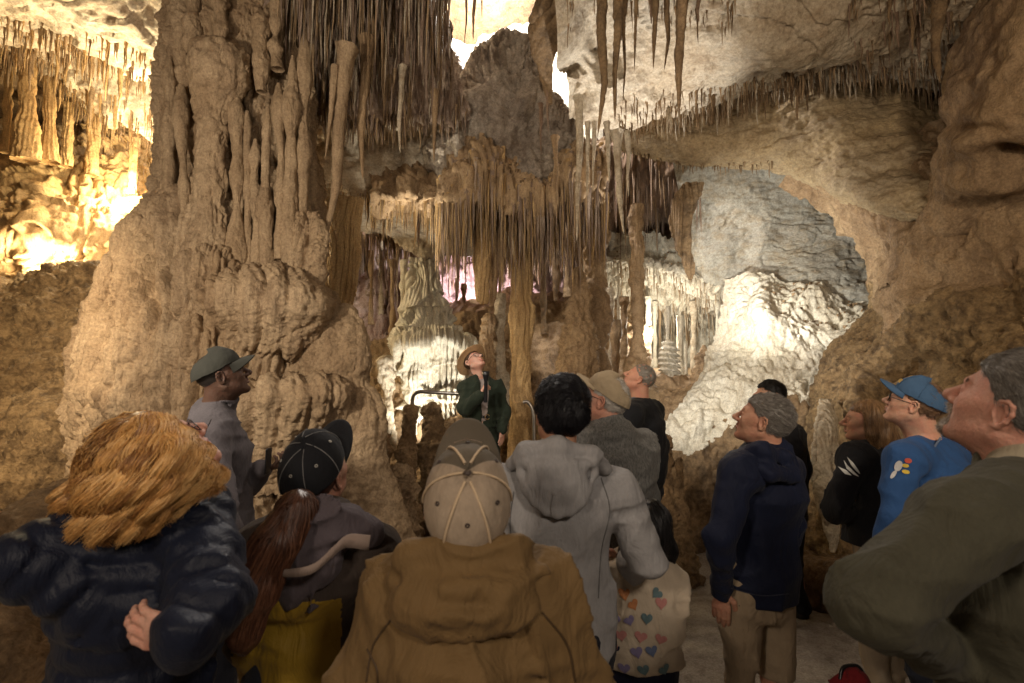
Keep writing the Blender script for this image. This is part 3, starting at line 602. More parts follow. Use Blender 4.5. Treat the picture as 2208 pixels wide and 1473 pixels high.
thing_rings('dark upper hanging column that ends in a pale knobbly foot before the lit alcove', 'cave column', 'cave_column',
    [(440, 1362, 1390, 6.1), (520, 1360, 1386, 6.1), (600, 1362, 1388, 6.1), (690, 1366, 1384, 6.1), (760, 1364, 1386, 6.1), (800, 1352, 1396, 6.0), (880, 1345, 1400, 6.0), (1000, 1340, 1410, 5.9)],
    M['tan'], 120, 240, sp=kn)
thing_rings('narrow straight brown column hanging above the back slope', 'cave column', 'hanging_column',
    [(430, 1190, 1206, 7.0), (560, 1192, 1206, 7.0), (642, 1194, 1204, 7.0), (650, 1197, 1201, 7.0)], M['brown'], 50, 100, sp=fl)
thing_rings('layered white cake shaped stalagmite in the lit alcove', 'stalagmite', 'stalagmite',
    [(735, 1438, 1444, 7.2), (745, 1432, 1452, 7.2), (775, 1428, 1458, 7.2), (800, 1428, 1460, 7.2), (818, 1430, 1458, 7.2), (836, 1436, 1452, 7.1)], M['white'], 100, 120,
    sp=dict(big=0.0, layer=0.06, lf=14, fine=0.012, flute=0.015, ff=20, rref=0.08))
thing_rings('thin white pillar meeting the cake shaped stalagmite from above', 'cave column', 'hanging_column',
    [(660, 1434, 1446, 7.3), (700, 1436, 1444, 7.3), (745, 1437, 1443, 7.3)], M['white'], 40, 60, sp=fl)
thing_rings('smooth white pillar right of the cake shaped stalagmite', 'cave column', 'cave_column',
    [(680, 1458, 1476, 7.6), (720, 1460, 1474, 7.6), (780, 1460, 1474, 7.6), (822, 1456, 1480, 7.5)], M['white'], 50, 80, sp=fl)
thing_rings('small white candle stalagmite beside the smooth white pillar', 'stalagmite', 'stalagmite',
    [(742, 1478, 1482, 7.4), (752, 1476, 1484, 7.4), (790, 1476, 1484, 7.4), (826, 1474, 1487, 7.4)], M['white'], 40, 60, sp=kn)
thing_rings('squat pointed tan stalagmite at the right end of the lit alcove', 'stalagmite', 'stalagmite',
    [(744, 1515, 1521, 7.1), (760, 1506, 1528, 7.1), (790, 1500, 1534, 7.0), (830, 1498, 1540, 6.9)], M['tan'], 80, 90, sp=kn)
thing_rings('folded brown rock fin hanging against the smooth grey wall', 'flowstone drapery', 'flowstone_drapery',
    [(395, 1470, 1520, 6.2), (440, 1448, 1500, 6.2), (480, 1442, 1490, 6.2), (530, 1456, 1490, 6.2), (580, 1474, 1500, 6.2), (604, 1484, 1492, 6.2)],
    M['brown'], 130, 170, sp=dict(big=0.03, mid=0.02, flute=0.06, ff=8, fmask=1, fine=0.006, rref=0.12), depth=0.35)
for k, (x, y0, y1, d, w, mt) in enumerate([(800, 540, 700, 8.3, 5, 'tan'), (822, 520, 690, 8.6, 4, 'pale'), (846, 560, 760, 8.0, 6, 'tan'), (1128, 520, 690, 7.4, 4, 'tan'), (1172, 500, 720, 7.6, 5, 'brown'), (1222, 500, 640, 7.4, 5, 'tan'),
    (1318, 620, 800, 7.4, 6, 'pale'), (1334, 600, 810, 7.6, 4, 'white'), (1346, 640, 800, 7.3, 7, 'tan'), (1398, 640, 800, 8.2, 5, 'white'), (1412, 650, 800, 8.5, 4, 'white'), (1496, 650, 800, 8.2, 6, 'pale'), (1548, 640, 790, 7.8, 5, 'white'), (1328, 690, 860, 6.9, 8, 'tan'),
    (984, 600, 668, 8.8, 4, 'tan'), (1000, 612, 668, 8.8, 5, 'brown'), (1106, 560, 660, 8.2, 5, 'gold')]):
    r_ = np.random.default_rng(k + 60); ys = np.linspace(y0, y1, 8); ww = w * (0.8 + 0.5 * np.abs(np.linspace(-1, 1, 8)) ** 2) * (1 + r_.normal(0, 0.12, 8))
    thing_rings('slender background column among the formations in the far part of the cave', 'cave column', 'cave_column', [(ys[q], x - ww[q], x + ww[q], d) for q in range(8)], M[mt], 30, 70, group='slender background columns', sp=kn)
for k, (x, y0, y1, d, w, lb) in enumerate([(62, 80, 345, 6.7, 20, 'thick golden column of the bright chamber, farthest left'), (110, 130, 350, 7.0, 15, 'second golden column of the bright chamber'), (22, 60, 330, 6.9, 10, 'dark slim column at the very edge of the bright chamber'),
    (150, 225, 360, 7.4, 10, 'short pale column in the middle of the bright chamber'), (205, 235, 380, 7.6, 12, 'pale column before the white glow of the bright chamber'), (292, 300, 420, 7.7, 9, 'rightmost thin column of the bright chamber')]):
    r_ = np.random.default_rng(k + 90); ys = np.linspace(y0, y1, 9); ww = w * (0.85 + 0.35 * np.linspace(-1, 1, 9) ** 2) * (1 + r_.normal(0, 0.08, 9)); xx = x - 8 * np.linspace(0, 1, 9)
    thing_rings(lb, 'cave column', 'cave_column', [(ys[q], xx[q] - ww[q], xx[q] + ww[q], d) for q in range(9)], M['gold'], 60, 120, sp=fl)
# white flowstone left of the guide
thing_rings('brightly lit white flowstone cascade with hanging ribs left of the guide', 'flowstone cascade', 'flowstone_cascade',
    [(560, 884, 930, 7.6), (600, 880, 945, 7.5), (640, 876, 950, 7.4), (680, 880, 960, 7.4), (725, 868, 985, 7.2), (745, 862, 1010, 7.0), (790, 866, 1008, 7.0), (850, 870, 1000, 7.0), (900, 872, 1000, 6.9), (980, 872, 1000, 6.8)],
    M['white'], 300, 300, sp=dict(big=0.06, mid=0.04, flute=0.12, ff=7, fmask=1, layer=0.10, lf=2.6, fine=0.012, rref=0.3), depth=0.5,
    bumps=[(915, 665, 40, 20, 0.2), (930, 710, 50, 14, -0.15), (940, 745, 60, 18, 0.18)])
thing_rings('narrow white ribbed column standing at the left edge of the white cascade', 'cave column', 'cave_column',
    [(560, 862, 880, 7.5), (640, 862, 876, 7.5), (740, 860, 874, 7.4), (850, 858, 872, 7.3), (960, 856, 874, 7.2)], M['white'], 60, 160, sp=kn)
thing_rings('small knobbly cream column at the left of the white cascade, half in shadow', 'stalagmite', 'stalagmite',
    [(766, 832, 842, 6.6), (780, 818, 848, 6.6), (830, 822, 850, 6.6), (870, 828, 846, 6.5), (960, 820, 860, 6.4)], M['pale'], 70, 110, sp=kn)
# knobbly stalagmites around the rail
for rows, mt, lb in [
    ([(866, 926, 940, 4.9), (880, 914, 952, 4.9), (930, 908, 956, 4.9), (1000, 900, 960, 4.8), (1120, 890, 965, 4.7), (1260, 880, 980, 4.6)], 'brown', 'tallest brown knobbly stalagmite in front of the handrail'),
    ([(872, 880, 892, 4.7), (890, 870, 902, 4.7), (960, 862, 900, 4.7), (1060, 850, 905, 4.6), (1260, 840, 920, 4.5)], 'tan', 'tan knobbly stalagmite left of the tallest brown one'),
    ([(900, 966, 1000, 5.0), (920, 950, 1010, 5.0), (1000, 940, 1020, 4.9), (1150, 930, 1030, 4.8), (1260, 930, 1040, 4.7)], 'brown', 'low brown knobbly stalagmite under the guide'),
    ([(905, 790, 815, 4.9), (930, 782, 835, 4.9), (1000, 790, 850, 4.8), (1260, 790, 860, 4.7)], 'tan', 'smooth tan stump at the foot of the flowstone mound'),
    ([(1000, 850, 880, 4.2), (1020, 836, 892, 4.2), (1080, 820, 900, 4.2), (1160, 800, 915, 4.1), (1320, 790, 930, 4.0)], 'column', 'leaning ribbed stone stump behind the brown jacket'),
    ([(975, 1036, 1060, 5.2), (1000, 1020, 1075, 5.2), (1100, 1000, 1090, 5.1), (1260, 990, 1100, 5.0)], 'tan', 'rough tan stump behind the tan cap'),
    ([(935, 1425, 1440, 4.9), (950, 1414, 1450, 4.9), (1020, 1412, 1456, 4.9), (1100, 1404, 1462, 4.8), (1240, 1396, 1470, 4.7)], 'brown', 'banded brown stalagmite right of the man in the black jacket'),
    ([(985, 1462, 1472, 4.8), (1000, 1454, 1480, 4.8), (1080, 1450, 1486, 4.8), (1230, 1440, 1500, 4.7)], 'brown', 'short brown stalagmite right of the banded one'),
    ]:
    thing_rings(lb, 'stalagmite', 'stalagmite', rows, M[mt], 120, 200, sp=dict(big=0.07, mid=0.07, midf=5, layer=0.012, lf=6, pop=0.035, pf=11, fine=0.016, rref=0.12))
for k, (rows, mt, lb) in enumerate([
    ([(860, 1768, 1790, 4.5), (920, 1764, 1800, 4.4), (1000, 1756, 1800, 4.4), (1080, 1766, 1806, 4.3), (1150, 1784, 1806, 4.3), (1190, 1792, 1800, 4.3)], 'pale', 'white ribbed drape hanging left of the long haired visitor'),
    ([(980, 1800, 1830, 4.3), (1010, 1796, 1836, 4.3), (1060, 1800, 1834, 4.3), (1090, 1806, 1826, 4.3)], 'pale', 'small white pitted drape beside the long haired visitor')]):
    thing_rings(lb, 'flowstone drapery', 'flowstone_drapery', rows, M[mt], 110, 150, sp=dict(big=0.03, flute=0.06, ff=14, fmask=1, rref=0.1, fine=0.01), depth=0.6)
o = loft('rock_ledge', [[(1560, 1180, 5.3), (1700, 1185, 5.1), (1900, 1185, 4.6), (2100, 1190, 4.2)],
    [(1560, 1200, 4.7), (1700, 1208, 4.5), (1900, 1215, 4.0), (2100, 1230, 3.6)],
    [(1560, 1228, 4.6), (1700, 1240, 4.35), (1900, 1260, 3.85), (2100, 1280, 3.5)],
    [(1560, 1260, 4.7), (1700, 1300, 4.4), (1900, 1345, 3.9), (2100, 1380, 3.5)]], M['brown'], 150, 70, dict(big=0.03, mid=0.035, midf=4, ridge=0.03))
tag(o, 'low dark rock ledge bordering the path at the right', 'rock ledge')

# ================================================================== stalactites
class Batch:
    def __init__(s): s.V = []; s.F = []; s.M = []; s.n = 0
    def add(s, V, F, mi):
        s.V.append(V); s.F.append(F + s.n); s.M.append(np.full(len(F), mi)); s.n += len(V)
MI = ['mauve', 'dark', 'tan', 'gold', 'pale', 'white', 'brown']
STUFF = Batch()
SMALL = [spike_geo(5, 8, 100 + k, knob=0.16, bend=0.45, blunt=0.22, flare=1.9) for k in range(14)]
BIGV = [spike_geo(16, 34, 200 + k, knob=0.09, bend=0.35, blunt=0.30, ribs=0.2, flare=1.25) for k in range(8)]
_me = {}
def spike_mesh(k, mat, up=False):
    if (k, mat, up) not in _me:
        V, Fc = BIGV[k]
        o = mesh_obj('stalactite', V, Fc, M[mat]); _me[(k, mat, up)] = o.data
        bpy.data.objects.remove(o)
    return _me[(k, mat, up)]
def stal(root, ln, rad, mat, label, group=None, lean=(0, 0), k=None):
    k = int(RNG.integers(0, 8)) if k is None else k
    o = bpy.data.objects.new('stalactite', spike_mesh(k, mat)); C.objects.link(o)
    o.location = tuple(float(v) for v in (root + np.array((0, 0, 0.03)))); o.scale = (rad, rad, ln + 0.03)
    o.rotation_euler = (lean[0] + RNG.normal(0, 0.02), lean[1] + RNG.normal(0, 0.02), 0)
    tag(o, label, 'stalactite', group); return o
def hang(key, n, rr, ur, ln, rad, mats, label=None, group=None, seed=0, bias=1.6, vbias=1.0, tip=None):
    """n spikes on the surface stored under key: rr = v range 0..1, ur = u range 0..1"""
    G = PATCH[key]; nv, nu = G.shape[:2]; r = np.random.default_rng(seed + 500)
    for q in range(n):
        v = rr[0] + (rr[1] - rr[0]) * r.random() ** vbias; u = ur[0] + (ur[1] - ur[0]) * r.random()
        p = G[int(v * (nv - 1)), int(u * (nu - 1))] + np.array((0, 0.03, 0))
        t = r.random() ** bias; l = ln[0] + (ln[1] - ln[0]) * t; w = rad[0] + (rad[1] - rad[0]) * (0.5 * t + 0.5 * r.random())
        mt = mats[int(r.integers(0, len(mats)))]
        if tip is not None:
            x_, y_ = pix(p); m_ = (tip[0] + (tip[1] - tip[0]) * r.random() - y_) * p[1] / F_PX
            l = max(ln[0] * 0.5, min(l, m_))
        if label: stal(p, l, w, mt, label, group)
        else:
            V, Fc = SMALL[int(r.integers(0, 14))]
            a = r.random() * 6.28; c, s = math.cos(a), math.sin(a)
            W = V * np.array((w, w, l + 0.03)); W = np.stack((W[:, 0] * c - W[:, 1] * s, W[:, 0] * s + W[:, 1] * c, W[:, 2]), -1) + p + np.array((0, 0, 0.03))
            STUFF.add(W, Fc, MI.index(mt))
def stal_px(x, y, x2, y2, d, wpx, mat, label, k=None):
    a = P(x, y, d); b = P(x2, y2, d); v = b - a; l = float(np.linalg.norm(v)); w = wpx / 2 * d / F_PX
    o = stal(a, l, w, mat, label, k=k)
    q = Vector((0, 0, -1)).rotation_difference(Vector(v)); o.rotation_mode = 'QUATERNION'; o.rotation_quaternion = q
    return o
# large ones that can be told apart
for (x, y, x2, y2, d, w, mt, lb) in [
    (1300, -40, 1298, 296, 3.6, 26, 'brown', 'longest thick brown stalactite with a knobbed tip at the top of the picture'),
    (1334, -40, 1330, 262, 3.65, 22, 'brown', 'second thick brown stalactite, just right of the longest'),
    (1346, 0, 1346, 228, 3.8, 9, 'brown', 'thin brown stalactite clinging to the second thick one'),
    (1372, -40, 1370, 155, 3.7, 9, 'brown', 'slim short stalactite between the thick pairs at the top'),
    (1414, -40, 1412, 150, 3.6, 15, 'brown', 'pointed dagger stalactite, first of the top right row'),
    (1440, -40, 1438, 152, 3.65, 15, 'brown', 'pointed dagger stalactite, second of the top right row'),
    (1478, -60, 1464, 240, 3.5, 30, 'tan', 'stout tan tusk stalactite at the right end of the top row'),
    (1030, -60, 1020, 86, 3.9, 11, 'dark', 'lone dark stalactite crossing the bright pocket'),
    (1008, -60, 1003, 100, 4.0, 7, 'dark', 'thin dark stalactite left of the lone one in the bright pocket'),
    (1036, -60, 1038, 40, 4.0, 6, 'dark', 'short dark straw at the middle of the bright pocket'),
    (748, 110, 706, 552, 4.05, 34, 'column', 'very long pale stalactite leaning against the great column'),
    (792, 90, 780, 386, 4.3, 26, 'tan', 'pale tapering stalactite right of the very long one'),
    (722, 150, 700, 345, 4.0, 14, 'column', 'short pale stalactite left of the very long one'),
    (1247, 215, 1247, 522, 4.7, 17, 'pale', 'long even pale stalactite in the middle, left of the white fringe'),
    (1330, 290, 1344, 504, 4.7, 19, 'pale', 'white icicle stalactite with a broad root below the white fringe'),
    (1352, 290, 1354, 424, 4.7, 11, 'pale', 'small white icicle beside the broad rooted one'),
    (1267, 270, 1268, 434, 4.7, 10, 'pale', 'white straw hanging at the left corner of the white fringe'),
    (1282, 270, 1280, 416, 4.7, 9, 'pale', 'white straw second from the left corner of the white fringe'),
    (1308, 270, 1316, 396, 4.7, 12, 'pale', 'white stalactite third from the left corner of the white fringe'),
    (1196, 300, 1198, 470, 4.9, 12, 'tan', 'long tan stalactite beneath the right flank of the banded boulder'),
    (868, 150, 862, 330, 4.6, 14, 'pale', 'pale stalactite standing out of the left curtain above the pale ledge'),
    (936, 200, 934, 350, 4.8, 13, 'tan', 'tan stalactite at the right end of the left curtain'),
    (1176, 170, 1184, 285, 4.5, 10, 'dark', 'dark stalactite hanging from the curled rim'),
    (1166, 230, 1168, 335, 4.9, 8, 'dark', 'brown straw before the banded boulder, right side'),
    (1725, 165, 1722, 262, 4.8, 13, 'tan', 'solitary tan stalactite at the right end of the ceiling fringe'),
    (2020, -60, 2034, 178, 3.7, 34, 'brown', 'fat brown stalactite at the upper right beside the rock rib'),
    (1990, -60, 1984, 92, 4.0, 12, 'dark', 'dark stalactite left of the fat upper right one'),
    (1965, -60, 1964, 110, 4.1, 10, 'dark', 'dark slim stalactite second left of the fat upper right one'),
    (2100, -60, 2105, 60, 3.9, 14, 'dark', 'dark stalactite in the shadow right of the fat upper right one'),
    (945, 330, 944, 516, 6.0, 11, 'gold', 'long golden stalactite below the pale ledge'),
    (975, 400, 976, 500, 6.1, 7, 'gold', 'small golden stalactite right of the long golden one'),
    (1090, 300, 1072, 640, 5.9, 14, 'tan', 'crusty tan stalactite beneath the banded boulder'),
    (1156, 480, 1158, 600, 6.5, 9, 'gold', 'golden straw right of the slender golden column'),
    ]:
    stal_px(x, y, x2, y2, d, w, mt, lb)
# rows and clusters, one object each (largest), then the countless small ones
hang('brow', 70, (0.30, 0.98), (0.2, 0.98), (0.35, 1.0), (0.014, 0.028), ['mauve', 'mauve', 'brown', 'tan'], 'long mauve brown stalactite in the dense curtain left of the bright pocket', 'dense stalactite curtain left of the pocket', 1, tip=(170, 300))
hang('rceil', 34, (0.80, 0.92), (0.16, 0.62), (0.12, 0.34), (0.010, 0.020), ['tan', 'brown', 'pale'], 'short stalactite in the fringe under the white lit ceiling at the right', 'fringe under the white lit ceiling', 2)
hang('rceil', 16, (0.30, 0.45), (0.04, 0.34), (0.15, 0.5), (0.012, 0.026), ['brown', 'dark'], 'brown stalactite in the near cluster at the top right of the bright pocket', 'near cluster right of the pocket', 3, tip=(60, 170))
hang('rceil', 22, (0.45, 0.9), (0.70, 0.92), (0.10, 0.35), (0.010, 0.022), ['dark', 'brown'], 'dark stalactite in the shadowed cluster at the upper right', 'shadowed upper right cluster', 4)
hang('back', 46, (0.1, 0.75), (0.05, 0.95), (0.5, 1.1), (0.018, 0.034), ['dark', 'mauve', 'tan'], 'long dark straw in the deep curtain right of the middle', 'deep straw curtain', 5, tip=(480, 560))
hang('ledge', 36, (0.28, 0.52), (0.35, 0.95), (0.25, 0.75), (0.012, 0.024), ['gold', 'tan', 'mauve'], 'golden brown straw hanging from the pale ledge in the middle', 'straws of the pale ledge', 6, tip=(430, 560))
hang('lceil', 24, (0.45, 0.95), (0.3, 0.75), (0.2, 0.6), (0.014, 0.03), ['gold', 'tan'], 'golden stalactite hanging in the bright chamber at the left', 'bright chamber stalactites', 7)

hang('brow', 900, (0.15, 1.0), (0.1, 1.0), (0.2, 0.9), (0.007, 0.016), ['mauve', 'tan', 'mauve', 'pale', 'brown'], seed=11, tip=(120, 290))
hang('brow', 300, (0.7, 1.0), (0.1, 1.0), (0.08, 0.35), (0.006, 0.012), ['mauve', 'tan'], seed=31)
hang('rceil', 900, (0.76, 0.99), (0.12, 0.98), (0.05, 0.26), (0.005, 0.012), ['tan', 'brown', 'pale', 'tan'], seed=12)
hang('rceil', 90, (0.3, 0.5), (0.02, 0.40), (0.08, 0.3), (0.005, 0.012), ['brown', 'tan'], seed=13, tip=(30, 130))
hang('rceil', 240, (0.4, 0.92), (0.62, 0.98), (0.05, 0.24), (0.005, 0.012), ['dark', 'brown'], seed=14)
hang('back', 900, (0.0, 0.95), (0.0, 0.95), (0.3, 1.0), (0.008, 0.018), ['dark', 'mauve', 'dark', 'tan'], seed=15, tip=(440, 600))
hang('ledge', 620, (0.30, 0.50), (0.15, 1.0), (0.10, 0.6), (0.005, 0.012), ['gold', 'tan', 'mauve'], seed=16, tip=(350, 450))
hang('ledge', 150, (0.80, 0.95), (0.15, 0.6), (0.10, 0.6), (0.007, 0.016), ['dark', 'tan'], seed=17)
hang('ledge', 120, (0.88, 1.0), (0.2, 1.0), (0.2, 1.0), (0.010, 0.022), ['tan', 'pale', 'dark'], seed=27)
hang('lceil', 700, (0.35, 1.0), (0.2, 0.85), (0.08, 0.4), (0.007, 0.016), ['gold', 'tan', 'brown'], seed=18)
hang('alcove', 700, (0.12, 0.75), (0.0, 1.0), (0.06, 0.34), (0.006, 0.014), ['white', 'pale', 'tan'], seed=19)
hang('alcove', 160, (0.55, 0.8), (0.0, 1.0), (0.3, 0.8), (0.012, 0.024), ['white', 'pale', 'tan'], seed=29)
hang('bulge', 120, (0.66, 0.80), (0.0, 0.42), (0.03, 0.12), (0.005, 0.010), ['tan', 'brown'], seed=20)
hang('grey', 160, (0.86, 1.0), (0.0, 0.5), (0.08, 0.3), (0.006, 0.012), ['brown', 'tan'], seed=21)
hang('grotto', 260, (0.0, 0.35), (0.0, 1.0), (0.3, 0.9), (0.012, 0.03), ['pale', 'dark', 'tan'], seed=22)
hang('recess', 220, (0.0, 0.35), (0.0, 1.0), (0.4, 1.2), (0.012, 0.03), ['mauve', 'dark', 'tan'], seed=23)
hang('wslope', 160, (0.02, 0.2), (0.3, 0.9), (0.05, 0.2), (0.006, 0.012), ['tan', 'brown'], seed=24)
hang('lwall', 260, (0.0, 0.3), (0.2, 0.8), (0.15, 0.6), (0.012, 0.03), ['gold', 'tan'], seed=25)
# straws draping the seam below the banded boulder
hang('seam', 760, (0.25, 0.9), (0.26, 1.0), (0.2, 1.2), (0.006, 0.018), ['mauve', 'gold', 'tan', 'mauve', 'brown'], seed=41, tip=(420, 660), bias=1.0)
hang('seam', 160, (0.5, 0.95), (0.0, 0.3), (0.05, 0.3), (0.005, 0.012), ['gold', 'tan'], seed=43)
hang('seam', 34, (0.3, 0.85), (0.3, 0.98), (0.4, 1.1), (0.012, 0.026), ['gold', 'mauve', 'tan'], 'brown straw in the seam of straws beneath the banded boulder', 'seam beneath the boulder', 42, tip=(480, 640))
o = mesh_obj('soda_straws', np.vstack(STUFF.V), np.vstack(STUFF.F), [M[k] for k in MI], mi=np.concatenate(STUFF.M))
tag(o, 'countless thin straws fringing every ledge of the ceiling', 'soda straws', kind='stuff')

# ================================================================== handrail
def tube(path, rad, n=10, closed=False):
    A = np.asarray(path, dtype=float); rad = np.broadcast_to(np.asarray(rad, dtype=float), (len(A),))
    T = np.gradient(A, axis=0); T /= np.linalg.norm(T, axis=1, keepdims=True) + 1e-12
    ref = np.array((0, 0, 1.0)) if abs(T[0][2]) < 0.9 else np.array((1.0, 0, 0))
    U = []; u = np.cross(T[0], ref); u /= np.linalg.norm(u)
    for t in T:
        u = u - t * np.dot(u, t); u /= np.linalg.norm(u) + 1e-12; U.append(u)
    U = np.array(U); Wv = np.cross(T, U); th = np.linspace(0, 2 * math.pi, n, endpoint=False)
    G = A[:, None, :] + rad[:, None, None] * (np.cos(th)[None, :, None] * U[:, None, :] + np.sin(th)[None, :, None] * Wv[:, None, :])
    return G.reshape(-1, 3), grid_faces(n, len(A), True)
def rail(pts, label):
    e = empty('handrail', P(*pts[0]) * np.array((1, 1, 0))); 
    A = resample([P(*q) for q in pts], 60) - np.array(e.location)
    V, Fc = tube(A, 0.021); mesh_obj('rail_bar', V, Fc, M['metal'], e)
    tag(e, label, 'handrail'); return e
e = rail([(892, 905, 5.5), (889, 868, 5.5), (893, 851, 5.5), (905, 845, 5.5), (930, 846, 5.5), (1000, 850, 5.5), (1060, 852, 5.5)], 'steel tube handrail with a rounded end left of the guide')
V, Fc = tube(np.array([P(893, 900, 5.5), P(893, 1180, 5.5)]) - np.array(e.location), 0.021); mesh_obj('post', V, Fc, M['metal'], e)
e = rail([(1128, 868, 5.6), (1136, 866, 5.6), (1144, 874, 5.6), (1150, 890, 5.6), (1152, 930, 5.6), (1152, 1100, 5.6)], 'bent end of a steel handrail right of the guide')

# ================================================================== organic bodies from blended shapes
def V3(*a): return np.array(a if len(a) > 1 else a[0], dtype=float)
def unit(v): v = np.asarray(v, dtype=float); return v / (np.linalg.norm(v) + 1e-12)
def rotm(yaw=0, pitch=0, roll=0):
    return np.array(Matrix.Rotation(R(yaw), 3, 'Z') @ Matrix.Rotation(R(pitch), 3, 'X') @ Matrix.Rotation(R(roll), 3, 'Y'))
def axis_pts(lo, hi, step, fine=()):
    """grid coordinates lo..hi at step, denser in the (a, b, step) ranges"""
    out = []; x = lo
    while x < hi + step:
        out.append(x); s = step
        for (a, b, f) in fine:
            if a <= x < b: s = min(s, f)
            elif x < a < x + s: s = max(f, a - x)
        x += s
    return np.array(out)
class Field:
    def __init__(s, lo, hi, step, fine=()):
        """fine: list of (centre, radius, step) balls"""
        s.ax = [axis_pts(lo[k], hi[k], step, [(c[k] - r, c[k] + r, f) for (c, r, f) in fine]) for k in range(3)]
        s.f = np.full([len(a) for a in s.ax], 0.3, dtype=np.float32)
    def sub(s, lo, hi):
        sl = []
        for k in range(3):
            a = np.searchsorted(s.ax[k], lo[k]); b = np.searchsorted(s.ax[k], hi[k]) + 1
            a = max(0, a - 1); b = min(len(s.ax[k]), b)
            if b - a < 1: return None
            sl.append(slice(a, b))
        return tuple(sl)
    def pts(s, sl):
        X = np.meshgrid(*[s.ax[k][sl[k]] for k in range(3)], indexing='ij')
        return np.stack(X, -1).astype(np.float32)
    def apply(s, lo, hi, fn, k, op):
        m = k + 0.06
        sl = s.sub(np.asarray(lo) - m, np.asarray(hi) + m)
        if sl is None: return
        d = fn(s.pts(sl)); a = s.f[sl]
        if op == 'add':
            h = np.clip(0.5 + 0.5 * (a - d) / k, 0, 1); s.f[sl] = a * (1 - h) + d * h - k * h * (1 - h)
        else:
            h = np.clip(0.5 - 0.5 * (a + d) / k, 0, 1); s.f[sl] = a * (1 - h) - d * h + k * h * (1 - h)
    def cone(s, a, b, ra, rb, k=0.02, op='add', grow=0.0):
        a = V3(a); b = V3(b); ra += grow; rb += grow; r = max(ra, rb); ba = b - a; L = max(1e-9, ba @ ba)
        def fn(p):
            pa = p - a; t = np.clip(pa @ ba / L, 0, 1)
            return np.linalg.norm(pa - t[..., None] * ba, axis=-1) - (ra + (rb - ra) * t)
        s.apply(np.minimum(a, b) - r, np.maximum(a, b) + r, fn, k, op)
    def chain(s, pts, rad, k=0.02, op='add', grow=0.0):
        for i in range(len(pts) - 1): s.cone(pts[i], pts[i + 1], rad[i], rad[i + 1], k, op, grow)
    def ell(s, c, r, Rm=None, k=0.02, op='add', grow=0.0):
        c = V3(c); r = V3(r) + grow; Rm = np.eye(3) if Rm is None else Rm; R0 = r.max()
        def fn(p):
            q = (p - c) @ Rm; k0 = np.linalg.norm(q / r, axis=-1); k1 = np.linalg.norm(q / (r * r), axis=-1) + 1e-6
            return k0 * (k0 - 1) / k1
        s.apply(c - R0, c + R0, fn, k, op)
    def seg(s, a, b, wa, wb, side, k=0.03, op='add', grow=0.0):
        """elliptic limb: wa, wb = (half width along side, half depth)"""
        a = V3(a); b = V3(b); ba = b - a; L = max(1e-9, ba @ ba); ax = unit(ba)
        side = unit(V3(side) - ax * (V3(side) @ ax)); fw = np.cross(ax, side); wa = V3(wa) + grow; wb = V3(wb) + grow
        R0 = max(wa.max(), wb.max())
        def fn(p):
            pa = p - a; t = np.clip(pa @ ba / L, 0, 1); rem = pa - t[..., None] * ba
            w = wa + (wb - wa) * t[..., None]; rz = w.min(-1)
            x = rem @ side; y = rem @ fw; z = rem @ ax
            k0 = np.sqrt((x / w[..., 0]) ** 2 + (y / w[..., 1]) ** 2 + (z / rz) ** 2)
            k1 = np.sqrt((x / w[..., 0] ** 2) ** 2 + (y / w[..., 1] ** 2) ** 2 + (z / rz ** 2) ** 2) + 1e-6
            return k0 * (k0 - 1) / k1
        s.apply(np.minimum(a, b) - R0, np.maximum(a, b) + R0, fn, k, op)
    def cut(s, n, dist, k=0.01):
        """keep the side where p.n < dist"""
        P_ = s.pts(tuple(slice(0, len(a)) for a in s.ax)); d = P_ @ V3(n).astype(np.float32) - dist
        s.f = np.maximum(s.f, d)
    def wrinkle(s, fn, band=0.05):
        m = np.abs(s.f) < band
        idx = np.nonzero(m)
        p = np.stack([s.ax[k][idx[k]] for k in range(3)], -1)
        s.f[idx] += fn(p)
    def mesh(s):
        f = s.f; ins = f < 0
        nx, ny, nz = f.shape; cs = (nx - 1, ny - 1, nz - 1)
        acc = np.zeros(cs + (3,), np.float32); cnt = np.zeros(cs, np.float32)
        A = [a.astype(np.float32) for a in s.ax]
        cross = []
        for k in range(3):
            s0 = [slice(None)] * 3; s1 = [slice(None)] * 3; s0[k] = slice(0, -1); s1[k] = slice(1, None)
            f0, f1 = f[tuple(s0)], f[tuple(s1)]; cr = (f0 < 0) != (f1 < 0); cross.append((cr, f0 < 0))
            t = np.where(cr, f0 / np.where(cr, f0 - f1, 1), 0)
            co = []
            for j in range(3):
                sh = [1, 1, 1]; sh[j] = -1
                if j == k: co.append(A[j][:-1].reshape(sh) + t * np.diff(A[j]).reshape(sh))
                else: co.append(np.broadcast_to(A[j].reshape(sh), t.shape))
            o1, o2 = [j for j in range(3) if j != k]
            for d1 in (0, 1):
                for d2 in (0, 1):
                    src = [slice(None)] * 3
                    src[o1] = slice(d1, f.shape[o1] - 1 + d1); src[o2] = slice(d2, f.shape[o2] - 1 + d2)
                    src = tuple(src); c = cr[src]
                    cnt += c
                    for j in range(3): acc[..., j] += np.where(c, co[j][src], 0)
        act = cnt > 0; idx = -np.ones(cs, np.int64); idx[act] = np.arange(act.sum())
        V = acc[act] / cnt[act][:, None]
        Fs = []
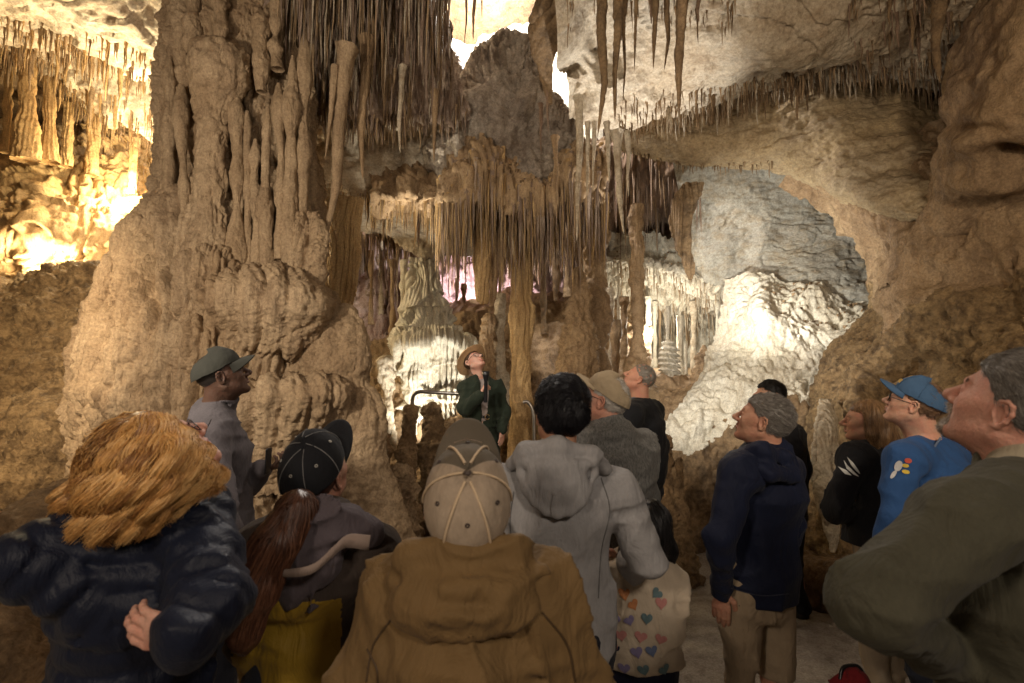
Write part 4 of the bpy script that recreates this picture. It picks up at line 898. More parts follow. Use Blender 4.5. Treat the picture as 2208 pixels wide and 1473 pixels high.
        for k in range(3):
            cr, pos = cross[k]; o1, o2 = [(1, 2), (2, 0), (0, 1)][k]
            sl = [slice(None)] * 3; sl[o1] = slice(1, -1); sl[o2] = slice(1, -1); sl = tuple(sl)
            ii = np.argwhere(cr[sl]); ii[:, o1] += 1; ii[:, o2] += 1
            ps = pos[tuple(ii.T)]
            def cell(d1, d2):
                q = ii.copy(); q[:, o1] -= d1; q[:, o2] -= d2; return idx[tuple(q.T)]
            q = np.stack((cell(1, 1), cell(0, 1), cell(0, 0), cell(1, 0)), -1)
            q[~ps] = q[~ps][:, ::-1]; Fs.append(q)
        Fc = np.vstack(Fs); Fc = Fc[(Fc >= 0).all(1)]
        return V, Fc
def relax(V, Fc, it=2, lam=0.5):
    e = np.vstack([Fc[:, [0, 1]], Fc[:, [1, 2]], Fc[:, [2, 3]], Fc[:, [3, 0]]]); n = len(V)
    deg = np.bincount(e[:, 0], minlength=n) + np.bincount(e[:, 1], minlength=n)
    for _ in range(it):
        S_ = np.stack([np.bincount(e[:, 0], V[e[:, 1], k], n) + np.bincount(e[:, 1], V[e[:, 0], k], n) for k in range(3)], -1)
        V = V + lam * (S_ / np.maximum(deg, 1)[:, None] - V)
    return V
def field_obj(name, fl_, mat, parent=None, it=1, mi=None, mats=None):
    V, Fc = fl_.mesh(); V = relax(V.astype(float), Fc, it)
    off = np.array(parent.location) if parent is not None else 0
    m_i = None
    if mi is not None:
        cen = V[Fc].mean(1); m_i = mi(cen)
    return mesh_obj(name, V - off, Fc, mats or mat, parent, mi=m_i)

# ------------------------------------------------------------------ cloth, skin and hair materials
def cloth_mat(name, col, col2=None, heather=0.0, weave=420.0, bump=0.25, rough=0.9, sheen=0.04, fold=0.5, coat=0.0):
    m, nt, b = new_mat(name); L = nt.links.new
    g = nd(nt, 'ShaderNodeTexCoord').outputs['Object']
    n1 = nd(nt, 'ShaderNodeTexNoise', i_Scale=9.0, i_Detail=6.0, i_Roughness=0.6); L(g, n1.inputs['Vector'])
    mp = nd(nt, 'ShaderNodeMapping'); L(g, mp.inputs[0]); mp.inputs['Scale'].default_value = (1, 1, 0.35)
    n2 = nd(nt, 'ShaderNodeTexNoise', i_Scale=weave, i_Detail=2.0); L(mp.outputs[0], n2.inputs['Vector'])
    n4 = nd(nt, 'ShaderNodeTexNoise', i_Scale=130.0, i_Detail=4.0, i_Roughness=0.7); L(mp.outputs[0], n4.inputs['Vector'])
    c2 = col2 or tuple(c * 0.72 for c in col)
    r = ramp(nt, [(0.35, (0, 0, 0)), (0.65, (1, 1, 1))], n1.outputs[0])
    a = mixc(nt, r.outputs[0], col, tuple(0.5 * (x + y) for x, y in zip(col, c2)))
    r4 = ramp(nt, [(0.35, (1 - heather,) * 3), (0.65, (1 + heather * 0.8,) * 3)], n4.outputs[0])
    a = mixc(nt, 1.0, a, r4.outputs[0], 'MULTIPLY')
    L(a, b.inputs['Base Color']); b.inputs['Roughness'].default_value = rough
    b.inputs['Sheen Weight'].default_value = sheen; b.inputs['Sheen Roughness'].default_value = 0.5
    b.inputs['Specular IOR Level'].default_value = 0.2
    n3 = nd(nt, 'ShaderNodeTexNoise', i_Scale=14.0, i_Detail=4.0, i_Roughness=0.55, i_Distortion=1.2)
    m3 = nd(nt, 'ShaderNodeMapping'); L(g, m3.inputs[0]); m3.inputs['Rotation'].default_value = (0.3, 0.5, 0); m3.inputs['Scale'].default_value = (1, 1, 0.45); L(m3.outputs[0], n3.inputs['Vector'])
    h = nd(nt, 'ShaderNodeMath', operation='MULTIPLY_ADD'); L(n3.outputs[0], h.inputs[0]); h.inputs[1].default_value = 0.034 * fold
    h2 = nd(nt, 'ShaderNodeMath', operation='MULTIPLY_ADD'); L(n2.outputs[0], h2.inputs[0]); h2.inputs[1].default_value = 0.0012; L(h2.outputs[0], h.inputs[2])
    bp = nd(nt, 'ShaderNodeBump', i_Strength=bump * 2.2 if bump * 2.2 < 1 else 1.0, i_Distance=1.0); L(h.outputs[0], bp.inputs['Height']); L(bp.outputs[0], b.inputs['Normal'])
    return m
def skin_mat(name, col, red=(0.62, 0.25, 0.18), rough=0.58):
    m, nt, b = new_mat(name); L = nt.links.new
    g = nd(nt, 'ShaderNodeTexCoord').outputs['Object']
    n1 = nd(nt, 'ShaderNodeTexNoise', i_Scale=18.0, i_Detail=5.0, i_Roughness=0.6); L(g, n1.inputs['Vector'])
    n2 = nd(nt, 'ShaderNodeTexNoise', i_Scale=260.0, i_Detail=3.0); L(g, n2.inputs['Vector'])
    r = ramp(nt, [(0.38, (0, 0, 0)), (0.72, (0.55, 0.55, 0.55))], n1.outputs[0])
    a = mixc(nt, r.outputs[0], col, red)
    r2 = ramp(nt, [(0.3, (0.90,) * 3), (0.7, (1.06,) * 3)], n2.outputs[0])
    a = mixc(nt, 1.0, a, r2.outputs[0], 'MULTIPLY'); L(a, b.inputs['Base Color'])
    b.inputs['Roughness'].default_value = rough; b.inputs['Specular IOR Level'].default_value = 0.4
    b.inputs['Subsurface Weight'].default_value = 0.12; b.inputs['Subsurface Radius'].default_value = (0.012, 0.004, 0.002); b.inputs['Subsurface Scale'].default_value = 1.0
    n3 = nd(nt, 'ShaderNodeTexNoise', i_Scale=70.0, i_Detail=4.0, i_Roughness=0.6); L(g, n3.inputs['Vector'])
    bp = nd(nt, 'ShaderNodeBump', i_Strength=0.6, i_Distance=0.006); L(n3.outputs[0], bp.inputs['Height']); L(bp.outputs[0], b.inputs['Normal'])
    return m
def flat_mat(name, col, rough=0.6, metal=0.0, spec=0.4, bump=0.0):
    m, nt, b = new_mat(name); L = nt.links.new
    n1 = nd(nt, 'ShaderNodeTexNoise', i_Scale=60.0, i_Detail=4.0)
    g = nd(nt, 'ShaderNodeTexCoord').outputs['Object']; L(g, n1.inputs['Vector'])
    r = ramp(nt, [(0.3, tuple(c * 0.85 for c in col)), (0.7, tuple(min(1, c * 1.1) for c in col))], n1.outputs[0])
    L(r.outputs[0], b.inputs['Base Color']); b.inputs['Roughness'].default_value = rough; b.inputs['Metallic'].default_value = metal; b.inputs['Specular IOR Level'].default_value = spec
    return m
def hair_mats(name, cols, rough=0.42):
    out = []
    for k, c in enumerate(cols):
        m = flat_mat(name, c, rough, 0, 0.45); b = m.node_tree.nodes['Principled BSDF']; out.append(m)
    return out
M['eye_white'] = flat_mat('eye_white', (0.75, 0.70, 0.66), 0.15)
M['iris'] = flat_mat('iris', (0.07, 0.045, 0.03), 0.1)
M['lips'] = skin_mat('lips', (0.46, 0.20, 0.16), (0.40, 0.14, 0.11), 0.4)
M['black_plastic'] = flat_mat('black_plastic', (0.015, 0.015, 0.017), 0.3)
m = M['lens'] = new_mat('spectacle_glass')[0]; b = m.node_tree.nodes['Principled BSDF']
b.inputs['Transmission Weight'].default_value = 0.0; b.inputs['Alpha'].default_value = 0.12; b.inputs['Roughness'].default_value = 0.03

# ------------------------------------------------------------------ strands
def strands(name, roots, dirs, length, mats, parent, steps=9, width=0.0012, grav=0.0, curl=0.0, curlf=14.0, keep=None, taper=0.85, seed=0, flow=None, follow=0.0, wave=None):
    """hair: thin three sided tubes; keep(p) pushes points out of the head"""
    r = np.random.default_rng(seed); n = len(roots)
    p = roots.copy(); d = dirs / (np.linalg.norm(dirs, axis=1, keepdims=True) + 1e-9)
    L = np.broadcast_to(length, (n,)); st = (L / (steps - 1))[:, None]
    pts = [p.copy()]
    ph = r.random((n, 1)) * 9
    for k in range(steps - 1):
        g = np.zeros_like(d); g[:, 2] = -grav
        if curl:
            q = p * curlf + ph * 0.15
            c = np.stack((vnoise(q), vnoise(q + 31.7), vnoise(q + 77.1)), -1) * curl; g = g + c
        if flow is not None: g = g + follow * flow(p)
        d = d + g; d /= np.linalg.norm(d, axis=1, keepdims=True) + 1e-9
        p = p + d * st
        if keep is not None: p = keep(p)
        pts.append(p.copy())
    A = np.stack(pts, 1)                       # n, steps, 3
    T = np.gradient(A, axis=1); T /= np.linalg.norm(T, axis=-1, keepdims=True) + 1e-9
    ref = np.array((0.31, 0.52, 0.79)); U = np.cross(T, ref); U /= np.linalg.norm(U, axis=-1, keepdims=True) + 1e-9; W = np.cross(T, U)
    if wave is not None:
        am, wl = wave; ph_ = (vnoise(roots * 7.0) * 5.0 + vnoise(roots * 30.0) * 0.9)[:, None]; s_ = np.linspace(0, 1, steps)[None, :] * np.broadcast_to(L, (n,))[:, None]
        a_ = 2 * math.pi * s_ / wl + ph_; g_ = am * np.minimum(1.3, s_ / wl)
        A = A + (g_ * np.sin(a_))[..., None] * W + (0.7 * g_ * np.cos(a_))[..., None] * U
        T = np.gradient(A, axis=1); T /= np.linalg.norm(T, axis=-1, keepdims=True) + 1e-9; U = np.cross(T, ref); U /= np.linalg.norm(U, axis=-1, keepdims=True) + 1e-9; W = np.cross(T, U)
    w = width * (1 - taper * np.linspace(0, 1, steps) ** 2.5)[None, :, None] * (0.7 + 0.6 * r.random((n, 1, 1)))
    rings_ = [A + w * (math.cos(a) * U + math.sin(a) * W) for a in (0, 2.094, 4.189)]
    G = np.stack(rings_, 2)                    # n, steps, 3, 3
    V = G.reshape(-1, 3)
    f = grid_faces(3, steps, True); Fc = (np.arange(n)[:, None, None] * (steps * 3) + f[None]).reshape(-1, 4)
    mi = np.repeat(r.integers(0, len(mats), n), len(f))
    return mesh_obj(name, V - np.array(parent.location), Fc, list(mats), parent, mi=mi)

# ------------------------------------------------------------------ head
class Head:
    """local frame: x to the right of the face, y forward, z up; origin between the ears"""
    def __init__(s, c, yaw, pitch=0, roll=0, size=1.0):
        # yaw is counted from the line of sight: 0 = back of the head, 90 = left profile, 180 = facing the camera
        s.c = V3(c); s.M = rotm(yaw - math.degrees(math.atan2(c[0], c[1])), pitch, roll); s.s = size
    def w(s, *p): return s.c + s.M @ (V3(*p) * s.s)
    def wn(s, A): return s.c + (np.asarray(A) * s.s) @ s.M.T
    def loc(s, A): return (np.asarray(A) - s.c) @ s.M / s.s
    def d(s, *p): return s.M @ V3(*p)
def head_prims(F, h, face=True, jaw=1.0, nose=1.0, beard=False, full=1.0):
    q = h.s; M3 = h.M
    def E(c, r, k=0.02, op='add', Rl=None): F.ell(h.w(c), V3(r) * q, M3 if Rl is None else M3 @ Rl, k * q, op)
    def Cn(a, b, ra, rb, k=0.02, op='add'): F.cone(h.w(a), h.w(b), ra * q, rb * q, k * q, op)
    E((0, -0.012, 0.030), (0.075, 0.096, 0.086), 0.01)
    E((0, 0.022, -0.026), (0.064 * full, 0.066, 0.080), 0.03)
    E((0, 0.036, -0.066), (0.050 * jaw, 0.050, 0.042), 0.03)
    for sx in (-1, 1):
        Cn((sx * 0.054 * jaw, -0.004, -0.052), (sx * 0.018, 0.072, -0.093), 0.015, 0.014, 0.025)
        Cn((sx * 0.054, 0.02, 0.0), (sx * 0.040, 0.062, -0.022), 0.016, 0.018, 0.03)
    Cn((-0.010, 0.080, -0.096), (0.010, 0.080, -0.096), 0.015, 0.015, 0.02)
    if face:
        Cn((-0.034, 0.078, 0.022), (0.034, 0.078, 0.022), 0.011, 0.011, 0.02)
        for sx in (-1, 1):
            E((sx * 0.032, 0.092, 0.003), (0.017, 0.014, 0.011), 0.014, 'sub')
            E((sx * 0.032, 0.0735, 0.003), (0.0155, 0.0150, 0.0135), 0.004)
            E((sx * 0.032, 0.0900, 0.0008), (0.0125, 0.0075, 0.0046), 0.0015, 'sub')
            Cn((sx * 0.018, 0.0860, 0.0075), (sx * 0.044, 0.080, 0.0065), 0.0035, 0.0035, 0.006)
            Cn((sx * 0.018, 0.0850, -0.0065), (sx * 0.044, 0.079, -0.0055), 0.0030, 0.0030, 0.006)
        Cn((0, 0.086, 0.014), (0, 0.104 + 0.012 * nose, -0.023), 0.0075, 0.0100 * nose, 0.014)
        Cn((0, 0.104 + 0.012 * nose, -0.027), (0, 0.100, -0.034), 0.0105 * nose, 0.009, 0.008)
        for sx in (-1, 1):
            E((sx * 0.0135, 0.098, -0.032), (0.0090 * nose, 0.0125, 0.0085), 0.008)
            E((sx * 0.007, 0.103, -0.0395), (0.0035, 0.006, 0.003), 0.004, 'sub')
            Cn((sx * 0.027, 0.078, -0.0590), (0, 0.0965, -0.0545), 0.0045, 0.0062, 0.008)
            Cn((sx * 0.024, 0.079, -0.0650), (0, 0.0940, -0.0675), 0.0050, 0.0075, 0.008)
        E((0, 0.098, -0.0605), (0.028, 0.012, 0.0016), 0.003, 'sub')
        E((0, 0.094, -0.080), (0.018, 0.006, 0.004), 0.012, 'sub')
    for sx in (-1, 1):     # ears
        Rl = rotm(sx * -22, -14, 0)
        E((sx * 0.076, -0.012, -0.010), (0.0075, 0.017, 0.030), 0.005, 'add', Rl)
        E((sx * 0.0855, -0.007, -0.008), (0.0085, 0.0110, 0.020), 0.003, 'sub', Rl)
        hl = [(0.076, 0.004, 0.004), (0.081, 0.000, 0.017), (0.0855, -0.012, 0.022), (0.088, -0.024, 0.016), (0.088, -0.028, 0.0), (0.085, -0.023, -0.018), (0.079, -0.012, -0.033), (0.076, -0.003, -0.034)]
        F.chain([h.w(sx * a_, b_, c_) for a_, b_, c_ in hl], [v * q for v in (0.003, 0.0036, 0.0040, 0.0042, 0.0040, 0.0038, 0.0058, 0.0050)], 0.0035 * q)
        F.chain([h.w(sx * a_, b_, c_) for a_, b_, c_ in ((0.0825, -0.012, 0.010), (0.084, -0.019, 0.0), (0.081, -0.016, -0.016))], [0.003 * q] * 3, 0.003 * q)
        Cn((sx * 0.076, 0.003, -0.006), (sx * 0.077, 0.002, -0.014), 0.0045, 0.004, 0.004)
def cran_keep(h, off=0.004, rr=(0.075, 0.096, 0.086), c=(0, -0.012, 0.030)):
    rr = V3(rr) + off; c = V3(c)
    def f(p):
        q = (h.loc(p) - c) / rr; L = np.linalg.norm(q, axis=1, keepdims=True)
        q = np.where(L < 1, q / np.maximum(L, 1e-6), q); return h.wn(q * rr + c)
    return f
def scalp(h, n, mask, seed=0, off=0.001, rr=(0.075, 0.096, 0.086), c=(0, -0.012, 0.030)):
    r = np.random.default_rng(seed); v = r.normal(0, 1, (n * 3, 3)); v /= np.linalg.norm(v, axis=1, keepdims=True)
    q = v * (V3(rr) + off) + V3(c); k = mask(q); q = q[k][:n]; v = v[k][:n] / V3(rr); v /= np.linalg.norm(v, axis=1, keepdims=True)
    return h.wn(q), v @ h.M.T, q
def mask_short(front=0.05, nape=-0.055, temple=0.03):
    """hair line: forehead above front height, sides back of the temple, nape down to nape"""
    def f(q):
        x, y, z = q[:, 0], q[:, 1], q[:, 2]
        a = (y > 0.035) & (z > front + (y - 0.06) * -0.4) & (z > 0.045)
        b_ = (y <= 0.035) & (y > -0.005) & (z > temple)
        c = (y <= -0.005) & (z > np.interp(y, (-0.10, -0.04, -0.02, -0.005), (nape, nape, -0.03, 0.02)))
        side = (y <= 0.03) & (y > -0.0) & (np.abs(x) > 0.06) & (z > 0.0)
        return a | b_ | c | side
    return f
def hair_cap(h, mat, parent, mask_field, grow=0.006, name='hair', rough=0.004, seed=1, step=0.005, extra=None):
    """a closed head of hair under the strands: the scalp grown outward and cut to the hair line"""
    F = Field(h.c - 0.16 * h.s, h.c + 0.16 * h.s, step)
    F.ell(h.w(0, -0.012, 0.030), (V3(0.075, 0.096, 0.086) + grow) * h.s, h.M, 0.01)
    if extra: extra(F)
    P_ = F.pts(tuple(slice(0, len(a)) for a in F.ax)); q = h.loc(P_)
    F.f = np.maximum(F.f, -mask_field(q) * 1.0)
    F.wrinkle(lambda p: rough * fbm(p, 3, 60.0, 0.6, seed))
    return field_obj(name, F, mat, parent)
def mf_short(front=0.055, nape=-0.055, temple=0.02, ear=0.012):
    """positive inside the hair region (signed like a distance)"""
    def f(q):
        y, z = q[..., 1], q[..., 2]
        line = np.interp(y, (-0.12, -0.06, -0.035, -0.012, 0.012, 0.03, 0.045, 0.07, 0.12), (nape, nape, -0.045, ear + 0.012, ear, temple, front - 0.012, front, front + 0.01))
        return z - line
    return f
def eyes(h, parent, look=0.0, which=(-1, 1), iris=(0.07, 0.045, 0.03)):
    for sx in which:
        c = h.w(sx * 0.032, 0.0738, 0.002)
        u = np.linspace(0, math.pi, 13); v = np.linspace(0, 2 * math.pi, 18, endpoint=False)
        r_ = 0.0133 * h.s
        ax = h.d(0, 1, 0.12 + look); ax = unit(ax); sd = unit(np.cross(ax, h.d(0, 0, 1))); up = np.cross(sd, ax)
        G = c + r_ * (np.cos(u)[:, None, None] * ax + np.sin(u)[:, None, None] * (np.cos(v)[None, :, None] * sd + np.sin(v)[None, :, None] * up))
        Fc = grid_faces(18, 13, True)[:, ::-1]; mi = np.where(np.arange(len(Fc)) // 18 < 2, 1, 0)
        mesh_obj('eye', (G.reshape(-1, 3) - np.array(parent.location)), Fc, [M['eye_white'], M['iris']], parent, mi=mi)
def brows(h, parent, mats, n=90):
    for sx in (-1, 1):
        r = np.random.default_rng(5); t = r.random(n)
        q = np.stack((sx * (0.014 + 0.032 * t), 0.091 - 0.012 * t + r.normal(0, 0.001, n), 0.024 + 0.004 * np.sin(t * 3) + r.normal(0, 0.0022, n)), -1)
        strands('eyebrow', h.wn(q), np.tile(h.d(sx * 1.0, -0.2, 0.15), (n, 1)), 0.010 * h.s, mats, parent, steps=4, width=0.0007)
def glasses(h, parent, frame, rad=0.021, thick=0.0014, name='glasses', rimless=False):
    o0 = np.array(parent.location)
    acc = Batch()
    def add(path, r, closed=False):
        V, Fc = tube(path, r, 6); acc.add(V, Fc, 0)
    for sx in (-1, 1):
        a = np.linspace(0, 2 * math.pi, 29)
        ring = np.stack((sx * 0.033 + rad * 1.15 * np.cos(a), 0.104 - 0.004 * np.abs(np.cos(a)) - np.abs(sx * 0.033 + rad * np.cos(a)) * 0.12, 0.001 + rad * 0.85 * np.sin(a)), -1)
        add(h.wn(ring), thick * h.s)
        add(np.array([h.w(sx * 0.057, 0.096, 0.005), h.w(sx * 0.072, 0.082, 0.006), h.w(sx * 0.079, 0.03, 0.006), h.w(sx * 0.081, -0.008, 0.006), h.w(sx * 0.079, -0.022, -0.012)]), thick * h.s)
    add(np.array([h.w(-0.010, 0.104, 0.004), h.w(0, 0.108, 0.007), h.w(0.010, 0.104, 0.004)]), thick * h.s)
    g = mesh_obj(name, np.vstack(acc.V) - o0, np.vstack(acc.F), frame, parent)
    for sx in (-1, 1):
        a = np.linspace(0, 2 * math.pi, 24, endpoint=False); cv = [(sx * 0.033, 0.1005, 0.001)]
        ring = np.stack((sx * 0.033 + rad * 1.12 * np.cos(a), 0.1025 - 0.004 * np.abs(np.cos(a)) - np.abs(sx * 0.033 + rad * np.cos(a)) * 0.12, 0.001 + rad * 0.83 * np.sin(a)), -1)
        V = h.wn(ring); V = np.vstack((V, V + h.d(0, -0.001, 0)))
        n = 24; i = np.arange(0, n // 2 - 1)
        quads = np.stack((i, i + 1, n - 2 - i, n - 1 - i), -1)
        mesh_obj('lens', V[:n] - o0, quads, M['lens'], g if False else parent, smooth_=False)
    return g

# ------------------------------------------------------------------ hands
def hand_prims(F, wr, d, nrm, thumb, curl=(0.5, 0.6, 0.65, 0.7), s=1.0, grow=0.0, spread=0.0, thumb_in=0.5):
    """wr wrist, d pointing to the fingers, nrm out of the palm, thumb = +1/-1 side of cross(d, nrm)"""
    d = unit(d); nrm = unit(V3(nrm) - d * (V3(nrm) @ d)); sd = np.cross(d, nrm) * thumb
    w = V3(wr)
    F.seg(w + d * 0.01 * s, w + d * 0.075 * s, (0.026 * s, 0.017 * s), (0.037 * s, 0.0135 * s), sd, 0.012)
    F.cone(w - d * 0.03 * s, w + d * 0.02 * s, 0.024 * s, 0.023 * s, 0.015)
    offs = (0.029, 0.0095, -0.0105, -0.029); lens = (0.072, 0.080, 0.074, 0.058); base = (0.084, 0.088, 0.084, 0.076)
    for k in range(4):
        p = w + d * base[k] * s + sd * offs[k] * s; r0 = (0.0092, 0.0095, 0.009, 0.0080)[k] * s
        a = curl[k] * 0.55; dd = unit(d + sd * spread * (1.5 - k) * 0.12)
        pts = [p - d * 0.018 * s, p]; rr = [r0 * 1.05, r0 * 1.05]; ang = 0
        for j, f in enumerate((0.45, 0.32, 0.23)):
            ang += a * (1.25 if j == 1 else 1.0) * (0.9 if j else 1.0)
            v = dd * math.cos(ang) + nrm * math.sin(ang); p = p + v * lens[k] * f * s; pts.append(p); rr.append(r0 * (0.98, 0.9, 0.78)[j])
        F.chain(pts, rr, 0.0035 * s)
    t0 = w + d * 0.022 * s + sd * 0.024 * s
    t1 = t0 + (d * 0.55 + sd * 0.62 + nrm * 0.35 * thumb_in) * 0.040 * s
    t2 = t1 + unit(d * 0.85 + sd * (0.35 - 0.4 * thumb_in) + nrm * 0.7 * thumb_in) * 0.032 * s
    t3 = t2 + unit(d * 0.8 + sd * (0.15 - 0.6 * thumb_in) + nrm * 0.8 * thumb_in) * 0.026 * s
    F.chain([t0, t1, t2, t3], [0.014 * s, 0.0115 * s, 0.0105 * s, 0.0085 * s], 0.006 * s)

# ================================================================== people
from mathutils.bvhtree import BVHTree
def skel(nb, hip, yaw, w=1.0, feet=0.0):
    yaw = yaw - math.degrees(math.atan2(nb[0], nb[1]))
    fw = V3(-math.sin(R(yaw)), math.cos(R(yaw)), 0); sd = V3(math.cos(R(yaw)), math.sin(R(yaw)), 0)
    nb = V3(nb); hip = V3(hip); J = dict(nb=nb, hip=hip, fw=fw, sd=sd, w=w)
    ax = unit(nb - hip); J['ax'] = ax; L = np.linalg.norm(nb - hip)
    J['waist'] = hip + ax * L * 0.28 ; J['chest'] = hip + ax * L * 0.68
    J['rsh'] = nb - ax * 0.055 + sd * 0.175 * w; J['lsh'] = nb - ax * 0.055 - sd * 0.175 * w
    for s, k in ((1, 'r'), (-1, 'l')):
        J[k + 'hp'] = hip + sd * s * 0.09 * w - V3(0, 0, 0.03)
        J[k + 'kn'] = V3(J[k + 'hp'][0], J[k + 'hp'][1], feet + (hip[2] - feet) * 0.52) + fw * 0.03 + sd * s * 0.015
        J[k + 'an'] = V3(J[k + 'hp'][0], J[k + 'hp'][1], feet + 0.09) + sd * s * 0.03 - fw * 0.02
        J[k + 'el'] = J[k + 'sh'] + sd * s * 0.06 - fw * 0.03 - V3(0, 0, 0.28)
        J[k + 'wr'] = J[k + 'el'] + fw * 0.06 - V3(0, 0, 0.25) - sd * s * 0.01
    return J
def torso(F, J, g=0.0, k=0.05, low=True, fat=0.0):
    w = J['w']; s = J['sd']; c = J['chest']; wa = J['waist']; h = J['hip']; nb = J['nb']; f = J['fw']
    if low: F.seg(h - V3(0, 0, 0.06), h + V3(0, 0, 0.03), (0.150 * w, 0.105 + fat * .6), (0.155 * w, 0.108 + fat), s, k, grow=g)
    F.seg(h, wa, (0.155 * w, 0.108 + fat), (0.138 * w, 0.098 + fat), s, k, grow=g)
    F.seg(wa, c, (0.138 * w, 0.098 + fat), (0.160 * w, 0.112 + fat * .6), s, k, grow=g)
    F.seg(c, nb - J['ax'] * 0.085, (0.160 * w, 0.112 + fat * .6), (0.140 * w, 0.078), s, k, grow=g)
    F.cone(J['lsh'], nb - J['ax'] * 0.02, 0.058, 0.062, 0.05, grow=g); F.cone(J['rsh'], nb - J['ax'] * 0.02, 0.058, 0.062, 0.05, grow=g)
def arms(F, J, g=0.0, k=0.035, which='lr', t=1.0):
    for a in which:
        F.cone(J[a + 'sh'], J[a + 'el'], 0.056 * t, 0.043 * t, k, grow=g); F.cone(J[a + 'el'], J[a + 'wr'], 0.043 * t, 0.028 * t, k * 0.6, grow=g)
def legs(F, J, g=0.0, k=0.03, to='an'):
    for a in 'lr':
        F.cone(J[a + 'hp'], J[a + 'kn'], 0.082, 0.056, k, grow=g)
        if to == 'an': F.cone(J[a + 'kn'], J[a + 'an'], 0.054, 0.036, k * 0.7, grow=g)
def bounds(J, extra=(), m=0.24):
    A = np.array([J[k] for k in J if k not in ('fw', 'sd', 'w', 'ax')] + list(extra)); lo = A.min(0) - m; hi = A.max(0) + m
    return lo, hi
def folds(amp=0.006, f=7.0, seed=0, zs=0.6, rx=0.0):
    """cloth relief: broad drapes, sharper creases across them"""
    def fn(p):
        w = np.stack((fbm(p, 2, f * .5, .5, seed), fbm(p, 2, f * .5, .5, seed + 9), fbm(p, 2, f * .5, .5, seed + 5)), -1)
        q = p * np.array((1, 1, zs)) + 0.55 / f * w
        a = np.abs(vnoise(q * f + seed)); b = np.abs(vnoise((p * np.array((0.55, 0.55, 1.25)) + 0.4 / f * w) * f * 1.7 + seed + 20))
        c = np.abs(vnoise((q + 0.2 / f * w) * f * 2.9 + 11))
        return 1.7 * amp * (2.3 * (np.sqrt(a + 0.02) - 0.55) + 1.1 * (np.sqrt(b + 0.02) - 0.55) + 0.5 * (c - 0.3))
    return fn
def pants_and_shoes(root, J, mat, shoe, short=False, g=0.018, hem=None, top=None):
    lo, hi = bounds(J); lo[2] = J['lan'][2] - 0.12; hi[2] = J['hip'][2] + 0.2
    F = Field(lo, hi, 0.016)
    F.seg(J['hip'] - V3(0, 0, 0.07), J['hip'] + V3(0, 0, 0.06), (0.150 * J['w'], 0.108), (0.150 * J['w'], 0.105), J['sd'], 0.04, grow=g)
    legs(F, J, g, to='kn' if short else 'an')
    if short:
        for a in 'lr': F.cone(J[a + 'kn'], J[a + 'kn'] - V3(0, 0, 0.05), 0.062, 0.062, 0.02, grow=g)
    F.wrinkle(folds(0.010, 6, 4))
    F.cut((0, 0, -1), -(hem if hem is not None else J['lan'][2] - 0.03))
    field_obj('shorts' if short else 'trousers', F, mat, root)
    for a in 'lr':
        F = Field(J[a + 'an'] - 0.3, J[a + 'an'] + V3(0.3, 0.3, 0.1), 0.014); z0 = J[a + 'an'][2] - 0.09; q = J[a + 'an']
        F.seg(V3(q[0], q[1], z0 + 0.04), V3(q[0], q[1], z0 + 0.035) + J['fw'] * 0.16, (0.042, 0.038), (0.044, 0.030), J['sd'], 0.03)
        F.cone(V3(q[0], q[1], z0 + 0.05), q, 0.045, 0.045, 0.02); F.cut((0, 0, -1), -z0)
        field_obj('shoe', F, shoe, root)
def person(label, J, h, skin, fine=0.003, hands=(), face=True, jaw=1.0, nose=1.0, full=1.0, neck=0.056, fat=0.0, mi=None, t=1.0, lips=None):
    root_loc = (float(J['hip'][0]), float(J['hip'][1]), float(J['lan'][2] - 0.09))
    lo, hi = bounds(J, [h.c - 0.1, h.c + 0.1, h.c + V3(0, 0, 0.14)], 0.16); lo[2] = J['lan'][2] - 0.12
    fb = [(h.c, 0.14 * h.s, fine)] + [(w + unit(d) * 0.07, 0.13, max(fine, 0.0035)) for (w, d, n_, th, cu, sp) in hands]
    F = Field(lo, hi, 0.024, fb)
    torso(F, J, 0, 0.05, fat=fat); arms(F, J, 0, t=t); legs(F, J, 0)
    for a in 'lr': F.cone(J[a + 'an'], J[a + 'an'] + J['fw'] * 0.1 - V3(0, 0, 0.04), 0.036, 0.03, 0.02)
    F.cone(J['nb'] - J['ax'] * 0.03, h.w(0, -0.022, -0.03), neck * 1.05, neck, 0.03)
    F.cone(J['nb'] + J['fw'] * 0.02 - J['ax'] * 0.02, h.w(0, 0.02, -0.065), neck * 0.8, neck * 0.75, 0.025)
    head_prims(F, h, face, jaw, nose, full=full)
    for (w, d, n_, th, cu, sp) in hands: hand_prims(F, w, d, n_, th, cu, spread=sp)
    V, Fc = F.mesh(); V = relax(V.astype(float), Fc, 1)
    if face:
        cen = V[Fc].mean(1); q = h.loc(cen)
        lip = (np.abs(q[:, 0]) < 0.025) & (q[:, 1] > 0.078) & (q[:, 2] < -0.0505) & (q[:, 2] > -0.0725) & ((q[:, 2] + 0.061) ** 2 / 0.0105 ** 2 + q[:, 0] ** 2 / 0.027 ** 2 < 1)
        m_ = np.where(lip, 1, 0)
    else: m_ = None
    o = mesh_obj('person', V - np.array(root_loc), Fc, [skin, lips or M['lips']], None, mi=m_)
    o.location = root_loc; tag(o, label, 'person'); return o
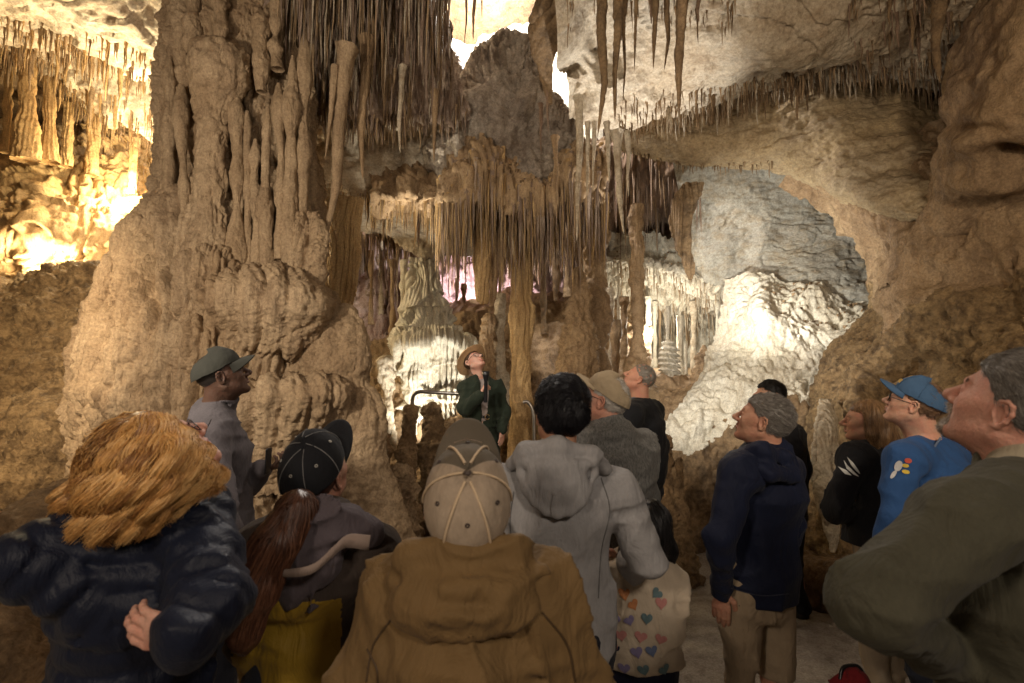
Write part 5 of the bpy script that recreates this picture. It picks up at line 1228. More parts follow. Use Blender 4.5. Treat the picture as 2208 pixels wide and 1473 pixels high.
def top(root, J, mat, name='jacket', g=0.022, amp=0.008, f=7.0, hem=None, step=0.012, which='lr', fat=0.0, collar=None, seed=0, extra=None, arm_g=None, t=1.0, zs=0.6, low=True, mi=None, mats=None, cutters=None, k=0.05, cuff=True):
    lo, hi = bounds(J, (), 0.22); hz = hem if hem is not None else J['hip'][2] - 0.08
    lo[2] = min(hz, J['lwr'][2], J['rwr'][2]) - 0.08; hi[2] = J['nb'][2] + 0.14
    F = Field(lo, hi, step)
    torso(F, J, g, k, fat=fat, low=low)
    arms(F, J, g * 0.75 if arm_g is None else arm_g, which=which, t=t)
    if cuff:
        for a in which:
            u = unit(J[a + 'wr'] - J[a + 'el']); F.cone(J[a + 'wr'] - u * 0.07, J[a + 'wr'] - u * 0.01, 0.036, 0.033, 0.02, grow=0.004)
    if collar: F.cone(J['nb'] - J['ax'] * 0.02, collar, 0.066, 0.058, 0.03, grow=g * 0.4)
    if extra: extra(F)
    F.wrinkle(folds(amp, f, seed, zs))
    if cutters: cutters(F)
    # hem of the body only: keep what is above it, and the sleeves
    P_ = F.pts(tuple(slice(0, len(a)) for a in F.ax)); below = hz - P_[..., 2]
    da = np.full(F.f.shape, 1.0, np.float32)
    for a in which:
        for u_, v_ in ((J[a + 'sh'], J[a + 'el']), (J[a + 'el'], J[a + 'wr'])):
            ba = v_ - u_; tt = np.clip((P_ - u_) @ ba / (ba @ ba), 0, 1); da = np.minimum(da, np.linalg.norm(P_ - u_ - tt[..., None] * ba, axis=-1) - 0.075)
    F.f = np.maximum(F.f, np.minimum(below, da))
    return field_obj(name, F, mat, root, 1, mi=mi, mats=mats)
def vol(root, name, mat, lo, hi, fn, step=0.01, it=1, **k):
    F = Field(lo, hi, step); fn(F); return field_obj(name, F, mat, root, it, **k)
def coat(o, n, length, flow, mats, name='hair', lift=0.12, seed=0, mask=None, bind=None, **k):
    """strands lying on the surface of the hair volume o; bind = how far they may stand off it"""
    me = o.data; N = len(me.vertices); co = np.empty(N * 3); me.vertices.foreach_get('co', co); co = co.reshape(-1, 3)
    no = np.empty(N * 3); me.vertices.foreach_get('normal', no); no = no.reshape(-1, 3)
    rt = o.parent if o.parent is not None else o; L0 = np.array(rt.location)
    keep = None
    if bind is not None:
        bvh = BVHTree.FromPolygons([tuple(v) for v in co], [p.vertices[:] for p in me.polygons])
        rr = np.random.default_rng(seed + 1)
        def keep(p):
            q = p - L0
            for a in range(len(q)):
                h_ = bvh.find_nearest(Vector(q[a]))
                if h_[0] is None: continue
                nn_ = h_[1]; sd_ = (Vector(q[a]) - h_[0]).dot(nn_)
                if sd_ < 0.0: q[a] = h_[0] + nn_ * 0.001
                elif sd_ > bind: q[a] = h_[0] + nn_ * bind
            return q + L0
    co = co + L0; r = np.random.default_rng(seed)
    i = r.integers(0, N, n)
    if mask is not None: i = i[mask(co[i])]
    p, nn = co[i], no[i]; f = flow(p); f = f - nn * np.sum(f * nn, 1, keepdims=True); f /= np.linalg.norm(f, axis=1, keepdims=True) + 1e-6
    L = length * (0.6 + 0.6 * r.random(len(i)))
    return strands(name, p - nn * 0.002, f + nn * lift + r.normal(0, 0.06, p.shape), L, mats, rt, seed=seed, flow=flow if 'follow' in k else None, keep=keep, **k)
def locks(name, rows, n, nl, mats, parent, seed=0, steps=22, width=0.0010, amp=0.011, wl=0.085):
    """long wavy hair: strands gathered in locks that run along the guide rows"""
    r = np.random.default_rng(seed); A = np.stack([resample([P(*q) for q in row], steps) for row in rows])
    la = np.sort(r.random(nl)); lb = r.random(nl) * 0.05; lw = r.random(nl) * 6.28; ls = r.random(nl)
    k = r.integers(0, nl, n); t = np.linspace(0, 1, steps)[None, :]
    sp = (0.055 * (1 - t) + 0.022)
    a = np.clip(la[k][:, None] + r.normal(0, 1, n)[:, None] * sp * 0.55, 0, 1) * (len(rows) - 1)
    i = np.clip(np.floor(a).astype(int), 0, len(rows) - 2); f = (a - i)[..., None]; st = np.broadcast_to(np.arange(steps)[None, :], a.shape)
    C_ = A[i, st] * (1 - f) + A[i + 1, st] * f
    L = np.linalg.norm(A[:, 1:] - A[:, :-1], axis=-1).sum(1).mean(); s_ = t * L
    g = amp * (0.15 + 0.85 * np.clip(t * 1.25, 0, 1) ** 1.2) * (0.6 + 0.8 * ls[k][:, None])
    ph = lw[k][:, None] + 2 * math.pi * s_ / (wl * (0.8 + 0.5 * ls[k][:, None])) + r.normal(0, 0.25, (n, 1))
    side = unit(A[-1, steps // 2] - A[0, steps // 2])
    C_ = C_ + (g * np.sin(ph))[..., None] * side + (g * 0.9 * np.cos(ph))[..., None] * V3(0, 1, 0.1)
    dep = lb[k][:, None] + np.abs(r.normal(0, 0.006, (n, 1))) + 0.010 * np.sin(ls[k] * 40)[:, None]
    C_ = C_ + dep[..., None] * V3(0, 1, 0) * (0.3 + 0.7 * t[..., None]) + r.normal(0, 0.0022, (n, 1, 3))
    cut = 0.86 + 0.14 * r.random((n, 1)) * np.ones((1, 1)); tt = np.broadcast_to(t * cut, (n, steps)) * (steps - 1)
    i0 = np.clip(np.floor(tt).astype(int), 0, steps - 2); f0 = (tt - i0)[..., None]; ar = np.arange(n)[:, None]
    C_ = C_[ar, i0] * (1 - f0) + C_[ar, i0 + 1] * f0
    T = np.gradient(C_, axis=1); T /= np.linalg.norm(T, axis=-1, keepdims=True) + 1e-9
    ref = np.array((0.31, 0.79, 0.52)); U = np.cross(T, ref); U /= np.linalg.norm(U, axis=-1, keepdims=True) + 1e-9; W = np.cross(T, U)
    w = width * (1 - 0.7 * np.linspace(0, 1, steps) ** 4)[None, :, None] * (0.6 + 0.7 * r.random((n, 1, 1)))
    G = np.stack([C_ + w * (math.cos(q) * U + math.sin(q) * W) for q in (0, 2.094, 4.189)], 2)
    f_ = grid_faces(3, steps, True); Fc = (np.arange(n)[:, None, None] * (steps * 3) + f_[None]).reshape(-1, 4)
    mk = (ls[k] * 0.6 + r.random(n) * 0.4) * len(mats)
    return mesh_obj(name, G.reshape(-1, 3) - np.array(parent.location), Fc, list(mats), parent, mi=np.repeat(np.clip(mk.astype(int), 0, len(mats) - 1), len(f_)))
def decal(name, o, centre, nrm, up, outlines, mats, off=0.0025, rings_n=5):
    """flat prints projected on to a garment: outlines = (points in metres, material index)"""
    me = o.data; rt = o.parent; L0 = np.array(rt.location)
    bvh = BVHTree.FromPolygons([v.co[:] for v in me.vertices], [p.vertices[:] for p in me.polygons])
    n = unit(nrm); up = unit(V3(up) - n * (V3(up) @ n)); sd = np.cross(up, n)
    acc = Batch(); mi = []
    for pts, m_ in outlines:
        pts = np.array(pts, dtype=float); c = pts.mean(0); G = []
        for k in range(rings_n + 1): G.append(c + (pts - c) * (0.02 + 0.98 * k / rings_n))
        G = np.array(G); out = np.empty(G.shape[:2] + (3,))
        ok = True
        for a in range(G.shape[0]):
            for b in range(G.shape[1]):
                q = centre + sd * G[a, b, 0] + up * G[a, b, 1] + n * 0.25 - L0
                hit = bvh.ray_cast(Vector(q), Vector(-n))
                if hit[0] is None: ok = False; break
                out[a, b] = np.array(hit[0]) + n * off + np.array(hit[1]) * off
            if not ok: break
        if ok: acc.add(out.reshape(-1, 3), grid_faces(len(pts), rings_n + 1, True), m_)
    if acc.n: return mesh_obj(name, np.vstack(acc.V), np.vstack(acc.F), mats, rt, mi=np.concatenate(acc.M))
def stitch(o, paths, mat, r=0.0016, name='stitching'):
    """a raised seam sewn on the garment, laid along a line over its surface"""
    me = o.data; rt = o.parent; L0 = np.array(rt.location)
    bvh = BVHTree.FromPolygons([v.co[:] for v in me.vertices], [p.vertices[:] for p in me.polygons]); eye = np.array((0, 0, CAMZ))
    for path in paths:
        pts = []
        for q in resample(np.array(path, dtype=float), 30):
            t = P(q[0], q[1], 1.0 / DS[0]); d = unit(t - eye); hit = bvh.ray_cast(Vector(eye - L0), Vector(d))
            if hit[0] is not None: pts.append(np.array(hit[0]) + np.array(hit[1]) * r * 0.3)
        if len(pts) > 5 and max(np.linalg.norm(np.diff(pts, axis=0), axis=1)) < 0.08:
            V, Fc = tube(np.array(pts), r, 5); mesh_obj(name, V, Fc, mat, o)
def ellipse_pts(cx, cy, rx, ry, n=20, rot=0):
    a = np.linspace(0, 2 * math.pi, n, endpoint=False); x = rx * np.cos(a); y = ry * np.sin(a); c, s = math.cos(R(rot)), math.sin(R(rot))
    return np.stack((cx + x * c - y * s, cy + x * s + y * c), -1)
def heart_pts(cx, cy, s, rot=0):
    a = np.linspace(0, 2 * math.pi, 30, endpoint=False); x = 16 * np.sin(a) ** 3 / 16; y = (13 * np.cos(a) - 5 * np.cos(2 * a) - 2 * np.cos(3 * a) - np.cos(4 * a)) / 16
    c, q = math.cos(R(rot)), math.sin(R(rot)); return np.stack((cx + s * (x * c - y * q), cy + s * (x * q + y * c)), -1)

# ------------------------------------------------------------------ caps
def cap(h, root, mats, fn_mi=None, tilt=0, size=1.0, bill=0.070, bill_w=62, bill_mat=None, seam=None, eyelets=None, button=None, seam_w=0.0014, brim_curve=0.016, hgt=0.098, back_arch=False, slouch=0.0, bill_up=0.0):
    T = Head(h.c, 0); T.M = h.M @ rotm(0, tilt, 0); T.s = h.s * size
    nu, nv = 120, 34; u = np.linspace(0, 2 * math.pi, nu, endpoint=False); v = np.linspace(0, 1, nv)
    U, Vv = np.meshgrid(u, v)
    base = 0.030 + 0.012 * np.sin(U)            # u=90deg is the front
    pr = (1 - Vv ** 2.3) ** 0.5 * 0.97 + 0.03 * (1 - Vv)
    sp = np.abs(np.sin(3 * U)) ** 0.35
    puff = 1 + 0.018 * (sp - 0.6) * np.sin(Vv * math.pi) + slouch * fbm(np.stack((np.cos(U), np.sin(U), Vv), -1), 3, 2.5)
    G = np.stack((0.0835 * np.cos(U) * pr * puff, -0.010 + 0.106 * np.sin(U) * pr * puff, base + (hgt + 0.004 * np.sin(U)) * Vv * (1 + 0.0 * U)), -1)
    G[..., 2] += 0.003 * fbm(G, 3, 30.0)
    W = T.wn(G.reshape(-1, 3)); Fc = grid_faces(nu, nv, True); cu = np.tile(np.arange(nu), nv - 1) / nu * 360
    mi = None
    if fn_mi is not None: mi = fn_mi(cu, np.repeat(np.arange(nv - 1), nu) / nv)
    # inner hem so that the rim has thickness
    inner = T.wn(np.stack((0.0795 * np.cos(u), -0.010 + 0.102 * np.sin(u), 0.030 + 0.012 * np.sin(u) + 0.002), -1))
    V = np.vstack((W, inner)); i = np.arange(nu); i2 = (i + 1) % nu
    hem = np.stack((i2, i, nu * nv + i, nu * nv + i2), -1); Fc = np.vstack((Fc, hem)); mi = np.concatenate((mi, np.zeros(nu))) if mi is not None else None
    cr = mesh_obj('cap', V - np.array(root.location), Fc, mats, root, mi=mi)
    L0 = np.array(root.location)
    # bill
    n1, n2 = 40, 14; s = np.linspace(-1, 1, n1); t = np.linspace(0, 1, n2); Sg, Tg = np.meshgrid(s, t)
    a = R(90) - Sg * R(bill_w)
    bx = 0.083 * np.cos(a); by = -0.010 + 0.105 * np.sin(a)
    reach = bill * (1 - np.abs(Sg) ** 2.6) ** 0.6
    X = bx * (1 + 0.0 * Tg); Y = by + reach * Tg; Z = 0.034 + 0.010 * np.sin(a) - brim_curve * 1.6 * (np.abs(Sg) ** 2) * (0.3 + Tg) - 0.006 * Tg ** 2 + bill_up * Tg
    top_ = np.stack((X, Y, Z + 0.0022), -1).reshape(-1, 3); bot = np.stack((X, Y, Z - 0.0022), -1).reshape(-1, 3)
    V = T.wn(np.vstack((top_, bot))); f1 = grid_faces(n1, n2); n = n1 * n2
    edge = np.concatenate((np.arange(n1) + n1 * (n2 - 1),)); e1 = edge[:-1]; e2 = edge[1:]
    f2 = f1[:, ::-1] + n; f3 = np.stack((e1, e2, e2 + n, e1 + n), -1)
    bl = mesh_obj('bill', V - L0, np.vstack((f1, f2, f3)), bill_mat or mats[0], cr)
    def on(uu, vv, out=0.0012):
        b_ = 0.030 + 0.012 * np.sin(uu); p_ = (1 - vv ** 2.3) ** 0.5 * 0.97 + 0.03 * (1 - vv)
        return np.stack(((0.0835 + out) * np.cos(uu) * p_, -0.010 + (0.106 + out) * np.sin(uu) * p_, b_ + (hgt + 0.004 * np.sin(uu)) * vv + out), -1)
    if seam is not None:
        acc = Batch()
        for q in range(6):
            uu = np.full(24, q * math.pi / 3); vv = np.linspace(0.01, 0.995, 24)
            V_, F_ = tube(T.wn(on(uu, vv)), seam_w * h.s, 5); acc.add(V_, F_, 0)
        mesh_obj('seam', np.vstack(acc.V) - L0, np.vstack(acc.F), seam, cr)
    if eyelets is not None:
        for q in range(6):
            uu = q * math.pi / 3 + math.pi / 6; c = T.wn(on(np.array([uu]), np.array([0.70])))[0]; nn = unit(c - T.w(0, -0.01, 0.04))
            sd = unit(np.cross(nn, (0, 0, 1))); up_ = np.cross(sd, nn); aa = np.linspace(0, 2 * math.pi, 13)
            V_, F_ = tube(c + 0.0035 * (np.cos(aa)[:, None] * sd + np.sin(aa)[:, None] * up_), 0.0018, 5)
            mesh_obj('eyelet', V_ - L0, F_, eyelets, cr)
    if button is not None:
        F = Field(T.w(0, -0.01, 0.03 + hgt) - 0.02, T.w(0, -0.01, 0.03 + hgt) + 0.02, 0.002)
        F.ell(T.w(0, -0.01, 0.032 + hgt), (0.008, 0.008, 0.004), T.M); field_obj('button', F, button, cr if False else root)
    return cr, T, on

SK = lambda n, c, r=(0.55, 0.20, 0.14): skin_mat(n, c, r)
HAIRFLOW = lambda h, v: (lambda p: np.tile(h.d(*v), (len(p), 1)))
def short_hair(h, root, cols, n=2600, L=0.03, mf=None, grow=0.006, seed=1, back=(0, -1, -0.35), width=0.0010, lift=0.5, curl=0.25, rough=0.004, extra=None, step=0.005):
    hm = hair_mats('hair', cols); mf = mf or mf_short()
    o = hair_cap(h, hm[0], root, mf, grow=grow, rough=rough, seed=seed, extra=extra, step=step)
    if back == 'swirl':
        c_ = h.w(0.035, -0.085, 0.075); ax_ = unit(c_ - h.w(0, -0.01, 0.03))
        def fl_(p):
            v = p - c_; v = v - (v @ ax_)[:, None] * ax_; v /= np.linalg.norm(v, axis=1, keepdims=True) + 1e-6
            return v * 0.8 + np.cross(ax_, v) * 0.6 - np.array((0, 0, 0.25))
    else: fl_ = lambda p: np.tile(h.d(*back), (len(p), 1))
    coat(o, int(n * 1.5), L, fl_, hm, lift=lift, seed=seed, steps=6, width=width * 0.8, curl=curl, curlf=30, mask=lambda c: mf(h.loc(c)) > -0.002, follow=0.22, bind=0.010)
    return o, hm
SHOE = flat_mat('shoe_leather', (0.03, 0.028, 0.026), 0.6)
JEANS = cloth_mat('dark_trousers', (0.018, 0.020, 0.030), fold=0.6)

# ---- the guide ----------------------------------------------------
def guide():
    h = Head(P(1022, 780, 5.1), -142, 42, 4)
    nb = P(1034, 824, 5.12); fz = 0.42
    J = skel(nb, (nb[0] + 0.02, nb[1] + 0.03, 1.42), -158, 0.92, fz)
    J['rsh'] = P(1003, 838, 5.08); J['rel'] = P(1003, 880, 4.95); J['rwr'] = P(1036, 852, 4.84)
    J['lsh'] = P(1072, 838, 5.14); J['lel'] = P(1086, 888, 5.12); J['lwr'] = P(1082, 925, 5.02)
    sk = SK('fair_skin', (0.56, 0.34, 0.26)); d = unit(P(1047, 838, 4.84) - J['rwr'])
    o = person('guide in a straw hat and dark green jacket holding a torch upright', J, h, sk, 0.0035,
        hands=[(J['rwr'], (0.35, 0.1, 0.8), (0.75, 0.1, -0.4), 1, (1.5, 1.6, 1.6, 1.7), 0), (J['lwr'], (0, -0.1, -1), (-0.3, 0.2, 0), 1, (0.4,) * 4, 0)], t=0.85, neck=0.048)
    gm = cloth_mat('dark_green_jacket', (0.020, 0.028, 0.019), fold=0.8)
    sh = cloth_mat('grey_shirt', (0.30, 0.25, 0.235), fold=0.7)
    top(o, J, sh, 'shirt', g=0.010, amp=0.004, step=0.012, hem=1.42, arm_g=0.002)
    fwd = J['fw']; sd = J['sd']
    def open_front(F):
        P_ = F.pts(tuple(slice(0, len(a)) for a in F.ax)); q = P_ - J['chest']; x = q @ sd; y = q @ fwd
        z = P_[..., 2] - J['nb'][2]
        w = 0.045 - 0.03 * np.clip(z * -2, -0.5, 0.5)
        F.f = np.maximum(F.f, np.minimum(w - np.abs(x), y - 0.02))
    def puff(F):
        F.cone(nb + V3(0, 0, -0.02), nb + V3(0, 0, 0.035), 0.075, 0.072, 0.02)
    top(o, J, gm, 'jacket', g=0.030, amp=0.010, step=0.010, hem=1.36, arm_g=0.020, extra=puff, cutters=open_front)
    pants_and_shoes(o, J, cloth_mat('dark_green_trousers', (0.018, 0.026, 0.018)), SHOE)
    # belt with a buckle
    a = np.linspace(0, 2 * math.pi, 41); c = J['hip'] + V3(0, 0, 0.045)
    path = c + np.cos(a)[:, None] * sd * 0.166 * 0.92 + np.sin(a)[:, None] * fwd * 0.130
    V, Fc = tube(path, 0.014, 6); mesh_obj('belt', V - np.array(o.location), Fc, M['black_plastic'], o)
    b_ = c + fwd * 0.147; aa = np.linspace(0, 2 * math.pi, 17); V, Fc = tube(b_ + 0.024 * np.cos(aa)[:, None] * sd + 0.024 * np.sin(aa)[:, None] * V3(0, 0, 1), 0.005, 6)
    mesh_obj('belt_buckle', V - np.array(o.location), Fc, flat_mat('brass', (0.7, 0.5, 0.25), 0.3, 1.0), o)
    hm = hair_mats('hair', [(0.06, 0.035, 0.02), (0.10, 0.06, 0.035)])
    mf = mf_short(0.05, -0.075, 0.02); hair_cap(h, hm[0], o, mf, grow=0.007)
    def bun(F): F.chain([h.w(0, -0.09, -0.02), h.w(0.01, -0.10, -0.09), h.w(0.02, -0.085, -0.16)], [0.035, 0.035, 0.02]); F.wrinkle(lambda p: 0.004 * fbm(p, 3, 60))
    vol(o, 'hair', hm[1], h.c - 0.25, h.c + 0.25, bun, 0.006)
    eyes(h, o); glasses(h, o, M['black_plastic'], 0.023, 0.0022)
    # flat brimmed hat, pushed back on the head
    T = Head(h.c, 0); T.M = h.M @ rotm(0, 14, 0); T.s = h.s
    hat = flat_mat('straw_felt', (0.62, 0.42, 0.23), 0.8)
    nu = 96; u = np.linspace(0, 2 * math.pi, nu, endpoint=False)
    prof = [(0.168, 0.047), (0.168, 0.052), (0.13, 0.053), (0.092, 0.055), (0.086, 0.06), (0.083, 0.10), (0.075, 0.135), (0.05, 0.155), (0.02, 0.150), (0.001, 0.148)]
    prof = resample(prof, 40); inner = [(0.168, 0.047), (0.13, 0.048), (0.088, 0.050), (0.080, 0.09), (0.05, 0.12), (0.001, 0.125)]
    def lathe(pf, nm, mt, par):
        pf = np.array(pf); k = 1 + 0.10 * np.abs(np.sin(u))[None, :]
        G = np.stack((pf[:, 0][:, None] * np.cos(u) * (0.97 + 0 * k), pf[:, 0][:, None] * np.sin(u) * k * 1.0 - 0.008, np.broadcast_to(pf[:, 1][:, None], (len(pf), nu)) + 0.006 * np.cos(2 * u)[None, :] * (pf[:, 0][:, None] > 0.1)), -1)
        return mesh_obj(nm, T.wn(G.reshape(-1, 3)) - np.array(o.location), grid_faces(nu, len(pf), True), mt, par)
    ht = lathe(prof, 'hat', hat, o); lathe(resample(inner, 24), 'hat_lining', flat_mat('hat_lining', (0.5, 0.32, 0.17), 0.8), ht)
    lathe([(0.0885, 0.060), (0.0865, 0.080)], 'hat_band', flat_mat('hat_band', (0.16, 0.08, 0.04), 0.6), ht)
    # torch
    a = P(1047, 868, 4.80); b_ = P(1048, 806, 4.80); ax = unit(b_ - a); t = empty('torch', a)
    pf = [(0.0, 0.0), (0.016, 0.0), (0.018, 0.01), (0.017, 0.20), (0.020, 0.205), (0.030, 0.245), (0.033, 0.25), (0.033, 0.29), (0.028, 0.29), (0.026, 0.275), (0.0, 0.27)]
    V, Fc = tube(np.array([ax * max(z, 1e-4) + ax * 1e-4 * i for i, (r_, z) in enumerate(pf)]), [max(r_, 0.0006) for r_, z in pf], 20)
    mesh_obj('torch_barrel', V, Fc, M['black_plastic'], t); tag(t, 'long black torch held upright in the hand of the guide', 'torch')
guide()

# ---- man in a flat grey cap at the left --------------------------------
def capman():
    h = Head(P(478, 810, 1.8), -86, 20, 0)
    nb = P(462, 884, 1.83); J = skel(nb, (nb[0] + 0.03, nb[1] + 0.02, 1.10), -78, 0.98, 0.06)
    J['rsh'] = P(452, 948, 1.70); J['rel'] = P(476, 1095, 1.62); J['rwr'] = P(520, 1200, 1.66)
    J['lsh'] = P(480, 935, 1.98); J['lel'] = P(520, 1060, 1.98); J['lwr'] = P(566, 1010, 1.86)
    sk = SK('brown_skin', (0.085, 0.045, 0.030), (0.11, 0.05, 0.035))
    o = person('man in a dark cap and grey zip pullover in profile before the great column', J, h, sk, 0.003, jaw=1.05, nose=1.05, lips=SK('dark_lips', (0.13, 0.055, 0.045), (0.12, 0.05, 0.04)),
        hands=[(J['lwr'], (0.9, -0.1, 0.15), (-0.1, 0.2, 0.9), -1, (1.3, 1.4, 1.5, 1.5), 0), (J['rwr'], (0.3, 0, -1), (0, 0.8, 0), 1, (0.5,) * 4, 0)])
    m = cloth_mat('grey_fleece', (0.115, 0.105, 0.118), heather=0.12, fold=0.6)
    jk = top(o, J, m, 'pullover', g=0.020, amp=0.008, hem=1.02, fat=0.02, step=0.010, seed=3)
    stitch(jk, [[(455, 905), (440, 940), (432, 1000)], [(430, 930), (470, 925), (500, 960), (508, 1030)]], flat_mat('dark_thread', (0.05, 0.045, 0.05)), 0.0022)
    def col_(F):
        F.cone(nb + V3(0.01, 0, -0.02), nb + V3(0.03, 0, 0.045), 0.078, 0.072, 0.02); F.cone(nb + V3(0.02, 0, 0.0), h.w(0, -0.01, -0.10) + V3(0, 0, 0.06), 0.06, 0.056, 0.004, 'sub')
        F.wrinkle(folds(0.005, 12, 2))
    vol(o, 'collar', m, nb - 0.14, nb + 0.16, col_, 0.006)
    pants_and_shoes(o, J, JEANS, SHOE)
    mf = mf_short(0.05, -0.055, 0.03); hm = hair_mats('hair', [(0.02, 0.016, 0.014), (0.05, 0.045, 0.04)]); hair_cap(h, hm[0], o, mf, grow=0.001, rough=0.001)
    eyes(h, o, 0.2)
    g = cloth_mat('dark_grey_cap', (0.042, 0.043, 0.037), fold=0.3)
    cap(h, o, [g], size=1.07, tilt=4, bill=0.062, bill_up=-0.004, hgt=0.088, slouch=0.02)
    a = P(577, 1002, 1.80); e = empty('phone', a)
    F = Field(a - 0.1, a + 0.1, 0.004); F.seg(a + V3(0.0, 0, -0.04), a + V3(0.004, 0, 0.075), (0.005, 0.032), (0.005, 0.032), (1, 0, 0), 0.003); field_obj('phone_case', F, M['black_plastic'], e, 0)
    tag(e, 'black phone held up in the hand of the man in the grey pullover', 'phone')
DS[0] = 1.36; capman(); DS[0] = 1.0

# ---- blonde woman -------------------------------------------------------
def blonde():
    h = Head(P(338, 985, 1.25), -66, 44, -8, 1.0)
    nb = P(312, 1090, 1.20); hip = P(285, 1440, 1.22); hip[2] = min(hip[2], 1.03); J = skel(nb, hip, -35, 0.88, 0.0)
    J['lsh'] = P(200, 1158, 1.16); J['lel'] = P(62, 1212, 1.06); J['lwr'] = P(228, 1296, 1.12)
    J['rsh'] = P(415, 1120, 1.22); J['rel'] = P(452, 1300, 1.06); J['rwr'] = P(408, 1372, 0.99)
    sk = SK('fair_skin_pink', (0.56, 0.32, 0.24))
    o = person('woman with long wavy blonde hair in a navy quilted jacket, bending backwards', J, h, sk, 0.003,
        hands=[(J['rwr'], (-1, 0.1, 0.1), (0.1, 1, 0.1), 1, (0.5, 0.5, 0.55, 0.6), 0.15), (J['lwr'], (0.8, 0.2, -0.5), (0.1, 1, 0), -1, (0.3,) * 4, 0.4)], t=0.85)
    navy = cloth_mat('navy_quilted', (0.006, 0.009, 0.022), fold=0.5, rough=0.5, bump=0.3)
    def quilt(p):
        # stitched bands across the body and round the sleeves
        out = np.zeros(len(p)); best = np.full(len(p), 1e9)
        for a, b_, off in ((J['hip'], J['nb'], 0.07), (J['lsh'], J['lel'], 0), (J['lel'], J['lwr'], 0), (J['rsh'], J['rel'], 0), (J['rel'], J['rwr'], 0)):
            ba = b_ - a; L = np.linalg.norm(ba); t = np.clip((p - a) @ ba / L ** 2, -0.3, 1.3); dd = np.linalg.norm(p - a - np.clip(t, 0, 1)[:, None] * ba, axis=1) - off
            s = -0.011 * np.abs(np.sin(math.pi * (t * L / 0.055 + 0.25 * fbm(p, 2, 7)))) ** 0.6
            out = np.where(dd < best, s, out); best = np.minimum(best, dd)
        return out + 0.005
    def ex(F): F.wrinkle(quilt, 0.06)
    top(o, J, navy, 'jacket', g=0.026, amp=0.006, f=9, hem=float(J['hip'][2]) - 0.10, step=0.0085, extra=ex, arm_g=0.028, t=0.95, seed=8)
    vol(o, 'collar', navy, nb - 0.16, nb + 0.16, lambda F: (F.cone(nb + V3(0.03, 0.02, -0.03), nb + V3(0.07, 0.03, 0.03), 0.082, 0.075, 0.02), F.wrinkle(folds(0.006, 10))), 0.008)
    pants_and_shoes(o, J, cloth_mat('mauve_trousers', (0.10, 0.075, 0.085)), SHOE)
    cols = [(0.26, 0.115, 0.035), (0.46, 0.23, 0.07), (0.62, 0.34, 0.11), (0.76, 0.47, 0.19)]
    hm = hair_mats('hair', cols, 0.45); under = hair_mats('hair_under', [(0.20, 0.10, 0.035)])[0]
    def hv(F):
        F.ell(h.w(0, -0.020, 0.034), (0.092, 0.108, 0.098), h.M, 0.02)
        F.chain([P(305, 970, 1.22), P(245, 1030, 1.19), P(195, 1085, 1.18), P(175, 1110, 1.18)], [0.040, 0.030, 0.020, 0.01], 0.02)
        F.chain([P(320, 980, 1.18), P(290, 1050, 1.14), P(250, 1100, 1.14), P(240, 1130, 1.15)], [0.070, 0.065, 0.050, 0.02], 0.04)
        F.chain([P(360, 970, 1.19), P(375, 1010, 1.15), P(345, 1060, 1.13), P(335, 1100, 1.14)], [0.055, 0.055, 0.045, 0.02], 0.04)
        F.chain([P(380, 975, 1.21), P(410, 1005, 1.19), P(430, 1030, 1.19)], [0.035, 0.030, 0.015], 0.03)
        P_ = F.pts(tuple(slice(0, len(a)) for a in F.ax)); q = h.loc(P_)
        F.f = np.maximum(F.f, 0.02 - np.maximum(np.maximum(0.050 - q[..., 1] + 0.02, np.abs(q[..., 0]) - 0.062), q[..., 2] - 0.060))
        q2 = lambda p: 0.008 * fbm((p + 0.3 * p[:, 2:3] * np.array((-1.0, 0, 0))) * np.array((1, 1, 0.35)), 3, 18.0, 0.6) + 0.004 * fbm(p, 2, 50.0)
        F.wrinkle(q2, 0.05)
    hv_o = vol(o, 'hair', under, P(300, 1020, 1.12) - 0.36, P(300, 1020, 1.12) + 0.36, hv, 0.009)
    rows = [[(238, 922, 1.26), (180, 978, 1.21), (130, 1040, 1.17), (94, 1095, 1.16), (86, 1130, 1.17)],
            [(262, 915, 1.24), (202, 975, 1.22), (148, 1040, 1.18), (106, 1100, 1.16), (98, 1142, 1.17)],
            [(278, 912, 1.23), (225, 958, 1.19), (172, 1030, 1.15), (124, 1100, 1.13), (116, 1140, 1.14)],
            [(290, 902, 1.19), (250, 955, 1.11), (205, 1040, 1.06), (165, 1118, 1.06), (160, 1168, 1.08)],
            [(308, 896, 1.16), (292, 955, 1.07), (255, 1050, 1.03), (218, 1130, 1.04), (214, 1185, 1.06)],
            [(328, 893, 1.15), (330, 955, 1.06), (305, 1045, 1.02), (275, 1120, 1.03), (270, 1180, 1.05)],
            [(346, 895, 1.15), (368, 955, 1.06), (355, 1040, 1.03), (325, 1110, 1.04), (318, 1160, 1.06)],
            [(362, 902, 1.17), (395, 950, 1.10), (405, 1010, 1.08), (385, 1065, 1.08), (372, 1105, 1.09)],
            [(376, 914, 1.20), (415, 955, 1.16), (438, 1005, 1.13), (448, 1045, 1.13), (462, 1068, 1.14)]]
    locks('hair', rows, 11000, 60, hm, o, seed=4, amp=0.016, wl=0.075)
    c0 = h.w(0, 0.0, 0.12)
    coat(hv_o, 3500, 0.14, lambda p: 0.45 * (p - c0) / (np.linalg.norm(p - c0, axis=1, keepdims=True) + 1e-6) + np.array((-0.5, -0.1, -0.8)), hm, lift=0.05, seed=6, steps=10, width=0.0010, follow=0.25, bind=0.012, wave=(0.006, 0.07))
    eyes(h, o); glasses(h, o, M['black_plastic'], 0.022, 0.0016)
blonde()

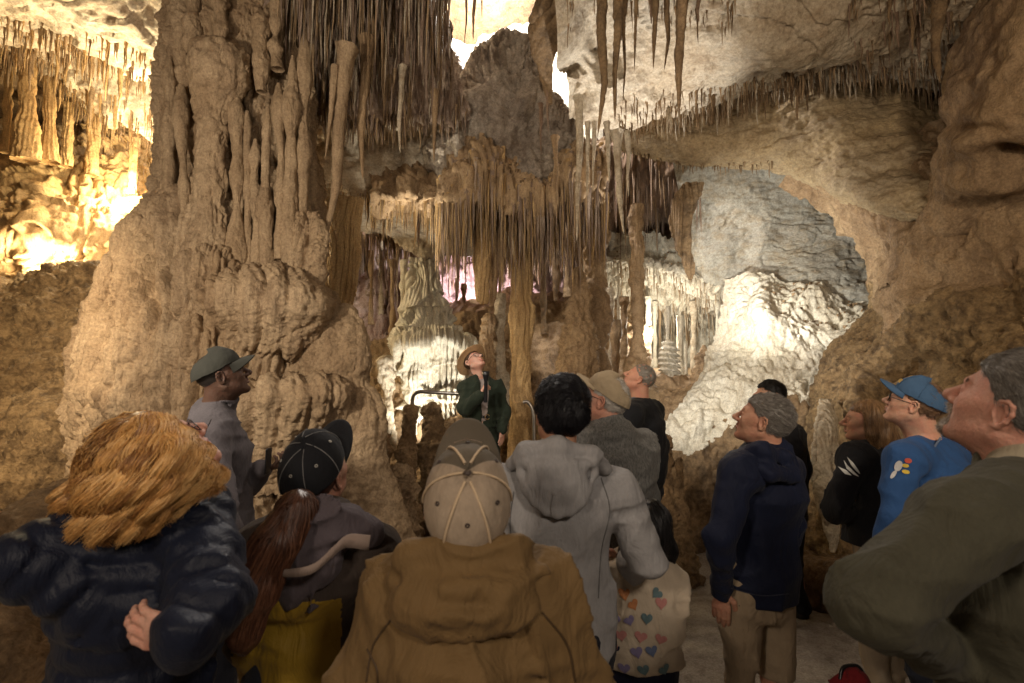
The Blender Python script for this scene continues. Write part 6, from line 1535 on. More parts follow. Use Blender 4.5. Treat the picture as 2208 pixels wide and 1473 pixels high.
# ---- woman with a black cap and pony tail ----------------------------
def ponytail():
    h = Head(P(684, 1022, 1.25), -36, 30, 6, 0.98)
    nb = P(692, 1140, 1.24); J = skel(nb, (nb[0] - 0.02, nb[1] - 0.02, 0.98), -12, 0.86, 0.0)
    J['lsh'] = P(566, 1196, 1.22); J['rsh'] = P(806, 1190, 1.26); J['lel'] = P(545, 1390, 1.2); J['lwr'] = P(575, 1500, 1.32); J['rel'] = P(818, 1370, 1.28); J['rwr'] = P(775, 1480, 1.40)
    sk = SK('olive_skin', (0.36, 0.20, 0.14))
    o = person('woman in a black baseball cap with a long red brown pony tail', J, h, sk, 0.0035, t=0.85)
    dark = cloth_mat('charcoal_brown', (0.050, 0.038, 0.032), fold=0.8); yel = cloth_mat('mustard', (0.27, 0.17, 0.018), fold=1.0, rough=0.6); gr = cloth_mat('grey_hood', (0.085, 0.070, 0.080), fold=0.8)
    def mi(c):
        x, y = pix(c); return np.where((y > 1292 + 10 * np.sin(x * 0.02) - (x - 640) * 0.10) & (x < 736) & (x > 500), 1, 0)
    top(o, J, dark, 'coat', g=0.032, amp=0.012, f=6, hem=0.82, step=0.0085, mi=mi, mats=[dark, yel], seed=5, t=1.0)
    def hood(F):
        F.chain([P(600, 1160, 1.19), P(650, 1140, 1.14), P(720, 1130, 1.14), P(790, 1150, 1.19)], [0.035, 0.05, 0.05, 0.035], 0.04)
        F.ell(P(665, 1205, 1.13), (0.115, 0.05, 0.07), rotm(0, 0, 22), 0.05)
        F.chain([P(570, 1230, 1.17), P(640, 1262, 1.13), P(700, 1240, 1.13)], [0.03, 0.045, 0.03], 0.03)
        F.wrinkle(folds(0.015, 8, 12, 1.0))
    vol(o, 'hood', gr, P(690, 1190, 1.15) - 0.3, P(690, 1190, 1.15) + 0.3, hood, 0.008)
    pts = np.array([P(586, 1216, 1.085), P(640, 1222, 1.065), P(690, 1212, 1.065), P(730, 1178, 1.085), P(760, 1156, 1.11), P(806, 1160, 1.13)]); A = resample(pts, 50) - V3(0, 0.045, 0)
    wd_ = V3(0.15, 0, 1); wd_ = unit(wd_) * np.linspace(0.006, 0.020, 50)[:, None]; G = np.stack((A - wd_, A + wd_, A + wd_ + V3(0, 0.004, 0), A - wd_ + V3(0, 0.004, 0)), 1)
    mesh_obj('strap', G.reshape(-1, 3) - np.array(o.location), grid_faces(4, 50, True), cloth_mat('pale_strap', (0.26, 0.20, 0.17)), o)
    pants_and_shoes(o, J, JEANS, SHOE)
    hm = hair_mats('hair', [(0.055, 0.022, 0.013), (0.10, 0.038, 0.02), (0.15, 0.065, 0.035)], 0.4)
    mf = mf_short(0.04, -0.075, 0.02); hair_cap(h, hm[0], o, mf, grow=0.006)
    def pt(F):
        F.chain([h.w(-0.01, -0.095, -0.01), P(640, 1100, 1.10), P(595, 1170, 1.06), P(556, 1270, 1.03), P(530, 1360, 1.03), P(525, 1400, 1.04)], [0.032, 0.045, 0.050, 0.042, 0.028, 0.01], 0.03)
        F.wrinkle(lambda p: 0.006 * fbm(p * np.array((1, 1, 0.25)), 3, 45.0, 0.6))
    pto = vol(o, 'ponytail', hm[0], P(590, 1230, 1.08) - 0.30, P(590, 1230, 1.08) + 0.30, pt, 0.008)
    coat(pto, 3600, 0.16, lambda p: np.tile((-0.28, 0, -1.0), (len(p), 1)), hm, name='ponytail_strands', lift=0.03, seed=2, steps=10, width=0.0011, curl=0.12, curlf=12, follow=0.3, bind=0.008)
    blk = cloth_mat('black_cap', (0.012, 0.013, 0.016), fold=0.4)
    st = flat_mat('grey_thread', (0.16, 0.16, 0.16), 0.8)
    cap(h, o, [blk], size=1.10, tilt=6, bill=0.075, seam=st, eyelets=flat_mat('pale_eyelet', (0.34, 0.33, 0.30), 0.6), bill_up=0.018, hgt=0.098)
DS[0] = 1.28; ponytail(); DS[0] = 1.0

# ---- man in the brown jacket, centre ---------------------------------------
def brownman():
    h = Head(P(1008, 1090, 1.0), 0, 42, 0, 1.0)
    nb = P(1004, 1222, 0.98); J = skel(nb, (nb[0], nb[1] - 0.02, 0.98), 2, 0.92, 0.0)
    J['lsh'] = P(866, 1300, 0.97); J['rsh'] = P(1160, 1290, 0.98); J['lel'] = P(776, 1500, 0.96); J['rel'] = P(1238, 1490, 0.98); J['lwr'] = P(800, 1640, 1.15); J['rwr'] = P(1230, 1620, 1.18)
    sk = SK('tan_skin', (0.46, 0.27, 0.19))
    o = person('man in a brown hooded jacket and a two tone tan cap, seen from behind', J, h, sk, 0.003)
    br = cloth_mat('brown_jacket', (0.155, 0.095, 0.038), fold=0.9, weave=700, rough=0.75)
    jk = top(o, J, br, 'jacket', g=0.028, amp=0.013, f=7, hem=0.78, step=0.007, fat=0.02, seed=6, t=1.0)
    def hood(F):
        F.chain([P(848, 1250, 0.935), P(890, 1200, 0.93), P(1000, 1176, 0.92), P(1110, 1190, 0.93), P(1158, 1236, 0.94)], [0.020, 0.030, 0.036, 0.030, 0.020], 0.03)
        F.ell(P(1000, 1296, 0.90), (0.152, 0.060, 0.074), rotm(0, 0, -3), 0.03)
        for (x0, x1, yt, yb, dd, rr_, tl) in ((842, 1166, 1236, 1272, 0.862, 0.013, -14), (846, 1160, 1258, 1330, 0.852, 0.012, 4), (880, 1130, 1290, 1372, 0.852, 0.013, -4)):
            a_ = np.linspace(0, math.pi, 13); F.chain([P((x0 + x1) / 2 - (x1 - x0) / 2 * math.cos(t_), yt + (yb - yt) * math.sin(t_) ** 1.2 + tl * -math.cos(t_), dd + 0.070 * abs(math.cos(t_)) ** 2) for t_ in a_], [rr_ * (0.5 + 0.5 * math.sin(t_)) + 0.002 for t_ in a_], 0.012)
        F.wrinkle(folds(0.0055, 9, 15, 1.7))
    vol(o, 'hood', br, P(1000, 1260, 0.9) - V3(0.27, 0.16, 0.22), P(1000, 1260, 0.9) + V3(0.27, 0.16, 0.22), hood, 0.0058)
    stitch(jk, [[(848, 1330), (806, 1390), (790, 1470)], [(1168, 1320), (1222, 1390), (1240, 1470)], [(792, 1400), (812, 1440), (815, 1473)]], flat_mat('brown_thread', (0.06, 0.035, 0.015)), 0.0022)
    nv_ = cloth_mat('navy_shirt', (0.025, 0.034, 0.062)); vol(o, 'shirt_collar', nv_, nb - 0.14, nb + 0.14, lambda F: (F.cone(nb + V3(0, 0.01, -0.01), nb + V3(0, 0.03, 0.050), 0.080, 0.070, 0.02), F.wrinkle(folds(0.004, 12))), 0.006)
    pants_and_shoes(o, J, JEANS, SHOE)
    hm = hair_mats('hair', [(0.03, 0.02, 0.015)]); hair_cap(h, hm[0], o, mf_short(0.05, -0.05, 0.03), grow=0.003, rough=0.002)
    tan_ = cloth_mat('tan_mesh', (0.34, 0.27, 0.20), heather=0.1, fold=0.4); ol = cloth_mat('olive_cap', (0.115, 0.095, 0.070), fold=0.3)
    fm = lambda u, v: np.where((u > 28) & (u < 152), 1, 0)
    T = cap(h, o, [tan_, ol], fn_mi=fm, size=1.10, tilt=4, bill=0.078, bill_w=64, bill_mat=ol, seam=cloth_mat('cream_piping', (0.55, 0.42, 0.28)), eyelets=flat_mat('dark_eyelet', (0.05, 0.035, 0.03)), button=flat_mat('dark_button', (0.05, 0.035, 0.03)), seam_w=0.0030, bill_up=0.02)
    cr, T, on = T
    uu = np.linspace(R(68), R(112), 14); G = np.stack([T.wn(on(uu, np.full(14, vq), 0.004)) for vq in (0.50, 0.55, 0.60, 0.64)])
    mesh_obj('leather_patch', G.reshape(-1, 3) - np.array(o.location), grid_faces(14, 4), flat_mat('leather', (0.40, 0.24, 0.15), 0.6), o)
DS[0] = 1.14; brownman(); DS[0] = 1.0

# ---- man in the grey hooded sweatshirt -------------------------------------
def greyhood():
    h = Head(P(1207, 893, 1.5), 16, 12, 3, 1.0)
    nb = P(1204, 1008, 1.48); J = skel(nb, (nb[0] - 0.02, nb[1] - 0.03, 1.04), 6, 1.05, 0.0)
    J['lsh'] = P(1080, 1056, 1.46); J['rsh'] = P(1318, 1056, 1.49); J['lel'] = P(1052, 1250, 1.44); J['lwr'] = P(1075, 1400, 1.55)
    J['rel'] = P(1402, 1212, 1.47); J['rwr'] = P(1345, 1222, 1.66)
    sk = SK('warm_skin', (0.48, 0.27, 0.17))
    o = person('man with thick black hair in a light grey hoodie, arm round the child', J, h, sk, 0.0035,
        hands=[(J['rwr'], (-0.8, 0.5, 0.0), (-0.3, -1, 0), 1, (0.5,) * 4, 0)])
    gy = cloth_mat('grey_sweat', (0.33, 0.325, 0.33), heather=0.07, weave=420, fold=0.7)
    jk = top(o, J, gy, 'sweatshirt', g=0.024, amp=0.009, f=6, hem=0.76, step=0.008, seed=2, t=0.98, fat=0.01)
    def hood(F):
        F.chain([P(1104, 1000, 1.42), P(1132, 972, 1.385), P(1204, 964, 1.37), P(1276, 978, 1.39), P(1306, 1012, 1.44)], [0.020, 0.026, 0.030, 0.026, 0.020], 0.03)
        F.seg(P(1202, 1012, 1.40), P(1195, 1078, 1.38), (0.120, 0.042), (0.052, 0.034), (1, 0, 0), 0.03)
        for (x0, x1, yt, yb, dd, rr_) in ((1112, 1298, 980, 1008, 1.345, 0.014), (1118, 1286, 1000, 1112, 1.335, 0.011)):
            a_ = np.linspace(0, math.pi, 11); F.chain([P((x0 + x1) / 2 - (x1 - x0) / 2 * math.cos(t_), yt + (yb - yt) * math.sin(t_) ** 1.3, dd + 0.045 * abs(math.cos(t_)) ** 2) for t_ in a_], [rr_ * (0.5 + 0.5 * math.sin(t_)) + 0.002 for t_ in a_], 0.012)
        F.ell(P(1202, 1044, 1.352), (0.098, 0.040, 0.078), None, 0.03)
        F.wrinkle(folds(0.0024, 8, 22, 1.0))
        F.cone(P(1196, 1030, 1.318), P(1193, 1112, 1.312), 0.003, 0.003, 0.003)
    vol(o, 'hood', gy, P(1200, 1035, 1.38) - V3(0.25, 0.17, 0.2), P(1200, 1035, 1.38) + V3(0.25, 0.17, 0.2), hood, 0.006)
    wh = cloth_mat('white_tee', (0.48, 0.46, 0.44)); vol(o, 'neckline', wh, nb - 0.13, nb + 0.16, lambda F: (F.cone(nb + V3(0, 0.02, 0.0), nb + V3(0.0, 0.03, 0.045), 0.088, 0.076, 0.02), F.wrinkle(folds(0.003, 12))), 0.006)
    # seams of the sleeves
    stitch(jk, [[(1296, 1030), (1314, 1100), (1296, 1190), (1290, 1290)], [(1108, 1060), (1100, 1120), (1104, 1180)]], flat_mat('grey_thread', (0.12, 0.12, 0.12)), 0.0020)
    pants_and_shoes(o, J, JEANS, SHOE)
    def tuft(F):
        F.ell(h.w(0.01, -0.01, 0.070), (0.074, 0.088, 0.062), h.M, 0.03); F.ell(h.w(0, -0.06, 0.02), (0.068, 0.055, 0.055), h.M, 0.03)
    short_hair(h, o, [(0.006, 0.006, 0.008), (0.012, 0.012, 0.016), (0.02, 0.02, 0.026)], n=5200, L=0.045, mf=mf_short(0.06, -0.075, 0.03, 0.0), grow=0.010, seed=3, back='swirl', width=0.0008, lift=0.10, curl=0.12, rough=0.006, extra=tuft, step=0.0045)
DS[0] = 1.2; greyhood(); DS[0] = 1.0

# ---- child with hearts on the sweatshirt --------------------------------
def child():
    h = Head(P(1396, 1136, 1.82), -10, 10, 14, 0.94)
    nb = P(1366, 1232, 1.80); J = skel(nb, (nb[0] + 0.0, nb[1], 0.80), 0, 0.80, 0.0)
    J['rsh'] = P(1432, 1262, 1.80); J['rel'] = P(1436, 1345, 1.72); J['rwr'] = P(1420, 1400, 1.92); J['lsh'] = P(1312, 1262, 1.78); J['lel'] = P(1290, 1370, 1.80); J['lwr'] = P(1300, 1440, 1.95)
    sk = SK('child_skin', (0.50, 0.29, 0.19))
    o = person('child with long black hair in a cream sweatshirt printed with hearts', J, h, sk, 0.0045, t=0.75, neck=0.045)
    cr = cloth_mat('cream_sweat', (0.56, 0.47, 0.36), fold=0.8)
    sw = top(o, J, cr, 'sweatshirt', g=0.026, amp=0.012, f=7, hem=0.80, step=0.009, seed=9, t=0.9)
    pal = [flat_mat('print_' + n, c, 0.8) for n, c in (('blue', (0.13, 0.17, 0.29)), ('orange', (0.48, 0.20, 0.08)), ('pink', (0.50, 0.22, 0.20)), ('teal', (0.12, 0.19, 0.21)), ('lilac', (0.21, 0.18, 0.32)))]
    r = np.random.default_rng(12); L = []; c0 = P(1366, 1350, 1.70)
    sd_ = unit(V3(-1, 0, 0))
    for a, (py, xs) in enumerate([(1278, (1304, 1348, 1412)), (1296, (1366, 1424)), (1330, (1320, 1356, 1392)), (1366, (1300, 1340, 1376, 1420)), (1396, (1318, 1362, 1402)), (1432, (1304, 1344, 1384, 1424)), (1462, (1322, 1366, 1404))]):
        for b_, px_ in enumerate(xs):
            q = P(px_ + r.normal(0, 3), py + r.normal(0, 3), 1.70) - c0
            L.append((heart_pts(q @ V3(1, 0, 0), q[2], 0.019 + 0.004 * r.random(), r.normal(0, 25)), int(r.integers(0, 5))))
    for p, m_ in L: decal('heart_print', sw, c0, (0, -1, 0), (0, 0, 1), [(p, 0)], [pal[m_]])
    pants_and_shoes(o, J, cloth_mat('navy_leggings', (0.02, 0.022, 0.05)), SHOE)
    hm = hair_mats('hair', [(0.007, 0.007, 0.008), (0.014, 0.013, 0.014), (0.022, 0.02, 0.022)])
    def hv(F):
        F.ell(h.w(0, -0.016, 0.030), (V3(0.086, 0.106, 0.094)) * 0.94, h.M, 0.02)
        F.chain([h.w(0, -0.06, 0.0), h.w(0, -0.09, -0.09), h.w(0.01, -0.08, -0.18)], [0.075, 0.070, 0.045], 0.03)
        F.chain([h.w(0.06, -0.03, 0.0), P(1440, 1180, 1.80), P(1446, 1240, 1.82)], [0.04, 0.028, 0.008], 0.03)
        F.wrinkle(lambda p: 0.006 * fbm(p * np.array((1, 1, .3)), 3, 40.0))
    hv_o = vol(o, 'hair', hm[0], h.c - 0.28, h.c + 0.22, hv, 0.008)
    coat(hv_o, 2600, 0.10, lambda p: np.tile((0.05, 0, -1.0), (len(p), 1)), hm, lift=0.04, seed=2, steps=8, width=0.0012, curl=0.15, curlf=12, follow=0.3, bind=0.008)
DS[0] = 1.12; child(); DS[0] = 1.0

# ---- old man in the beige cap -------------------------------------------
def beigecap():
    h = Head(P(1302, 862, 2.0), 74, 20, 0)
    nb = P(1322, 930, 2.0); J = skel(nb, (nb[0] + 0.01, nb[1], 1.10), 28, 1.0, 0.06)
    J['lsh'] = P(1232, 960, 1.98); J['rsh'] = P(1376, 960, 2.06); J['rel'] = P(1396, 1060, 2.06); J['rwr'] = P(1352, 1110, 2.2); J['lel'] = P(1215, 1060, 1.95)
    sk = SK('ruddy_skin', (0.55, 0.30, 0.22))
    o = person('old man in a beige cap and glasses wearing a heather grey pullover', J, h, sk, 0.0035, full=1.05)
    g = cloth_mat('heather_grey', (0.17, 0.17, 0.165), heather=0.42, weave=200, fold=0.8)
    top(o, J, g, 'pullover', g=0.024, amp=0.009, f=7, hem=0.98, step=0.010, seed=14, fat=0.02, zs=1.2)
    vol(o, 'collar', g, nb - 0.14, nb + 0.14, lambda F: (F.cone(nb + V3(-0.01, 0, -0.02), nb + V3(-0.02, 0, 0.04), 0.080, 0.070, 0.02), F.wrinkle(folds(0.004, 12))), 0.007)
    pants_and_shoes(o, J, JEANS, SHOE)
    short_hair(h, o, [(0.50, 0.47, 0.43), (0.38, 0.35, 0.32)], n=1500, L=0.02, mf=mf_short(0.05, -0.075, 0.02), grow=0.005, seed=5)
    eyes(h, o); glasses(h, o, M['black_plastic'], 0.022, 0.0018)
    b_ = cloth_mat('beige_cap', (0.40, 0.32, 0.215), fold=0.6)
    cap(h, o, [b_], size=1.05, tilt=8, bill=0.070, bill_up=0.010, hgt=0.092, slouch=0.05, brim_curve=0.008)
DS[0] = 1.22; beigecap(); DS[0] = 1.0

# ---- man with cropped grey hair ------------------------------------------
def cropped():
    h = Head(P(1380, 816, 2.6), 82, 30, 0)
    nb = P(1384, 874, 2.62); J = skel(nb, (nb[0] + 0.02, nb[1], 1.16), 60, 0.92, 0.14)
    J['lsh'] = P(1362, 895, 2.5); J['lel'] = P(1350, 960, 2.45)
    sk = SK('ruddy_skin_light', (0.56, 0.30, 0.21))
    o = person('man with cropped grey hair in a black jacket over a blue collar', J, h, sk, 0.0035, nose=1.1)
    top(o, J, cloth_mat('black_jacket', (0.012, 0.013, 0.016), fold=0.5), 'jacket', g=0.026, amp=0.007, hem=1.0, step=0.012, seed=16, fat=0.02)
    vol(o, 'shirt_collar', cloth_mat('blue_shirt', (0.06, 0.13, 0.22)), nb - 0.14, nb + 0.14, lambda F: F.cone(nb + V3(-0.02, 0, -0.01), nb + V3(-0.02, 0, 0.045), 0.072, 0.064, 0.02), 0.007)
    pants_and_shoes(o, J, JEANS, SHOE)
    short_hair(h, o, [(0.20, 0.175, 0.15), (0.30, 0.27, 0.24)], n=1500, L=0.007, mf=mf_short(0.062, -0.06, 0.03), grow=0.002, seed=6, width=0.0009)
    eyes(h, o, 0.3)
DS[0] = 1.52; cropped(); DS[0] = 1.0

# ---- man in navy hoodie and khaki shorts ----------------------------------
def navyman():
    h = Head(P(1647, 906, 2.1), 80, 17, 0, 1.02)
    nb = P(1656, 974, 2.12); J = skel(nb, (nb[0] - 0.06, nb[1] + 0.0, 0.96), 45, 0.92, 0.0)
    J['lsh'] = P(1594, 1024, 1.98); J['lel'] = P(1552, 1160, 1.90); J['lwr'] = P(1556, 1272, 2.04)
    J['rsh'] = P(1700, 1016, 2.26); J['rel'] = P(1706, 1130, 2.34); J['rwr'] = P(1670, 1230, 2.40)
    sk = SK('tanned_skin', (0.50, 0.27, 0.18))
    o = person('man with short grey hair in a navy hooded sweatshirt and khaki shorts', J, h, sk, 0.003, jaw=1.02,
        hands=[(J['lwr'], (-0.02, 0.1, -1), (0.4, 0.7, 0), 1, (0.3,) * 4, 0)], nose=1.05)
    nv_ = cloth_mat('navy_hoodie', (0.008, 0.012, 0.034), fold=0.6, rough=0.7)
    jk = top(o, J, nv_, 'sweatshirt', g=0.024, amp=0.008, f=6, hem=0.88, step=0.0095, seed=18, t=0.92, fat=0.0)
    def hood(F):
        F.chain([P(1600, 990, 2.02), P(1640, 972, 1.98), P(1685, 985, 2.02), P(1712, 1010, 2.12)], [0.028, 0.036, 0.036, 0.03], 0.03)
        F.chain([P(1612, 1002, 1.98), P(1660, 1020, 1.93), P(1706, 1022, 2.0)], [0.026, 0.036, 0.032], 0.03)
        F.chain([P(1620, 990, 1.93), P(1664, 1004, 1.90), P(1704, 1004, 1.96)], [0.006, 0.010, 0.006], 0.016, 'sub')
        F.wrinkle(folds(0.007, 8, 33, 1.0))
    vol(o, 'hood', nv_, P(1660, 1000, 2.0) - 0.24, P(1660, 1000, 2.0) + 0.24, hood, 0.008)
    stitch(jk, [[(1600, 1020), (1618, 1090), (1606, 1170), (1590, 1250)], [(1575, 1268), (1640, 1284), (1705, 1280)]], flat_mat('navy_thread', (0.03, 0.035, 0.06)), 0.0022)
    vol(o, 'neckline', cloth_mat('grey_tee', (0.20, 0.20, 0.21)), nb - 0.13, nb + 0.14, lambda F: F.cone(nb + V3(0, 0, 0), nb + V3(-0.01, 0, 0.04), 0.078, 0.068, 0.02), 0.008)
    kh = cloth_mat('khaki', (0.36, 0.28, 0.19), fold=1.0)
    pants_and_shoes(o, J, kh, SHOE, short=True, g=0.014, hem=0.52)
    short_hair(h, o, [(0.14, 0.125, 0.11), (0.30, 0.28, 0.26), (0.20, 0.18, 0.165)], n=4200, L=0.022, mf=mf_short(0.062, -0.062, 0.035), grow=0.008, seed=8, width=0.0009, lift=0.3)
    hm = hair_mats('brow', [(0.10, 0.08, 0.07)]); brows(h, o, hm); eyes(h, o, 0.3)
DS[0] = 1.1; navyman(); DS[0] = 1.0

def blackhair():
    h = Head(P(1660, 852, 2.75), 112, 12, 0, 0.98)
    nb = P(1684, 925, 2.75); J = skel(nb, (nb[0] + 0.03, nb[1], 0.98), 60, 0.9, 0.0)
    sk = SK('light_skin', (0.50, 0.30, 0.21))
    o = person('person with straight black hair half hidden behind the man in the navy hoodie', J, h, sk, 0.0035)
    top(o, J, cloth_mat('black_top', (0.014, 0.014, 0.018)), 'jacket', g=0.024, hem=0.9, step=0.013, seed=21)
    pants_and_shoes(o, J, JEANS, SHOE)
    short_hair(h, o, [(0.008, 0.007, 0.007), (0.015, 0.013, 0.013)], n=2600, L=0.035, mf=mf_short(0.045, -0.06, 0.03, 0.005), grow=0.011, seed=9, lift=0.2, back=(0, 0.3, -1))
    eyes(h, o, 0.4); brows(h, o, hair_mats('brow', [(0.02, 0.016, 0.014)]))
DS[0] = 1.45; blackhair(); DS[0] = 1.0

def longhair():
    h = Head(P(1866, 908, 3.0), 92, 3, 0, 1.0)
    nb = P(1884, 968, 3.02); J = skel(nb, (nb[0] + 0.0, nb[1], 0.92), 72, 0.95, 0.0)
    J['lsh'] = P(1846, 992, 2.92); J['lel'] = P(1802, 1098, 2.92); J['lwr'] = P(1834, 1108, 3.05); J['rel'] = P(1930, 1075, 3.1); J['rwr'] = P(1850, 1105, 3.1)
    sk = SK('sallow_skin', (0.42, 0.24, 0.15))
    o = person('visitor with shoulder length brown hair in a black hooded top', J, h, sk, 0.0035,
        hands=[(J['lwr'], (0.8, 0.5, 0), (0, 1, 0), 1, (0.4,) * 4, 0)], nose=1.1, jaw=1.05)
    sw = top(o, J, cloth_mat('black_hoodie', (0.012, 0.012, 0.014), fold=0.6), 'hooded_top', g=0.030, amp=0.010, hem=0.90, step=0.012, seed=23, fat=0.02)
    c0 = P(1850, 1026, 2.7); pol = [np.array([(-0.03, 0.045), (0.03, 0.03), (0.05, -0.03), (0.045, -0.05), (0.0, -0.03), (-0.04, 0.0), (-0.055, 0.02)])]
    decal('chest_logo', sw, c0, (-0.45, -1, 0), (0, 0, 1), [(np.array([(-0.015, 0.07), (0.012, 0.04), (0.035, 0.0), (0.04, -0.02), (0.02, 0.0), (0.0, 0.03)]), 0), (np.array([(-0.03, 0.05), (-0.02, 0.03), (0.01, -0.005), (0.035, -0.035), (0.01, -0.025), (-0.02, 0.005)]), 0), (np.array([(-0.055, 0.01), (-0.02, -0.005), (0.0, -0.03), (-0.03, -0.025)]), 0)], [flat_mat('white_print', (0.55, 0.55, 0.52))])
    pants_and_shoes(o, J, cloth_mat('khaki_trousers', (0.30, 0.24, 0.17)), SHOE)
    hm = hair_mats('hair', [(0.20, 0.11, 0.05), (0.32, 0.19, 0.09), (0.14, 0.075, 0.035)])
    def hv(F):
        F.ell(h.w(0, -0.022, 0.034), (0.086, 0.102, 0.094), h.M, 0.02)
        F.chain([h.w(0, -0.07, 0.0), h.w(0, -0.085, -0.08), h.w(0, -0.075, -0.15)], [0.072, 0.070, 0.04], 0.03)
        for s in (-1, 1): F.chain([h.w(s * 0.07, -0.01, 0.02), h.w(s * 0.082, -0.03, -0.06), h.w(s * 0.075, -0.045, -0.125)], [0.022, 0.030, 0.02], 0.02)
        P_ = F.pts(tuple(slice(0, len(a)) for a in F.ax)); q = h.loc(P_)
        F.f = np.maximum(F.f, np.minimum(q[..., 1] - 0.01 + (np.abs(q[..., 0]) > 0.06) * 0.0, 0.058 - q[..., 2] + 0.0))
        F.wrinkle(lambda p: 0.005 * fbm(p * np.array((1, 1, .25)), 3, 45.0))
    hv_o = vol(o, 'hair', hm[0], h.c - 0.26, h.c + 0.2, hv, 0.006)
    coat(hv_o, 2600, 0.08, lambda p: np.tile((0.05, 0, -1.0), (len(p), 1)), hm, lift=0.03, seed=12, steps=7, width=0.0012, curl=0.1, follow=0.3, bind=0.008)
    eyes(h, o, 0.1); brows(h, o, hair_mats('brow', [(0.08, 0.05, 0.03)]))
longhair()

def bluetee():
    h = Head(P(1972, 872, 2.2), 82, 20, 0, 0.98)
    nb = P(2000, 955, 2.22); J = skel(nb, (nb[0] + 0.02, nb[1], 0.98), 66, 1.02, 0.0)
    J['lsh'] = P(1952, 990, 2.1); J['lel'] = P(1930, 1120, 2.05); J['lwr'] = P(1900, 1220, 2.1)
    sk = SK('fair_skin_warm', (0.58, 0.35, 0.25))
    o = person('youth in a blue cap with glasses and a blue printed T-shirt', J, h, sk, 0.003, full=1.06)
    bl = cloth_mat('blue_tee', (0.030, 0.085, 0.23), fold=0.6)
    sw = top(o, J, bl, 't_shirt', g=0.022, amp=0.009, f=6, hem=0.86, step=0.0095, seed=25, fat=0.03, arm_g=0.02)
    c0 = P(1932, 1018, 1.85)
    pr = [flat_mat('print_' + n, c, 0.8) for n, c in (('white', (0.5, 0.5, 0.5)), ('yellow', (0.62, 0.45, 0.06)), ('red', (0.5, 0.09, 0.06)))]
    decal('shirt_print', sw, c0, (-0.62, -0.78, 0.05), (0, 0, 1), [(ellipse_pts(0.0, 0.0, 0.013, 0.024, rot=-20), 0), (ellipse_pts(0.024, -0.022, 0.013, 0.009, rot=-10), 1), (ellipse_pts(0.024, 0.004, 0.012, 0.008), 1), (ellipse_pts(0.034, 0.026, 0.012, 0.011), 2), (ellipse_pts(-0.018, -0.038, 0.007, 0.020, rot=-30), 0)], pr)
    pants_and_shoes(o, J, JEANS, SHOE)
    a = np.array([nb + V3(-0.02, -0.10, 0.035), nb + V3(-0.085, -0.115, -0.03), nb + V3(-0.15, -0.11, -0.10), nb + V3(-0.185, -0.10, -0.18)]); V, Fc = tube(resample(a, 30), 0.005, 5); mesh_obj('lanyard', V - np.array(o.location), Fc, cloth_mat('lanyard', (0.12, 0.16, 0.24)), o)
    short_hair(h, o, [(0.16, 0.09, 0.05), (0.22, 0.13, 0.07)], n=1200, L=0.02, mf=mf_short(0.05, -0.055, 0.03), grow=0.005, seed=10)
    eyes(h, o, 0.3); glasses(h, o, M['black_plastic'], 0.022, 0.0018)
    cb = cloth_mat('blue_cap', (0.055, 0.115, 0.22), fold=0.4)
    cr, T, on = cap(h, o, [cb], size=1.06, tilt=6, bill=0.066, hgt=0.090, bill_up=0.012, seam=cb)
    uu = np.linspace(R(84), R(120), 10); G = np.stack([T.wn(on(uu, np.full(10, vq), 0.004)) for vq in (0.25, 0.35, 0.45)])
    mesh_obj('cap_badge', G.reshape(-1, 3) - np.array(o.location), grid_faces(10, 3), flat_mat('gold_badge', (0.5, 0.33, 0.08), 0.6), o)
DS[0] = 1.1; bluetee(); DS[0] = 1.0

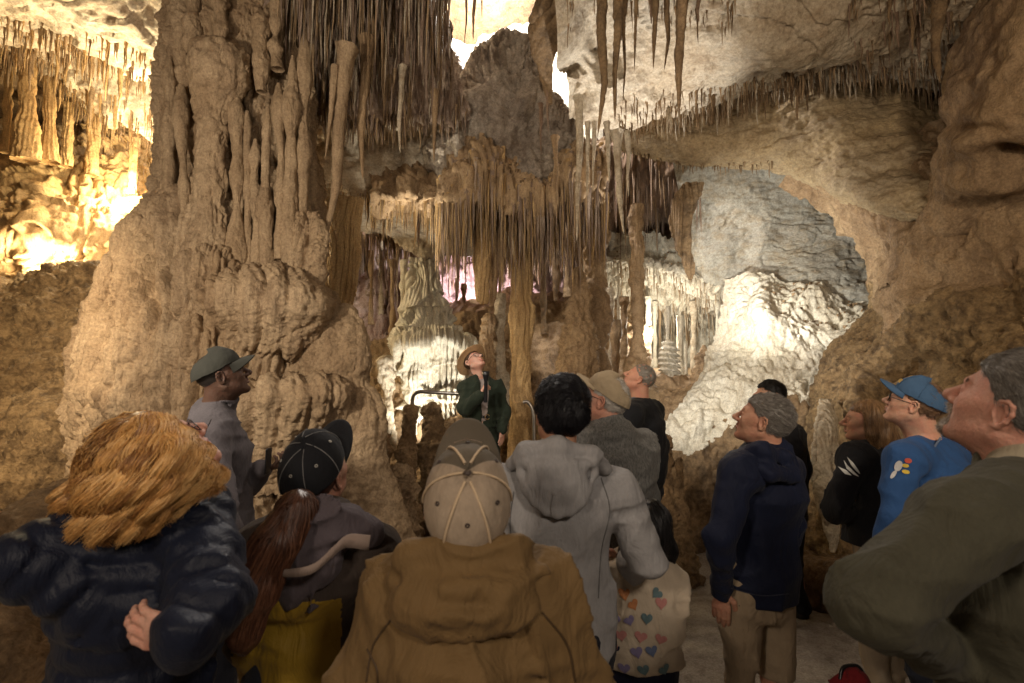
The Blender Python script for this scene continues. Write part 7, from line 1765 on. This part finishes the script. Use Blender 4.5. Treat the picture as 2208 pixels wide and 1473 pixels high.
def bigman():
    h = Head(P(2196, 880, 1.12), 68, 24, 0, 1.06)
    nb = P(2262, 1045, 1.08); J = skel(nb, (nb[0] + 0.0, nb[1] + 0.02, 1.0), 50, 1.12, 0.0)
    J['lsh'] = P(2078, 1132, 0.98); J['lel'] = P(1888, 1292, 0.94); J['lwr'] = P(2040, 1420, 1.12); J['rsh'] = P(2330, 1100, 1.2); J['rel'] = P(2320, 1330, 1.3); J['rwr'] = P(2150, 1400, 1.3)
    sk = SK('ruddy_tan_skin', (0.56, 0.30, 0.22), (0.56, 0.20, 0.14))
    o = person('heavy man with greying hair and a grey goatee in an olive jacket', J, h, sk, 0.0024, full=1.1, jaw=1.12, nose=1.12, neck=0.070, fat=0.05)
    ol = cloth_mat('olive_fleece', (0.058, 0.054, 0.036), fold=0.8, heather=0.08); nv_ = cloth_mat('dusky_navy_lower_panel', (0.022, 0.028, 0.050), fold=0.8)
    def mi(c):
        x, y = pix(c); return np.where(y > 1300 + (2208 - x) * 0.18 - 60, 1, 0) * (x > 1990)
    jk = top(o, J, ol, 'jacket', g=0.026, amp=0.0075, f=7, hem=0.84, step=0.007, seed=31, fat=0.05, t=0.98, arm_g=0.026)
    def col_(F):
        F.cone(nb + V3(-0.03, -0.01, -0.04), nb + V3(-0.02, 0, 0.012), 0.115, 0.105, 0.03); F.cone(nb + V3(-0.04, -0.02, -0.05), nb + V3(-0.03, 0, 0.09), 0.088, 0.088, 0.01, 'sub'); F.wrinkle(folds(0.005, 9, 2))
    vol(o, 'collar', ol, nb - 0.2, nb + 0.2, col_, 0.006)
    stitch(jk, [[(2070, 1075), (2110, 1140), (2120, 1240), (2090, 1330)]], flat_mat('olive_thread', (0.03, 0.028, 0.018)), 0.0022)
    vol(o, 'undershirt', cloth_mat('cream_undershirt', (0.36, 0.31, 0.22)), nb - 0.2, nb + 0.2, lambda F: F.cone(nb + V3(-0.03, 0, -0.05), nb + V3(-0.02, 0.0, 0.015), 0.092, 0.086, 0.02), 0.007)
    pants_and_shoes(o, J, JEANS, SHOE)
    short_hair(h, o, [(0.12, 0.105, 0.09), (0.24, 0.22, 0.19), (0.17, 0.15, 0.13)], n=7000, L=0.026, mf=mf_short(0.064, -0.065, 0.04), grow=0.009, seed=11, width=0.0007, lift=0.28, curl=0.3, step=0.004)
    hm = hair_mats('beard', [(0.34, 0.28, 0.22), (0.46, 0.40, 0.33), (0.24, 0.18, 0.14)])
    def gt(F):
        F.ell(h.w(0, 0.093, -0.094), (0.026, 0.018, 0.024), h.M, 0.01); F.chain([h.w(-0.028, 0.086, -0.050), h.w(0, 0.104, -0.046), h.w(0.028, 0.086, -0.050)], [0.005, 0.007, 0.005], 0.006)
        for s in (-1, 1): F.chain([h.w(s * 0.028, 0.084, -0.050), h.w(s * 0.030, 0.082, -0.070), h.w(s * 0.020, 0.088, -0.092)], [0.005, 0.006, 0.009], 0.008)
        F.wrinkle(lambda p: 0.002 * fbm(p, 3, 120.0), 0.02)
    g = vol(o, 'goatee', hm[2], h.w(0, 0.09, -0.08) - 0.07, h.w(0, 0.09, -0.08) + 0.07, gt, 0.003)
    coat(g, 1500, 0.013, lambda p: np.tile(h.d(0, 0.3, -1), (len(p), 1)), hm, name='goatee_strands', lift=0.4, seed=3, steps=5, width=0.0006, curl=0.2)
    eyes(h, o, 0.35, iris=(0.1, 0.12, 0.14)); brows(h, o, hm, 160)
bigman()

def redbag():
    c = P(1836, 1478, 1.9); t = empty('bag', c)
    F = Field(c - 0.16, c + 0.16, 0.006); F.ell(c + V3(0, 0, -0.04), (0.075, 0.05, 0.085), None, 0.02); F.ell(c + V3(0.035, 0, 0.02), (0.04, 0.035, 0.03), None, 0.02); F.wrinkle(folds(0.010, 14, 3))
    field_obj('pouch', F, cloth_mat('red_cloth', (0.22, 0.02, 0.025), fold=0.8), t)
    V, Fc = tube(resample(np.array([c + V3(-0.04, 0, 0.02), c + V3(-0.02, 0.01, 0.055), c + V3(0.03, 0.01, 0.06), c + V3(0.05, 0, 0.03)]), 24), 0.007, 6); mesh_obj('strap', V - np.array(t.location), Fc, M['black_plastic'], t)
    tag(t, 'dark red cloth bag at the bottom right beside the man in olive', 'bag')
redbag()
